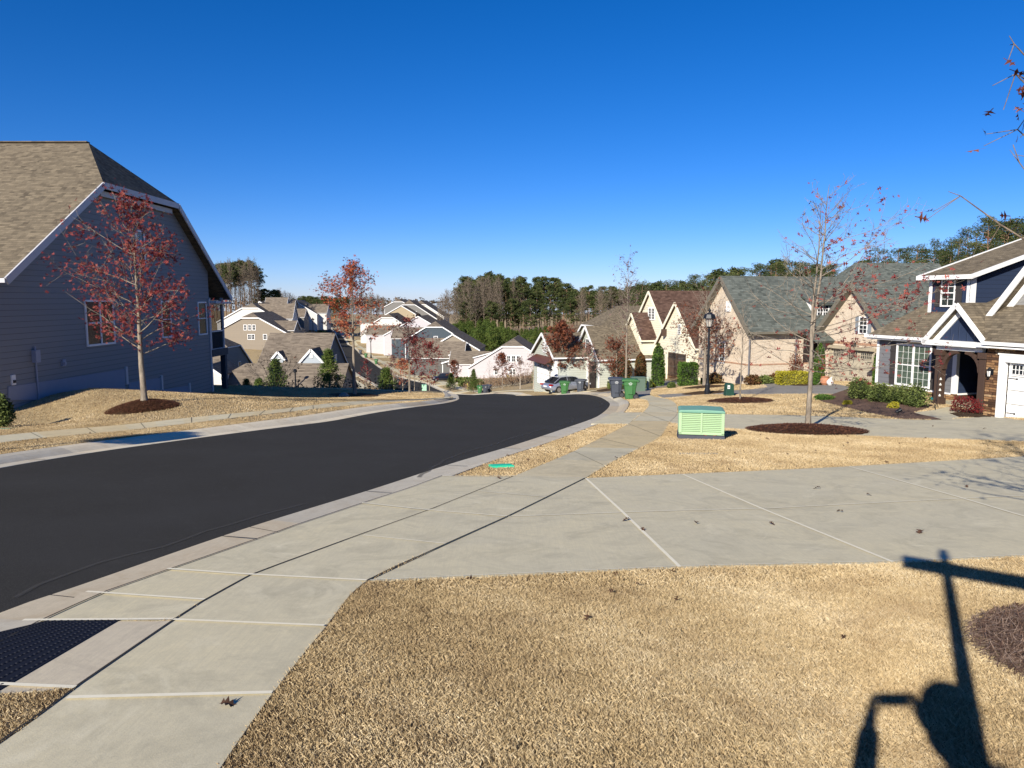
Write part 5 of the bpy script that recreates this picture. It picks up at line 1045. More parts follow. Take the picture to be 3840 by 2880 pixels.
def proto(name, build, cat, group):
    segs, P, t, rs, size = build; root = empty(name, (0, -900, -300)); root['category'] = cat; root['group'] = group
    V, F = tubes_np(segs, 5); mesh_np('trunk', V, F, BARK_P if name != 'bare_tree' else BARK_D, root, smooth=True)
    return root, segs, P, t, rs, size
PR = []
for sd0, fl, R_ in ((1, .42, 3.0), (2, .6, 3.2), (3, .35, 2.7), (4, .75, 3.4)):
    root, segs, P, t, rs, size = proto('pine_tree', pine_proto(sd0, 20, fl, 44 if fl < .5 else 62, R_), 'tree', 'tall pines in the woods'); V, F, tt = faces_np(P, size, rs, .55, 0, True, t); mesh_np('crown', V, F, LF_PINE, root, attr=tt); PR.append((root, kids_of(root), 20.0))
NP = []
for sd0, fl, R_, nb_ in ((11, .55, 3.6, 34), (12, .7, 3.4, 42)):
    root, segs, P, t, rs, size = proto('pine_tree', pine_proto(sd0, 20, fl, nb_, R_, 75, .3), 'tree', 'x'); V, F, tt = faces_np(P, size, rs, .45, 0, True, t); mesh_np('crown', V, F, LF_PINE, root, attr=tt); NP.append((root, kids_of(root), 20.0))
BRT = []
for sd0 in (5, 6, 7, 8):
    rs = np.random.RandomState(sd0); segs, tips = branchy(rs, 18, .17, 6.5, 3.4, 40, lambda t: 1 - .35 * t, up=1.1, sub=9, twig=.4, wig=.05)
    segs = [(a, b, max(ra, .02), max(rb, .015)) for a, b, ra, rb in segs]; root = empty('bare_tree', (0, -900, -300)); root['category'] = 'tree'; root['group'] = 'bare trees in the woods'
    V, F = tubes_np(segs, 3); mesh_np('trunk', V, F, mat_bark('bark_wood', L('#574d44'), L('#877a6a')), root); BRT.append((root, kids_of(root), 18.0))
def conif_proto(seed, H, R, n, size, mat, name, pw=1.0, tr=.06):
    rs = np.random.RandomState(seed); segs = [((0, 0, 0), (0, 0, H), tr, tr * .2)]; pts, tint = [], []
    for k in range(n):
        t = (k + rs.uniform(0, 1)) / n; zz = H * (.06 + .9 * t); az = k * 2.4 + rs.uniform(-.4, .4); L_ = R * (1 - t) ** pw * rs.uniform(.7, 1.15) + R * .06; e = np.array([math.cos(az) * L_, math.sin(az) * L_, zz + L_ * .35]); segs.append(((0, 0, zz), e, tr * .3, .005)); c = rs.uniform(0, 1)
        for q in (1.0, .7, .42):
            P = needle_blob(rs, np.array([0, 0, zz]) * (1 - q) + e * q, R * .2, 22, size, .8); pts.append(P); tint.append(np.clip(c * .6 + rs.uniform(0, .4, 22), 0, 1))
    root = empty(name, (0, -900, -300)); V, F = tubes_np(segs, 4); mesh_np('trunk', V, F, BARK_P, root); P = np.concatenate(pts)
    d = P / (np.linalg.norm(P * [1, 1, .0], axis=1)[:, None] + .3); V, F, tt = faces_np(P, size, rs, .28, -.3, True, np.concatenate(tint)); mesh_np('crown', V, F, mat, root, attr=tt)
    root['category'] = 'tree'; return (root, kids_of(root), H)
YP = [conif_proto(20 + i, 4.0, 1.35, 60, .27, LF_YP, 'young_pine', 1.05) for i in range(3)]
used = set()
def place(pr, x, y, H, label, group=None, z=None, rz=None, sx=1.0, rr=random.Random(4)):
    root, kids, H0 = pr; s = H / H0
    if root.name not in used: used.add(root.name); o = root
    else: o = copy_tree(root, kids)
    o.location = (x, y, (tz(x, y) if z is None else z) - .15); o.rotation_euler = (0, 0, rr.uniform(0, 6.28) if rz is None else rz); o.scale = (s * sx, s * sx, s); o['label'] = label
    if group: o['group'] = group
    elif 'group' in o.keys() and group == '': del o['group']
    return o
rr = random.Random(8)
def interp(xs, ys, x): return float(np.interp(x, xs, ys))
def wood(n, xr, dr, prof, kinds, lab, group, jit=14, low=None, sx=1.0):
    """n trees over a span of view directions and depths, tops following a traced skyline"""
    for k in range(n):
        px = xr[0] + (xr[1] - xr[0]) * (k + rr.uniform(0, 1)) / n; d = rr.uniform(*dr); x = (px - 1920) / FPX * d; y = d; z = tz(x, y)
        py = interp([p[0] for p in prof], [p[1] for p in prof], px) + abs(rr.gauss(0, jit)) * (1.0 + 1.2 * rr.random() * (k % 2)); H = max(5, topz(py, d) - z)
        place(rr.choice(kinds), x, y, H, lab, group, z=z, sx=sx * rr.uniform(.85, 1.25))
G1, G2_ = 'pines of the central wood', 'bare trees of the central wood'
PC = [(1640, 1150), (1690, 1110), (1740, 1034), (1770, 1022), (1800, 1025), (1848, 1002), (1880, 1022), (1930, 1030), (1990, 1028), (2040, 1034), (2080, 1036), (2120, 1052), (2150, 1086), (2175, 1088), (2200, 1063), (2240, 1085), (2300, 1078), (2420, 1062)]
wood(72, (1725, 2430), (300, 350), PC, PR[:4], 'dark pine in the central wood beyond the valley', G1, 22)
wood(26, (2130, 2460), (285, 335), [(2100, 1078), (2200, 1060), (2320, 1072), (2460, 1055)], PR, 'dark pine right of the central wood above the sage cottage', 'pines right of the central wood', 16)
wood(26, (1740, 2160), (292, 302), [(1600, 1120), (2200, 1110)], PR[1:4:2], 'low dark pine at the front edge of the central wood', 'front pines of the central wood', 18)
wood(26, (1640, 1960), (290, 312), [(1640, 1115), (1700, 1085), (1760, 1050), (2000, 1045)], BRT, 'leafless tree with pale trunk in the central wood', G2_, 16, sx=.8)
wood(9, (2150, 2440), (250, 290), [(2100, 1085), (2250, 1075), (2440, 1070)], BRT, 'leafless spreading tree right of the central wood', 'bare trees right of the central wood', 16, sx=1.2)
PL = [(790, 1010), (830, 985), (880, 980), (930, 970), (960, 985), (980, 1010)]
wood(16, (790, 965), (285, 310), PL, (PR[0], PR[2]), 'tall pine with a long bare trunk behind the left cottages', 'tall pines behind the left cottages', 8)
wood(12, (790, 985), (272, 290), PL, BRT, 'tall leafless tree behind the left cottages', 'tall bare trees behind the left cottages', 10, sx=.7)
wood(8, (975, 1060), (300, 330), [(975, 1075), (1060, 1085)], PR[1:4], 'rounded dark pine right of the tall left stand', 'rounded pines left of centre', 5)
wood(5, (1050, 1110), (400, 430), [(1050, 1085), (1110, 1110)], BRT, 'pale leafless tree against the sky left of centre', 'pale bare trees left of centre', 4, sx=1.5)
wood(22, (1100, 1300), (395, 450), [(1100, 1118), (1160, 1105), (1200, 1102), (1250, 1112), (1300, 1112)], PR, 'dark pine at the far end of the street', 'pines at the far end of the street', 5)
wood(30, (1240, 1460), (440, 500), [(1240, 1120), (1320, 1112), (1390, 1100), (1460, 1120)], PR[:1] + BRT * 2, 'thin tree in the far wood closing the street', 'trees closing the far end of the street', 8)
PRT = [(2400, 1052), (2490, 1043), (2562, 1034), (2604, 1022), (2665, 1004), (2741, 996), (2786, 992), (2840, 982), (2908, 969), (2984, 967), (3060, 980), (3180, 985), (3251, 925), (3341, 902), (3425, 897), (3552, 873), (3622, 832), (3703, 778), (3760, 810), (3820, 803), (3900, 780)]
wood(44, (2400, 3230), (125, 175), PRT, NP + PR[3:], 'dense pine in the wood behind the cream and brick houses', 'pines behind the cream and brick houses', 16, sx=1.05)
wood(25, (3200, 4000), (92, 125), PRT, NP, 'big pine behind the navy house at the right', 'big pines behind the navy house', 22, sx=1.0)
# far ridge of woods as one mass
rs = np.random.RandomState(9); pts, tt, sg = [], [], []
for k in range(900):
    px = rs.uniform(-400, 4600); d = rs.uniform(560, 1100); x = (px - 1920) / FPX * d; z = tz(x, d); top = topz(1113 + rs.uniform(0, 20), d); n = 26; c = rs.uniform(0, 1); zz = top - np.abs(rs.normal(0, 7, n)); pts.append(np.stack([x + rs.normal(0, 3.4, n), d + rs.normal(0, 3, n), zz], 1)); tt.append(np.clip(c + rs.uniform(-.15, .15, n), 0, 1)); sg.append(((x, d, z - 2), (x, d, top - 3), .3, .15))
V, F, t = faces_np(np.concatenate(pts), 3.2, rs, .8, 0, True, np.concatenate(tt)); tag(mesh_np('far_wood', V, F, mat_leaf('far_wood_leaf', L('#2c3020'), L('#55493c'), L('#75685a'), .9, .1), attr=t), 'distant grey-brown woods along the horizon', 'wood', kind='stuff')
V, F = tubes_np(sg, 3); tag(mesh_np('far_wood_trunks', V, F, BARK_D), 'bare trunks of the distant woods under the horizon', 'wood', kind='stuff')
# young pine thicket on the valley's far side
PT = [(1690, 1262), (1705, 1200), (1760, 1190), (1850, 1192), (1905, 1205), (1920, 1232), (2000, 1228), (2080, 1215), (2110, 1210)]
for k in range(110):
    px = 1700 + 400 * (k + rr.random()) / 110; d = rr.uniform(222, 285); py = interp([p[0] for p in PT], [p[1] for p in PT], px) + rr.uniform(0, 110) * (d < 262) + rr.uniform(0, 14)
    x = (px - 1920) / FPX * d; z = tz(x, d); H = min(10, max(4.5, topz(py, d) - z)); place(YP[k % 3], x, d, H, 'bright green young pine in the thicket below the central wood', 'young pines of the thicket', sx=1.05)
for (px, top, d, w, lab) in ((1030, 1337, 62, 1.0, 'young green pine behind the many-stemmed bare tree on the left crest'), (1230, 1301, 58, .95, 'tallest bright green young pine on the left crest'), (1445, 1370, 60, 1.15, 'bright green young pine right of the orange oak'), (918, 1412, 58, 1.3, 'small light green pine near the porch post'), (965, 1410, 61, 1.2, 'second small light green pine right of the porch post'), (1775, 1380, 112, .8, 'dark young pine beside the distant bins'), (1690, 1395, 130, 1.1, 'low dark pine bush left of the distant bins')):
    x = (px - 1920) / FPX * d; z = tz(x, d); place(YP[int(px) % 3], x, d, topz(top, d) - z, lab, 'single young pines', sx=w)
for o in YP + PR + NP + BRT:
    if o[0].name not in used: [bpy.data.objects.remove(c) for c in children(o[0])]; bpy.data.objects.remove(o[0])
# shrubs, hedges, columns
def shrub(name, loc, dims, seed, mat, n, size, label, cat='shrub', group=None, shape='ball', stems=True, rz=0, core=None):
    rs = np.random.RandomState(seed); sx, sy, sz = dims; root = empty(name, loc, rz, label, cat, group); P = rs.normal(size=(n, 3)); P /= np.linalg.norm(P, axis=1)[:, None]
    if shape == 'box':
        P = rs.uniform(-1, 1, (n, 3)); k = rs.randint(0, 3, n); P[np.arange(n), k] = np.sign(P[np.arange(n), k]) * rs.uniform(.9, 1.05, n); P[:, 2] = np.abs(P[:, 2]) * 2 - 1
    elif shape == 'col':
        z = rs.uniform(-1, 1, n); w = np.clip(np.sqrt(np.clip(1 - np.maximum(z - (-.3), 0) ** 2.2 / 1.8, 0, 1)), .12, 1) * np.where(z > .75, (1 - z) * 3.2 + .2, 1); a = rs.uniform(0, 6.28, n); P = np.stack([np.cos(a) * w, np.sin(a) * w, z], 1); P[:, :2] *= rs.uniform(.82, 1.05, n)[:, None]
    else: P *= rs.uniform(.55, 1.08, n)[:, None]; P *= (1 + .16 * np.sin(P[:, 0:1] * 5 + seed) * np.cos(P[:, 1:2] * 6))
    if shape == 'ball': P[:, :2] *= (1 + .35 * np.clip(-P[:, 2:3], 0, 1))
    P = P * np.array([sx, sy, sz / 2]) + np.array([0, 0, sz / 2]); P = P[P[:, 2] > -.02]; c = (np.sin(P[:, 0] * 4.1 + seed) * np.cos(P[:, 2] * 3.7 + P[:, 1] * 3)) * .25 + .5
    V, F, t = faces_np(P, size, rs, .6, 0, False, np.clip(c + rs.uniform(-.3, .3, len(P)), 0, 1)); mesh_np('foliage', V, F, mat, root, attr=t)
    sg = [((0, 0, -.1), (rs.normal(0, sx * .35), rs.normal(0, sy * .35), sz * rs.uniform(.5, .85)), .02, .006) for _ in range(7)] if shape != 'col' else [((0, 0, -.1), (0, 0, sz * .9), .05, .01)]
    if shape == 'box':
        sg = [((x, 0, -.1), (x + .05, rs.normal(0, sy * .3), sz * .8), .02, .008) for x in np.linspace(-sx * .8, sx * .8, 7)]
    V, F = tubes_np(sg, 4); mesh_np('stems', V, F, BARK_D, root)
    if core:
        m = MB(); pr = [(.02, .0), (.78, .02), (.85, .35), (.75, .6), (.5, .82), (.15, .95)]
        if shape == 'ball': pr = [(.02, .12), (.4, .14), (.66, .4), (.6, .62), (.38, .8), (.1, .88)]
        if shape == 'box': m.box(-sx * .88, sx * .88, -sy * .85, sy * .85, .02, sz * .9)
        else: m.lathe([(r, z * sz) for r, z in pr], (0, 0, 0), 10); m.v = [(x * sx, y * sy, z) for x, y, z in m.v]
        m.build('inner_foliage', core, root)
    return root
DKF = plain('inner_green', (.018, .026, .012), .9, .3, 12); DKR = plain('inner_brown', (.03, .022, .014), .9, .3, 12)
def sh(px, py, d, w, h, seed, mat, n, size, label, core=None, **k):
    if d is None: x, y = hit(px, py)
    else: x, y = at(px, py, d)[:2]
    s = y / FPX; return shrub(k.pop('name', 'shrub'), (x, y, tz(x, y)), (w * s, k.pop('dep', w * s), h * s), seed, mat, n, size, label, core=core, **k)
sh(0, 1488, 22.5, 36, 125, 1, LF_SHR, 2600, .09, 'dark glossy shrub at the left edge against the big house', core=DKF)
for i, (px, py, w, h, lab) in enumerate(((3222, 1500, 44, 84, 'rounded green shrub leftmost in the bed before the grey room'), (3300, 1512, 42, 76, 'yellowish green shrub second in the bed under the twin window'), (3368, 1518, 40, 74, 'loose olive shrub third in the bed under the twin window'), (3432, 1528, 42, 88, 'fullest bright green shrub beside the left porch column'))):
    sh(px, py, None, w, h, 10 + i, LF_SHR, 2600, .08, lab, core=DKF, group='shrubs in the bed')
sh(3350, 1536, None, 18, 30, 16, LF_YEL, 350, .07, 'small yellowish plant low at the front of the straw bed'); sh(3178, 1520, None, 17, 20, 17, LF_YEL, 300, .07, 'low yellow-green tuft at the left front of the straw bed')
sh(3090, 1500, None, 34, 22, 18, LF_ARB, 500, .1, 'creeping green juniper at the left tip of the straw bed'); sh(3622, 1552, None, 50, 66, 19, LF_MAR, 1500, .07, 'dark maroon feathery shrub between the porch columns', core=None)
sh(2972, 1442, None, 54, 48, 20, LF_YEL, 2600, .09, 'clipped golden hedge beside the paver drive', 'shrub_core' and plain('inner_gold', (.12, .11, .02), .9), name='hedge', shape='box', dep=.55, cat='hedge')
for i, (px, py, d, w, h, m, lab) in enumerate(((3070, 1432, 41.5, 19, 158, LF_ARB, 'dark green columnar evergreen left of the beige garage door'), (3287, 1446, 39.4, 14, 132, LF_ARB, 'slim columnar evergreen squeezed between beige garage and grey wall'), (2467, 1418, 57, 25, 162, LF_ARB, 'pointed columnar evergreen left of the cream garage'), (2770, 1428, 47, 32, 178, LF_ARB, 'tall columnar evergreen at the corner of the tan brick house'),
    (2402, 1400, 64, 22, 115, LF_RUS, 'russet-green column between the cream gables'), (2655, 1430, 51, 26, 120, LF_ARB, 'columnar evergreen behind the street lamp'), (2555, 1345, 68, 16, 80, LF_ARB, 'narrow evergreen top rising beside the cream garage'), (2330, 1418, 66, 40, 116, LF_RUS, 'broad olive-brown evergreen between the sage and cream cottages'))):
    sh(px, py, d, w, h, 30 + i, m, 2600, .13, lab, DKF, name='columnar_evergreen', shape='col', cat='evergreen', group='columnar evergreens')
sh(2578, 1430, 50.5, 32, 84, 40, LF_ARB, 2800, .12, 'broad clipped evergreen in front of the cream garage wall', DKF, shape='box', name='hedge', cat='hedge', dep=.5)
for i, (px, py, d, w, h, m, lab) in enumerate(((2340, 1402, 58, 58, 24, LF_SHR, 'long low clipped hedge farther from the paired bins'), (2408, 1424, 52, 34, 32, LF_SHR, 'short clipped hedge nearer the paired bins'))):
    sh(px, py, d, w, h, 45 + i, m, 1800, .1, lab, DKF, name='hedge', shape='box', cat='hedge', dep=.5, group='low clipped hedges')
for i, (px, py, d, w, h, m, lab) in enumerate(((2822, 1426, 44, 28, 40, LF_RUS, 'rusty shrub leftmost along the tan brick wall'), (2868, 1424, 44.5, 26, 32, LF_SHR, 'green-brown shrub in the middle along the tan brick wall'), (2905, 1420, 45, 24, 34, LF_RUS, 'rusty shrub rightmost along the tan brick wall'), (2690, 1434, 48, 44, 44, LF_RUS, 'dark russet shrub group left of the brick corner'), (2965, 1396, 46, 20, 20, LF_SHR, 'small dark green ball shrub above the golden hedge'),
    (2518, 1442, 47, 14, 22, LF_SHR, 'small dark shrub at the foot of the cream garage'), (2440, 1420, 53, 16, 20, LF_YEL, 'ochre little shrub right of the short hedge'), (2290, 1412, 70, 34, 44, LF_SHR, 'dark green laurel beside the sage porch'), (2245, 1440, 69, 16, 44, LF_SHR, 'dark shrub in the sage cottage porch'), (2170, 1412, 71, 15, 22, LF_YEL, 'yellow-green bush against the sage wall'), (2052, 1440, 76, 12, 34, LF_SHR, 'green bush at the sage garage corner'),
    (2015, 1440, 95, 22, 95, LF_ARB, 'tall dark evergreen bush left of the sage cottage'))):
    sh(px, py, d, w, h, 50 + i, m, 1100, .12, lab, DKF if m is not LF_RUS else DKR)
sh(2983, 1420, 45, 26, 122, 64, LF_BRN, 700, .1, 'reddish twiggy shrub beside the dark entry of the brick house', None)
for i, (px, py, d, w, h, m, lab) in enumerate(((1735, 1440, 135, 16, 22, LF_SHR, 'low green bush right of the black car'), (1640, 1408, 162, 16, 14, LF_SHR, 'low green bush left of the black car'), (1752, 1425, 140, 24, 26, LF_SHR, 'loose olive bush before the white cottage porch'), (1790, 1440, 125, 24, 34, LF_SHR, 'wide olive bush behind the distant bins'), (1718, 1420, 150, 26, 16, LF_SHR, 'low dark bush at the black car nose'), (1662, 1250, 300, 12, 50, LF_ARB, 'dark conifer at the back of the stark white cottage'), (1720, 1262, 270, 10, 40, LF_ARB, 'slim dark conifer above the dark teal roof'), (1700, 1240, 290, 12, 36, LF_ARB, 'small dark conifer beside the bare earth bank'),
    (1545, 1268, 235, 16, 22, LF_MAR, 'maroon bush by the white-sided cottage'), (1480, 1240, 265, 14, 20, LF_ARB, 'dark bush near the bright white cottage'), (1105, 1245, 270, 26, 14, LF_RUS, 'dark brown bush below the long white cottage'), (1205, 1225, 300, 18, 12, LF_SHR, 'dark bush at the street end of the left bank'))):
    sh(px, py, d, w, h, 80 + i, m, 500, .035 * d / 12 + .1, lab, DKF if m is not LF_MAR else DKR)
# dry scrub as uncountable ground cover
def scrub(boxes, label, mat, name='dry_scrub'):
    rs = np.random.RandomState(77); P, sg = [], []
    for (x0, x1, d0, d1, h, n) in boxes:
        px = rs.uniform(x0, x1, n); d = rs.uniform(d0, d1, n); x = (px - 1920) / FPX * d; z = TZ(np.column_stack([x, d])); hh = h * rs.uniform(.3, 1, n)
        for k in range(n):
            e = (x[k] + rs.normal(0, h * .25), d[k] + rs.normal(0, h * .25), z[k] + hh[k]); sg.append(((x[k], d[k], z[k] - .05), e, .012 + d[k] * .00012, .004 + d[k] * .00006)); P += [np.array(e) * (1 - q) + np.array((x[k], d[k], z[k])) * q for q in (0, .2, .4)]
    V, F, t = faces_np(np.array(P), .2, rs, .6); k0 = len(V); V2, F2 = tubes_np(sg, 3)
    tag(mesh_np(name, V, F, mat, attr=t), label, 'scrub', kind='stuff'); tag(mesh_np(name, V2, F2, BARK_D), label + ', its bare stems', 'scrub', kind='stuff')
scrub([(1050, 1560, 54, 66, 1.5, 900), (1330, 1420, 60, 75, 2.6, 160), (880, 1060, 56, 64, 1.2, 200), (1840, 2010, 116, 134, 1.7, 700), (1740, 1850, 118, 140, 1.6, 300)], 'brown dry scrub along the crest and around the distant small trees', LF_SCR)
scrub([(1660, 2460, 282, 296, 5, 2200)], 'brown understory at the foot of the central wood', LF_SCR, 'understory')
scrub([(1740, 1840, 215, 240, 4, 500), (1880, 2080, 225, 262, 3.5, 700)], 'tan brush between the young pines on the far slope', LF_SCR, 'tan_brush')
# ------------------------------------------------------------------ street objects
M_BLK = plain('black_plastic', (.018, .018, .02), .5, .2, 12)
def ring(mb, R, r, c, axis='y', n=18, m=0):
    P = []
    for k in range(n + 1):
        a = 2 * math.pi * k / n; P.append((c[0] + R * math.cos(a), c[1], c[2] + R * math.sin(a)) if axis == 'y' else (c[0], c[1] + R * math.cos(a), c[2] + R * math.sin(a)))
    mb.tube(P, r, 6, m, cap=False)
def disc(mb, R, w, c, axis='y', n=20, m=0):
    V, F = [], []
    for s_ in (-1, 1):
        for k in range(n):
            a = 2 * math.pi * k / n; V.append((c[0] + R * math.cos(a), c[1] + s_ * w / 2, c[2] + R * math.sin(a)) if axis == 'y' else (c[0] + s_ * w / 2, c[1] + R * math.cos(a), c[2] + R * math.sin(a)))
    F = [tuple(range(n)), tuple(range(2 * n - 1, n - 1, -1))] + [(k, (k + 1) % n, n + (k + 1) % n, n + k) for k in range(n)]; mb.add(V, F, m)
def make_bin(name, col, label, group):
    root = empty(name, (0, -900, -300), 0, label, 'bin', group); m = plain(name + '_plastic', col, .55, .12, 9, .4); b = MB()
    lv = [(.0, .25, .27, .0), (.05, .27, .29, .0), (.5, .31, .33, .0), (.74, .345, .36, .0), (.76, .37, .38, .0), (.98, .39, .40, .0)]; V = []; F = []; n = 12
    for z, hx, hy, o in lv:
        for k in range(n):
            a = 2 * math.pi * (k + .5) / n; cx, cy = math.cos(a), math.sin(a); q = (abs(cx) ** 5 + abs(cy) ** 5) ** (-1 / 5); V.append((cx * q * hx, cy * q * hy, z + (.0 if z > 0 or cx < .3 else .05)))
    for i in range(len(lv) - 1):
        for k in range(n): F.append((i * n + k, i * n + (k + 1) % n, (i + 1) * n + (k + 1) % n, (i + 1) * n + k))
    F.append(tuple(range(n))[::-1]); F.append(tuple(range((len(lv) - 1) * n, len(lv) * n))); b.add(V, F)
    b.box(-.12, .12, -.372, -.345, .28, .74); b.box(-.405, -.36, -.22, .22, .8, .84); b.bar((-.4, -.2, .82), (-.4, .2, .82), .03, .03)
    b.build('body', m, root, bevel=.008)
    l = MB(); l.prism([(-.45, .98), (.44, .98), (.46, 1.02), (.40, 1.07), (-.38, 1.09), (-.46, 1.03)], .86, 'y', -.43); l.prism([(-.28, 1.085), (.3, 1.07), (.26, 1.105), (-.24, 1.115)], .56, 'y', -.28); l.build('lid', m, root, bevel=.012)
    h = MB(); h.tube([(.40, -.3, .9), (.50, -.3, .98), (.50, .3, .98), (.40, .3, .9)], .018, 6); h.build('handle', m, root)
    for sy in (-1, 1):
        w = MB(); disc(w, .155, .055, (.30, sy * .33, .155)); wo = w.build('wheel', M_BLK, root); r_ = MB(); disc(r_, .1, .006, (.30, sy * .361, .155), n=14)
        for k in range(6): a = k * math.pi / 3; r_.bar((.30, sy * .365, .155), (.30 + .1 * math.cos(a), sy * .365, .155 + .1 * math.sin(a)), .012, .006)
        r_.build('hub', plain('hub_grey', (.06, .06, .065), .5), wo)
    a = MB(); a.tube([(.30, -.33, .155), (.30, .33, .155)], .014, 6); a.build('axle', M_DARK, root)
    g = MB(); y = -.405; P = lambda x, z: (x, y - .0 + (.98 - z) * .09, z)
    g.bar(P(-.1, .87), P(0, .93), .004, .016); g.bar(P(0, .93), P(.1, .87), .004, .016); g.bar(P(-.085, .855), P(.085, .855), .004, .012); g.bar(P(-.05, .88), P(-.05, .905), .004, .01); g.bar(P(.05, .88), P(.05, .905), .004, .01)
    for k in range(6): g.bar(P(-.075 + k * .026, .825), P(-.058 + k * .026, .825), .004, .018)
    for k in range(5): g.bar(P(-.06 + k * .026, .79), P(-.043 + k * .026, .79), .004, .016)
    g.build('emblem', plain('emblem_white', (.7, .72, .7), .6), root); return root
GB = make_bin('green_bin', L('#3a6b3a'), 'x', 'green wheeled bins'); SB = make_bin('grey_bin', L('#40454f'), 'x', 'grey wheeled bins'); KG, KS = kids_of(GB), kids_of(SB); ub = set()
def put_bin(kind, px, py, d, rz, label, h=1.0):
    r, k = (GB, KG) if kind == 'g' else (SB, KS)
    o = r if r.name not in ub else copy_tree(r, k); ub.add(r.name); x, y = hit(px, py) if d is None else at(px, py, d)[:2]
    o.location = (x, y, tz(x, y) + .01); o.rotation_euler = (0, 0, math.radians(rz)); o['label'] = label; o.scale = (h, h, h); return o
put_bin('g', 2362, 1496, None, -6, 'green wheeled bin nearest the camera at the sidewalk bend'); put_bin('s', 2310, 1489, None, -4, 'dark grey wheeled bin right behind the nearest green bin')
put_bin('g', 2117, 1478, 62, -4, 'green wheeled bin by the silver car'); put_bin('s', 2178, 1478, 62.5, -20, 'dark grey wheeled bin between the silver car and the paired bins')
put_bin('g', 1800, 1476, 103, -4, 'green wheeled bin beside two dark bins at the bend below the white cottage'); put_bin('s', 1820, 1476, 102, 10, 'dark bin leaning against its twin beside the distant green bin'); put_bin('s', 1831, 1475, 104, -10, 'second dark bin rightmost of the distant three')
put_bin('s', 1352, 1326, 250, 0, 'black bin on the kerb far down the valley street', 1.25); put_bin('g', 1372, 1336, 240, 0, 'green bin right of the black bin down the valley street', 1.25); put_bin('g', 1411, 1362, 212, 0, 'green bin lowest of the three down the valley street', 1.25)
# louvred green utility cabinet on a dark pad
xy = hit(2640, 1648); z = tz(*xy); TR = empty('utility_cabinet', (xy[0], xy[1] + .35, z), math.radians(-11), 'light green louvred utility cabinet on a dark grey pad in the lawn', 'utility cabinet')
s = xy[1] / FPX; w = 84 * s; dp = .36; h0, h1 = 16 * s, 104 * s; MG = plain('cabinet_green', L('#a2bd92'), .5, .07, 3, .35); MGT = plain('cabinet_green_top', L('#6f9c86'), .5, .07, 3, .35)
m = MB(); m.prism([(-w * 1.05, -.06), (w * 1.05, -.06), (w * 1.02, h0), (-w * 1.02, h0)], dp * 2 + .14, 'y', -dp - .07); m.build('pad', plain('pad_grey', L('#4a4d54'), .8, .25, 5, .3), TR, bevel=.01)
m = MB(); m.box(-w * .94, w * .94, -dp + .05, dp - .05, h0, h1); m.build('core', plain('cabinet_inside', (.03, .045, .03), .8), TR)
m = MB(); n = 11; zz = np.linspace(h0 + .05, h1 - .02, n + 1)
for y0_, x0_, x1_ in ((-dp, -w * .9, -.02), (-dp, .02, w * .9)):
    for k in range(n): m.prism([(y0_ + .035, zz[k] + .0), (y0_ - .008, zz[k] + .004), (y0_ - .004, zz[k] + .012), (y0_ + .03, zz[k + 1] - .006)], x1_ - x0_, 'x', x0_)
for sx in (-1, 1):
    for k in range(n): m.prism([(sx * (w - .035), zz[k]), (sx * (w + .008), zz[k] + .004), (sx * (w + .004), zz[k] + .012), (sx * (w - .03), zz[k + 1] - .006)], dp * 1.7, 'y', -dp * .85)
m.build('louvres', MG, TR)
m = MB(); m.box(-w, w, -dp - .01, -dp + .04, h0 + .01, h0 + .06); m.box(-.022, .022, -dp - .014, -dp + .04, h0 + .03, h1)
for sx in (-1, 1): m.box(sx * w, sx * (w - .07), -dp - .01, -dp + .05, h0 + .02, h1); m.box(sx * w, sx * (w - .05), dp - .05, dp, h0 + .02, h1)
m.box(-w, w, dp - .03, dp, h0, h1); m.build('frame', MG, TR, bevel=.006)
m = MB(); m.prism([(-w - .015, h1 - .02), (w + .015, h1 - .02), (w + .015, h1 + .03), (w - .05, h1 + .05), (0, h1 + .065), (-w + .05, h1 + .05), (-w - .015, h1 + .03)], dp * 2 + .05, 'y', -dp - .025); m.build('top', MGT, TR, bevel=.02)
m = MB(); m.tube([(.05 + .3 * k / 8, -dp - .02, h0 + .02 - .03 * math.sin(math.pi * k / 8)) for k in range(9)], .004, 5); m.build('wire', plain('red_wire', (.4, .05, .03)), TR)
# second cabinet at the valley bend
x, y = at(1592, 1468, 86)[:2]; T2_ = empty('utility_cabinet', (x, y, tz(x, y)), 0, 'narrow mint green cabinet beside the valley street bend', 'utility cabinet'); m = MB(); zt_ = topz(1442, 86) - tz(x, y); m.box(-.27, .27, -.25, .25, .1, zt_)
for i in range(2):
    for j in range(4): zq = zt_ - .25 - j * .24; m.box(-.22 + i * .24, -.02 + i * .24, -.27, -.25, zq, zq + .18)
m.build('body', plain('cabinet_mint', L('#a3cdb1'), .5, .05), T2_); m = MB(); m.box(-.3, .3, -.28, .28, -.1, .1); m.build('pad', plain('pad_grey', L('#4a4d54')), T2_); m = MB(); m.box(-.29, .29, -.27, .27, zt_, zt_ + .04); m.build('top', MGT, T2_)
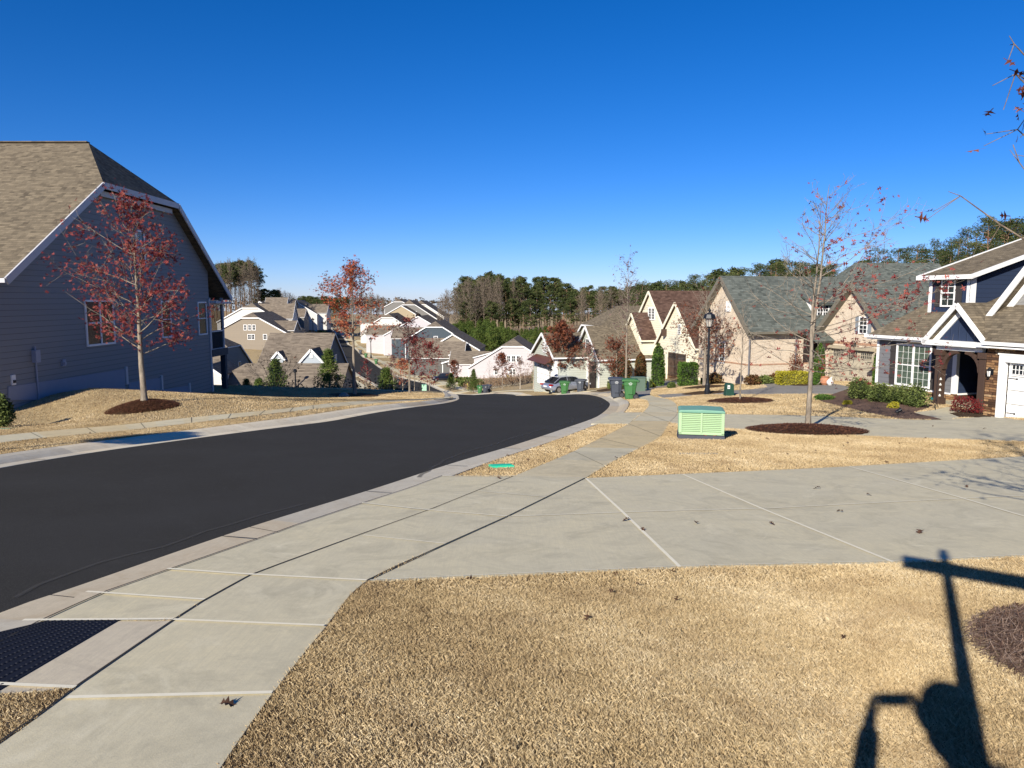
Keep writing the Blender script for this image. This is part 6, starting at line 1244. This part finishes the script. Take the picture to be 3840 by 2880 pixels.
# lamp posts
def lamp_proto():
    root = empty('street_lamp', (0, -900, -300)); root['category'] = 'street lamp'; root['group'] = 'black street lamps'
    m = MB(); m.lathe([(.16, 0), (.16, .25), (.13, .3), (.12, .55), (.09, .62), (.075, .8), (.055, 3.3), (.055, 3.42), (.09, 3.44), (.09, 3.5), (.05, 3.54), (.05, 3.6)], n=14)
    m.build('pole', M_DARK, root, smooth=False)
    m = MB(); m.lathe([(.06, 3.58), (.14, 3.62), (.15, 3.66), (.06, 3.66)], n=12)
    for k in range(6): a = k * math.pi / 3; m.bar((.13 * math.cos(a), .13 * math.sin(a), 3.66), (.235 * math.cos(a), .235 * math.sin(a), 4.08), .018, .018)
    m.build('lantern_frame', M_DARK, root); m = MB(); m.lathe([(.34, 4.07), (.34, 4.11), (.27, 4.3), (.12, 4.36), (.1, 4.4), (.05, 4.42), (.09, 4.5), (.03, 4.6), (.0, 4.66)], n=8); m.build('lantern_roof', M_DARK, root)
    g = NT('lantern_glass', .1, .5); g.col((.7, .68, .62)); g.b.inputs['Alpha'].default_value = .35; m = MB(); m.lathe([(.12, 3.66), (.22, 4.07)], n=6); m.build('lantern_glass', g.m, root)
    m = MB(); m.lathe([(.03, 3.66), (.045, 3.8), (.05, 3.9), (.02, 3.96)], n=8); m.build('bulb', plain('bulb', (.75, .6, .45), .4), root); return root
LP = lamp_proto(); KL = kids_of(LP)
for i, (px, py, top, d, lab) in enumerate(((2652, 1479, 1152, None, 'tall black street lamp in the lawn before the brick and cream houses'), (2062, 1463, 1375, 68, 'black lamp post under the rusty brown tree by the silver car'), (1391, 1318, 1262, 240, 'black lamp post by the valley street sidewalk'), (1173, 1208, 1190, 290, 'tiny black lamp before the long white cottage'))):
    x, y = hit(px, py) if d is None else at(px, py, d)[:2]; o = LP if i == 0 else copy_tree(LP, KL); H = topz(top, y) - tz(x, y); s = H / 4.66; o.location = (x, y, tz(x, y) - .02); o.scale = (max(s, .0) * (1 if i == 0 else 1.3),) * 2 + (s,); o['label'] = lab
# dark green pedestal with a sticker, bollards, cabinet, hydrants
x, y = hit(2733, 1484); s = y / FPX; P = empty('cable_pedestal', (x, y, tz(x, y)), .1, 'dark green cable pedestal with a white sticker right of the lamp', 'pedestal'); m = MB(); w, h = 15 * s, 48 * s
m.prism([(-w, 0), (w, 0), (w * 1.0, h * .55), (w * .95, h * .9), (w * .6, h), (-w * .6, h), (-w * .95, h * .9), (-w, h * .55)], .34, 'y', -.17); m.box(-w * 1.08, w * 1.08, -.19, .19, -.05, h * .3); m.build('body', plain('pedestal_green', L('#24463a'), .5, .1), P, bevel=.02); m = MB(); m.box(-w * .75, -w * .1, -.178, -.172, h * .58, h * .86); m.build('sticker', plain('sticker', (.75, .75, .72)), P); m = MB(); m.box(-w * .65, -w * .2, -.182, -.178, h * .66, h * .7); m.box(-w * .65, -w * .2, -.182, -.178, h * .74, h * .76); m.build('print', M_DARK, P)
for (px, py, d, h, lab) in ((2430, 1452, 47, .85, 'pale green marker post beside the paver drive of the cream cottage'), (2032, 1462, 78, .6, 'small pale bollard at the walk before the sage cottage')):
    x, y = at(px, py, d)[:2]; m = MB(); m.lathe([(.09, 0), (.09, h * .8), (.1, h * .82), (.1, h * .92), (.05, h)], n=10); o = m.build('marker_post', plain('post_sage', L('#9aa695'), .6)); o.location = (x, y, tz(x, y)); tag(o, lab, 'marker post')
x, y = at(2392, 1450, 46)[:2]; m = MB(); m.box(-.42, .42, -.3, .3, 0, .85); m.box(-.45, .45, -.33, .33, .85, .9); m.box(-.02, .02, -.31, -.3, .1, .8); o = m.build('utility_cabinet', plain('cabinet_dull', L('#596b5d'), .6), bevel=.02); o.location = (x, y, tz(x, y)); tag(o, 'dull green utility box peeking out behind the nearest green bin', 'utility cabinet')
for (px, py, d, lab) in ((1754, 1464, 125, 'yellow fire hydrant at the bend left of the distant bins'), (1690, 1424, 150, 'pale yellow hydrant in the lawn near the black car'), (1905, 1424, 150, 'yellow hydrant in the lawn under the white cottage windows')):
    x, y = at(px, py, d)[:2]; m = MB(); m.lathe([(.16, 0), (.16, .06), (.1, .08), (.1, .55), (.13, .57), (.13, .6), (.1, .7), (.03, .8)], n=10); m.tube([(-.2, 0, .42), (.2, 0, .42)], .06, 8); m.tube([(0, -.18, .38), (0, .0, .38)], .07, 8); o = m.build('fire_hydrant', plain('hydrant_yellow', L('#cbb35a'), .5)); o.location = (x, y, tz(x, y)); o.scale = (1.3,) * 3; tag(o, lab, 'hydrant', 'yellow hydrants')
# teal lid, buried lids, tactile plate
def lid(px, py, a, b, rz, mat, name, lab, cat, h=.02, dome=False):
    x, y = hit(px, py); m = MB(); m.box(-a, a, -b, b, -.03, h); m.box(-a * .9, a * .9, -b * .85, b * .85, h, h + .006); o = m.build(name, mat, bevel=.005); e = .05; gx_ = (tz(x + e, y) - tz(x - e, y)) / (2 * e); gy_ = (tz(x, y + e) - tz(x, y - e)) / (2 * e); n = Vector((-gx_, -gy_, 1)).normalized()
    q = n.to_track_quat('Z', 'Y') ; o.rotation_mode = 'QUATERNION'; from mathutils import Quaternion; o.rotation_quaternion = Vector((0, 0, 1)).rotation_difference(n) @ Quaternion((0, 0, 1), rz); o.location = (x, y, tz(x, y) + .01); return tag(o, lab, cat)
lid(1880, 1752, .2, .13, .25, plain('teal_plastic', L('#2fbf95'), .5, .05), 'valve_lid', 'bright teal rectangular lid in the grass strip by the kerb', 'lid', .03)
lid(2620, 1702, .42, .1, 0, plain('lid_grey', L('#8d8a80'), .9), 'meter_lid', 'half-buried grey meter lid in the lawn below the louvred cabinet', 'lid', .0)
lid(15, 1610, .3, .2, 0, plain('lid_green', L('#5c7a62'), .8), 'meter_lid', 'flat green meter lid in the lawn at the far left', 'lid')
P4 = [np.array(g3(hit(*p), .022)) for p in ((-250, 2440), (172, 2340), (449, 2335), (-150, 2690))]; m = MB(); V = [tuple(p) for p in P4] + [tuple(p + np.array([0, 0, -.03])) for p in P4]; m.add(V, [(0, 1, 2, 3), (7, 6, 5, 4), (0, 4, 5, 1), (1, 5, 6, 2), (2, 6, 7, 3), (3, 7, 4, 0)])
a_, b_, c_, d_ = P4; nu, nv = 34, 11
for i in range(nu):
    for j in range(nv):
        u, v = (i + .5) / nu, (j + .5) / nv; p = (a_ * (1 - u) + b_ * u) * (1 - v) + (d_ * (1 - u) + c_ * u) * v; m.lathe([(.012, 0), (.008, .005), (.002, .006)], tuple(p), 6)
tag(m.build('tactile_plate', plain('tactile_black', (.010, .012, .02), .7, .2, 30, .15)), 'black studded tactile plate set in the curb ramp', 'tactile plate')
# fallen leaves
rs = np.random.RandomState(12); VL, FL, tl = oak_faces(np.zeros((1, 3)), .1, rs, 0)
def leaf_mesh(seed, s=.1):
    r_ = random.Random(seed); m = MB(); out = []
    prof = [(0, .02), (.12, .04), (.2, .3), (.3, .1), (.42, .42), (.52, .12), (.66, .34), (.72, .1), (.86, .16), (1, 0)]
    V = [(u * s, v * s * .9, .012 * math.sin(u * 5) + abs(v) * .03) for u, v in prof] + [(u * s, -v * s * .9, .012 * math.sin(u * 5) + abs(v) * .03) for u, v in prof[1:-1]]
    n = len(prof); c = [(u * s, 0, .012 * math.sin(u * 5)) for u, v in prof[1:-1]]; V += c; F = []
    for side in (0, 1):
        idx = (lambda i: i) if side == 0 else (lambda i: i if i in (0, n - 1) else n + i - 1); ci = lambda i: (2 * n - 2) + min(max(i - 1, 0), n - 3)
        for i in range(n - 1):
            f = [idx(i), idx(i + 1), ci(i + 1), ci(i)]; f = [q for k, q in enumerate(f) if q not in f[:k]]; F.append(tuple(f) if len(f) > 2 else (0, 1, ci(1)))
    m.add(V, F); return m
LM = leaf_mesh(1).build('fallen_leaf', plain('dead_leaf', L('#4a3426'), .8, .3, 30)); LM['category'] = 'leaf'; LM['group'] = 'fallen oak leaves'
LL = [(3247, 1862, 'on the drive panel right of the second joint'), (3160, 1928, 'curled on the drive below the cross joint'), (3460, 2000, 'long arched one alone on the right drive panel'), (2880, 1970, 'just right of the second diagonal joint'), (2610, 1972, 'between the two diagonal joints'), (2367, 1957, 'touching the first diagonal joint'), (2402, 1990, 'lying in the first diagonal joint lower down'), (2305, 1722, 'on the warm stained walk panel'), (3080, 1838, 'small one high on the middle drive panel'), (3620, 1828, 'in the twig shadow at the right of the drive'), (820, 2662, 'slim one alone on the bottom sidewalk panel'), (3700, 1612, 'on the farther drive left of the white garage'), (3500, 1600, 'on the farther drive near the straw bed'), (1860, 1798, 'at the tip of the grass strip')]
for i, (px, py, lab) in enumerate(LL):
    x, y = hit(px, py); o = LM if i == 0 else LM.copy()
    if i: COL.objects.link(o)
    o.location = (x, y, tz(x, y) + .03); o.rotation_euler = (.15, .1, i * 1.9); s = .8 + (i % 3) * .2; o.scale = (s, s, s); o['label'] = 'dry brown oak leaf ' + lab
# pots, bells, spotlight, garden bits
def potat(px, py, d=None): x, y = hit(px, py) if d is None else at(px, py, d)[:2]; return x, y, tz(x, y)
x, y, z = potat(3093, 1440, 41); m = MB(); m.lathe([(.14, 0), (.24, .12), (.26, .28), (.2, .42), (.24, .46), (.2, .46), (.17, .4)], n=16); o = m.build('terracotta_pot', plain('terracotta', L('#b07a5c'), .8), smooth=False); o.location = (x, y, z + .02); tag(o, 'round terracotta pot left of the beige garage door', 'pot')
x, y, z = potat(3112, 1442, 40.5); m = MB(); m.lathe([(.1, 0), (.17, .1), (.18, .2), (.1, .3), (.04, .36)], n=12); m.tube([(0, 0, .3), (.06, 0, .42), (.12, 0, .44)], [.05, .035, .01], 8); o = m.build('garden_ornament', plain('ornament_white', (.7, .69, .66), .6)); o.location = (x, y, z + .02); tag(o, 'white duck-like garden ornament beside the terracotta pot', 'ornament')
x, y, z = potat(3517, 1540); o = empty('bell_stand', (x, y, z), 0, 'black hook stand with hanging cream bells before the left porch column', 'bell stand'); H = 1.45; m = MB(); m.tube([(-.1, 0, -.05), (-.1, 0, H), (-.06, 0, H + .12), (.0, 0, H + .14), (.03, 0, H + .06)], .012, 6); m.tube([(.03, 0, H + .06), (.03, 0, .5)], .004, 4); m.build('hook', M_DARK, o)
for k in range(4): m = MB(); m.lathe([(.05, 0), (.04, .03), (.02, .07), (.008, .09)], (.03, 0, 1.25 - k * .22), 10); m.build('bell', plain('bell_cream', (.6, .58, .5), .4), o)
x, y, z = potat(3368, 1560); o = empty('spotlight', (x, y, z + .03), 0, 'small black landscape spotlight at the front of the straw bed', 'spotlight'); m = MB(); m.tube([(0, 0, -.05), (0, 0, .12)], .012, 6); m.build('stake', M_DARK, o); m = MB(); m.tube([(-.08, 0, .1), (.08, -.02, .2)], [.05, .07], 10); m.build('head', M_DARK, o)
x, y, z = potat(3490, 1530); o = empty('wire_ornament', (x, y, z), 0, 'curly black wire ornament with a glass ball near the bright shrub', 'ornament'); m = MB()
for sx in (-1, 1): m.tube([(sx * (.06 + .12 * math.sin(k * .7)), 0, k * .05) for k in range(11)], .01, 5)
m.build('wire', M_DARK, o); m = MB(); m.lathe([(.01, 0), (.06, .03), (.08, .08), (.06, .13), (.01, .16)], (0, 0, .3), 10); m.build('ball', plain('teal_glass', (.02, .12, .12), .1, .1, 5, .8), o)
x, y, z = potat(1290, 1488); m = MB(); m.lathe([(.25, 0), (.3, .1), (.22, .22), (.08, .28)], n=9); o = m.build('rock', plain('rock', L('#8a857c'), .9, .3, 4)); o.location = (x, y, z - .04); tag(o, 'small grey rock beside the orange oak', 'rock')
# cars
def car(name, px, py, d, rz, paint, label, Ln=4.75, Wd=1.82, Ht=1.45, suv=False):
    x, y = at(px, py, d)[:2]; root = empty(name, (x, y, tz(x, y) + .02), math.radians(rz), label, 'car'); hw = Wd / 2; h = Ht; gl = mat_glass('car_glass', (.01, .012, .015), .05)
    st = ([(-.5, .45, .62, .7), (-.46, .3, .78, .9), (-.3, .26, .98, .98), (-.12, .25, .97, 1), (.1, .25, .95, 1), (.28, .26, .92, .98), (.42, .28, .80, .93), (.485, .33, .66, .8), (.5, .42, .58, .68)] if not suv else
          [(-.5, .5, .8, .75), (-.47, .35, 1.0, .92), (-.3, .3, 1.06, .99), (0, .3, 1.04, 1), (.24, .3, 1.04, .99), (.36, .32, 1.0, .95), (.47, .36, .9, .85), (.5, .5, .74, .7)])
    V, F = [], []
    for a, zb, zt, wf in st:
        w_ = hw * wf; X = a * Ln
        for yy, z in ((-w_ * .94, zb), (-w_, zb + .12), (-w_, (zb + zt) / 2 + .08), (-w_ * .93, zt), (-w_ * .6, zt + .025), (w_ * .6, zt + .025), (w_ * .93, zt), (w_, (zb + zt) / 2 + .08), (w_, zb + .12), (w_ * .94, zb)): V.append((X, yy, z))
    n = 10
    for i in range(len(st) - 1):
        for k in range(n): F.append((i * n + k, i * n + (k + 1) % n, (i + 1) * n + (k + 1) % n, (i + 1) * n + k))
    F += [tuple(range(n)), tuple(range((len(st) - 1) * n, len(st) * n))]; m = MB(); m.add(V, F); m.build('body', paint, root, smooth=True)
    cab = ([(-.40, .97, .84, 0), (-.24, h - .06, .66, 1), (-.12, h, .68, 1), (.05, h - .01, .68, 1), (.14, h - .08, .66, 1), (.29, .93, .82, 0)] if not suv else [(-.47, 1.0, .86, 0), (-.42, h - .08, .72, 1), (-.3, h, .74, 1), (.02, h, .74, 1), (.12, h - .1, .72, 1), (.25, 1.02, .86, 0)])
    m = MB(); zb = .9 if not suv else 1.0; V, F = [], []
    for a, zt, wf, _ in cab:
        for s_ in (-1, 1): V += [(a * Ln, s_ * hw * .9, zb), (a * Ln, s_ * hw * wf, zt)]
    for i in range(len(cab) - 1): b = i * 4; F += [(b, b + 4, b + 5, b + 1), (b + 2, b + 3, b + 7, b + 6), (b + 1, b + 5, b + 7, b + 3)]
    F += [(0, 1, 3, 2), (len(cab) * 4 - 4, len(cab) * 4 - 2, len(cab) * 4 - 1, len(cab) * 4 - 3)]; m.add(V, F); m.build('windows', gl, root)
    m = MB(); i0, i1 = 1, len(cab) - 2; V = []
    for a, zt, wf, _ in cab[i0:i1 + 1]: V += [(a * Ln, -hw * wf * 1.01, zt + .012), (a * Ln, hw * wf * 1.01, zt + .012)]
    V += [(v[0], v[1], v[2] - .04) for v in V]; q = (i1 - i0 + 1) * 2
    for i in range(i1 - i0): m_f = (i * 2, i * 2 + 2, i * 2 + 3, i * 2 + 1); F = [m_f, (i * 2, i * 2 + 2, q + i * 2 + 2, q + i * 2), (i * 2 + 1, i * 2 + 3, q + i * 2 + 3, q + i * 2 + 1)]; m.add(V, F)
    for s_ in (-1, 1):
        for (a, b) in ((0, 1), (len(cab) - 1, len(cab) - 2)): A_, B_ = cab[a], cab[b]; m.bar((A_[0] * Ln, s_ * hw * A_[2], A_[1]), (B_[0] * Ln, s_ * hw * B_[2], B_[1]), .06, .05)
        a = -.08 if not suv else -.12; m.bar((a * Ln, s_ * hw * .9, zb), (a * Ln, s_ * hw * cab[2][2], h), .05, .03)
        if suv: m.bar((.0 * Ln, s_ * hw * .9, zb), (.0, s_ * hw * .74, h), .05, .03)
    m.build('roof', paint, root)
    for sx in (-.31, .31):
        for s_ in (-1, 1):
            m = MB(); disc(m, .33 if not suv else .37, .22, (sx * Ln, s_ * (hw - .1), .33 if not suv else .37)); w_ = m.build('wheel', M_BLK, root); m = MB(); disc(m, .21, .012, (sx * Ln, s_ * (hw + .012), .33 if not suv else .37), n=12); m.build('rim', plain('rim', (.35, .35, .36), .3, .1, 5, .5, .7), w_)
    for s_ in (-1, 1):
        m = MB(); m.box(-.497 * Ln, -.44 * Ln, s_ * hw * .6, s_ * hw * .93, .72, .84); m.build('tail_light', plain('tail_red', (.35, .01, .01), .3), root); m = MB(); m.box(.44 * Ln, .49 * Ln, s_ * hw * .5, s_ * hw * .86, .6 if not suv else .72, .72 if not suv else .86); m.build('headlight', plain('headlight', (.7, .72, .75), .15), root)
        m = MB(); m.box(.2 * Ln, .235 * Ln, s_ * hw * .96, s_ * (hw + .14), .9 if not suv else 1.0, 1.02 if not suv else 1.14); m.build('mirror', paint, root)
    m = MB(); m.box(-.505 * Ln, -.49 * Ln, -.24, .24, .58, .7); m.build('number_plate', plain('plate_white', (.7, .7, .7)), root); return root
def paint(name, c): m = NT(name, .28, .6); m.col(c); m.b.inputs['Coat Weight'].default_value = .6; m.b.inputs['Metallic'].default_value = .5; return m.m
car('parked_car', 2122, 1462, 69, 33, paint('paint_silver', L('#9aa2b4')), 'silver sedan parked before the sage cottage, seen from behind')
car('parked_car', 1662, 1420, 152, 188, paint('paint_black', (.012, .015, .025)), 'black car parked on the drive of the charcoal cottage', 4.7, 1.9, 1.7, True)
car('parked_car', 1353, 1231, 335, 185, paint('paint_dark', (.01, .01, .015)), 'tiny dark car parked at the far end of the street', 4.8, 1.9, 1.6, True)
# street name sign behind the camera: only its shadow falls into view
dx_, dy_ = -SUN.x / math.cos(SUN_EL), -SUN.y / math.cos(SUN_EL); fx, fy = 4.02, 6.74; Ls = 7.4; bx, by = fx - dx_ * Ls, fy - dy_ * Ls; bz = tz(bx, by); tpz = tz(fx, fy) + Ls * math.tan(SUN_EL)
SG = empty('street_sign', (bx, by, bz), 0, 'black street-name sign post outside the frame, seen only as the cross-shaped shadow', 'sign'); H = tpz - bz; m = MB(); m.lathe([(.09, -.1), (.09, .3), (.05, .4), (.042, H - .2), (.042, H - .14)], n=12); m.build('pole', M_DARK, SG)
m = MB(); m.lathe([(.02, H - .14), (.045, H - .1), (.055, H - .06), (.03, H - .02), (.045, H + .02), (.01, H + .06)], n=10); m.build('finial', M_DARK, SG); m = MB(); u = Vector((.77, -.64, 0)).normalized(); m.bar(u * -.34 + Vector((0, 0, H - .27)), u * .85 + Vector((0, 0, H - .27)), .03, .2); m.build('name_plate', plain('sign_green', (.02, .1, .06), .5), SG)
# photographer behind the camera
def skinned(name, J, E_, mat, parent=None, sub=2):
    me = bpy.data.meshes.new(name); me.from_pydata([j[:3] for j in J], E_, []); o = bpy.data.objects.new(name, me); COL.objects.link(o)
    md = o.modifiers.new('skin', 'SKIN'); lay = me.skin_vertices[0] if me.skin_vertices else None
    if lay is None:
        bpy.context.view_layer.objects.active = o; import bmesh; bm = bmesh.new(); bm.from_mesh(me); bm.verts.layers.skin.verify(); bm.to_mesh(me); bm.free(); lay = me.skin_vertices[0]
    for i, j in enumerate(J): r = j[3]; lay.data[i].radius = r if isinstance(r, tuple) else (r, r); lay.data[i].use_root = (i == 0)
    s = o.modifiers.new('sub', 'SUBSURF'); s.levels = sub; s.render_levels = sub; me.materials.append(mat)
    if parent: o.parent = parent
    return o
SKIN = plain('skin', L('#b98a70'), .6, .08, 8); zf = tz(.15, -.45)
J = [(.17, -.45, -.85, (.17, .12)), (.17, -.44, -.55, (.16, .12)), (.16, -.43, -.25, (.19, .13)), (.13, -.4, -.09, (.07, .07)), (.11, -.36, .02, (.08, .09)), (.10, -.34, .15, (.085, .1)), (.10, -.33, .22, (.05, .06)),
     (-.03, -.42, -.22, .06), (-.25, -.28, -.38, .045), (-.13, -.05, -.06, .032), (.36, -.42, -.22, .06), (.42, -.22, -.4, .045), (.12, -.05, -.06, .032),
     (.08, -.45, -.95, (.1, .1)), (.06, -.42, -1.35, .065), (.05, -.46, zf + .09, .045), (.05, -.32, zf + .04, .04), (.27, -.45, -.95, (.1, .1)), (.29, -.42, -1.35, .065), (.3, -.46, zf + .09, .045), (.3, -.32, zf + .04, .04)]
Ed = [(0, 1), (1, 2), (2, 3), (3, 4), (4, 5), (5, 6), (2, 7), (7, 8), (8, 9), (2, 10), (10, 11), (11, 12), (0, 13), (13, 14), (14, 15), (15, 16), (0, 17), (17, 18), (18, 19), (19, 20)]
for sx, wi in ((-1, 9), (1, 12)):
    wx = sx * .125; b = len(J); J.append((wx * .9, -.03, -.02, .026)); Ed.append((wi, b))
    for k, (dz, ln) in enumerate(((.05, .07), (.03, .08), (.01, .075), (-.012, .06))):
        c = len(J); J += [(wx * .9 + sx * .0, -.012 - .004 * k, dz * .6, .0095), (wx * .75, -.022 + .0 * k, dz, .0085), (wx * .75 - sx * ln * .4, -.03, dz + .002, .0075)]; Ed += [(b, c), (c, c + 1), (c + 1, c + 2)]
    c = len(J); J += [(wx * .85, -.045, -.03, .011), (wx * .55, -.04, -.035, .009)]; Ed += [(b, c), (c, c + 1)]
PN = skinned('person', J, Ed, SKIN); tag(PN, 'person in a dark jacket holding up a phone, casting the head and arms shadow', 'person')
skinned('jacket', [(.17, -.45, -.95, (.2, .15)), (.17, -.44, -.55, (.18, .14)), (.16, -.43, -.25, (.21, .15)), (.13, -.4, -.12, (.13, .12)), (-.04, -.42, -.2, .09), (-.25, -.28, -.36, .06), (-.15, -.09, -.06, .052), (.37, -.42, -.18, .1), (.43, -.22, -.4, .08), (.14, -.08, -.09, .06)], [(0, 1), (1, 2), (2, 3), (2, 4), (4, 5), (5, 6), (2, 7), (7, 8), (8, 9)], plain('jacket_dark', (.03, .035, .05), .9), PN)
m = MB(); m.lathe([(.08, .02), (.125, .08), (.14, .16), (.13, .22), (.09, .275), (.02, .29)], (.1, -.36, 0), 14); m.build('hair', plain('hair_dark', (.03, .02, .015), .8), PN, smooth=True)
m = MB()
for q, cx_ in ((0, .05), (1, .3)): m.box(cx_ - .05, cx_ + .05, -.54, -.24, zf, zf + .09)
m.build('shoes', M_BLK, PN)
m = MB(); m.box(-.078, .078, -.022, -.013, -.02, .056); ph = m.build('phone', M_BLK, bevel=.003); tag(ph, 'black phone held level just behind the camera position', 'phone')
# unseen evergreen ball on a trunk, added to cast the left kerb shadow
gx_, gy_ = hit(575, 1634); hh = 3.3; kk = (hh) / (math.tan(SUN_EL) - GA * dy_); x, y = gx_ - dx_ * kk, gy_ - dy_ * kk; ev = shrub('evergreen_tree', (x, y, tz(x, y) + hh - .6), (.46, .46, 1.0), 99, LF_ARB, 2400, .12, 'round-headed evergreen just outside the left edge, shading the left kerb', 'evergreen', core=DKF)
m = MB(); m.tube([(0, 0, -hh + .8), (0, 0, .3)], .06, 8); m.build('trunk', BARK_D, ev)
# ------------------------------------------------------------------ grass blades, straw
def excluded(Q):
    r = np.zeros(len(Q), bool)
    for P in PAVED[:]:
        P = np.asarray(P)
        if len(P) > 600: P = np.concatenate([offset(RE, .9)[RE[:, 1] < 75], offset(LE, -.9)[LE[:, 1] < 75][::-1]])
        lo, hi = P.min(0), P.max(0); k = (Q[:, 0] > lo[0]) & (Q[:, 0] < hi[0]) & (Q[:, 1] > lo[1]) & (Q[:, 1] < hi[1]) & ~r
        if k.any():
            i = np.where(k)[0]; r[i] |= inside(Q[i], P)
    for P in BEDS:
        c = P.mean(0); R = np.linalg.norm(P - c, axis=1).mean() * .96; r |= ((Q - c) ** 2).sum(1) < R * R
    return r
rs = np.random.RandomState(31)
def blades(name, y0, y1, dens, w, l, lab, tiltr=(12, 68)):
    A = []
    for ya in np.arange(y0, y1, 1.0):
        yb = min(ya + 1, y1); X = yb * .72 + .6; n = int(dens * 2 * X * (yb - ya)); A.append(np.column_stack([rs.uniform(-X, X, n), rs.uniform(ya, yb, n)]))
    Q = np.concatenate(A); Q = Q[~excluded(Q)]; N = len(Q); z = TZ(Q); a = rs.uniform(0, 6.283, N); tl = np.radians(rs.uniform(*tiltr, N)); ll = l * rs.uniform(.5, 1.25, N); ww = w * rs.uniform(.6, 1.2, N)
    B = np.column_stack([Q, z - .004]); h = np.stack([np.cos(a), np.sin(a), np.zeros(N)], 1); s = np.stack([-np.sin(a), np.cos(a), np.zeros(N)], 1)
    M_ = B + (h * np.sin(tl * .5)[:, None] + np.array([0, 0, 1]) * np.cos(tl * .5)[:, None]) * (ll * .55)[:, None]; T = M_ + (h * np.sin(tl * 1.3)[:, None] + np.array([0, 0, 1]) * np.cos(tl * 1.3)[:, None]) * (ll * .55)[:, None]
    V = np.stack([B - s * ww[:, None] / 2, B + s * ww[:, None] / 2, M_ + s * ww[:, None] * .4, T, M_ - s * ww[:, None] * .4], 1).reshape(-1, 3)
    F = np.array([[0, 1, 2, 4]]); b = (np.arange(N) * 5)[:, None]; F4 = F + b; F3 = np.array([[4, 2, 3, 3]])
    patch = np.sin(Q[:, 0] * 2.1 + np.sin(Q[:, 1] * 1.3)) * np.sin(Q[:, 1] * 1.7 + Q[:, 0]) * .08; t = np.clip(rs.normal(.55, .13, N) + patch * 1.6 + np.sin(Q[:, 0] * 9 + np.sin(Q[:, 1] * 7) * 2) * np.sin(Q[:, 1] * 8 + Q[:, 0] * 3) * .07, 0, 1)
    V = V.reshape(N, 5, 3); V2 = np.concatenate([V[:, :4], V[:, 4:]], 1)
    # one five-sided blade per plant
    Fp = np.array([[0, 1, 2, 3, 4]]) + b; tag(mesh_np(name, V.reshape(-1, 3), Fp, M_BLADE, attr=t), lab, 'grass', kind='stuff')
blades('dry_grass', 1.9, 5.6, 26000, .0019, .034, 'short dormant straw-coloured grass of the nearest lawn')
blades('dry_grass', 5.6, 11, 10500, .0028, .036, 'dormant tan grass of the strips and lawns in the middle distance')
blades('dry_grass', 11, 22, 2600, .0058, .042, 'dormant tan grass around the louvred cabinet and left lawn')
blades('dry_grass', 22, 48, 420, .014, .05, 'dormant tan grass of the farther lawns')
# edge fringe: longer darker blades leaning over the pavement edges of the nearest lawn come with the same sheet
def straw(c, R, n, w, l, mat, name, lab, hh=.06):
    a = rs.uniform(0, 6.283, n); r = R * np.sqrt(rs.uniform(0, 1, n)); Q = np.column_stack([c[0] + r * np.cos(a), c[1] + r * np.sin(a)]); z = TZ(Q) + hh * (1 - (r / R) ** 2) + .012 + rs.uniform(0, .03, n)
    b = rs.normal(.5, .6, n); d = np.stack([np.cos(b), np.sin(b), rs.normal(0, .15, n)], 1); s = np.stack([-np.sin(b), np.cos(b), np.zeros(n)], 1); P = np.column_stack([Q, z]); ll = l * rs.uniform(.5, 1.2, n)[:, None]
    V = np.stack([P - d * ll / 2 - s * w / 2, P - d * ll / 2 + s * w / 2, P + d * ll / 2 + s * w / 2, P + d * ll / 2 - s * w / 2], 1).reshape(-1, 3); tag(mesh_np(name, V, np.arange(4 * n).reshape(n, 4), mat, attr=rs.uniform(0, 1, n)), lab, 'straw', kind='stuff')
LF_STR = mat_leaf('straw', L('#4a352a'), L('#7c6250'), L('#b39c86'), .9, .05)
straw(SB_, SBR, 14000, .0035, .13, LF_STR, 'pine_straw', 'grey-brown pine straw heaped at the right edge of the nearest lawn')
CH = mat_leaf('bark_chips', L('#2c1a12'), L('#5c3826'), L('#8d6244'), .9, .05)
for (px, py, R, hb, lab) in ((3020, 1614, 1.55, .13, 'bark chips around the half-bare oak'), (535, 1524, 1.12, .12, 'bark chips around the dense red oak'), (2775, 1504, 1.45, .12, 'straw around the bare sapling')): straw(hit(px, py), R, 5200, .018, .11, CH, 'mulch_chips', lab, hb)
# scattered leaf litter on the lawns, uncountable
n = 700; Q = np.column_stack([rs.uniform(-16, 18, n), rs.uniform(3, 30, n)]); Q = Q[~excluded(Q)]; P = np.column_stack([Q, TZ(Q) + .045]); V, F, t = oak_faces(P, .07, rs, 0); tag(mesh_np('leaf_litter', V, F, plain('dead_leaf', L('#4a3426')), attr=t), 'small dead leaves caught in the dry lawns', 'leaf litter', kind='stuff')
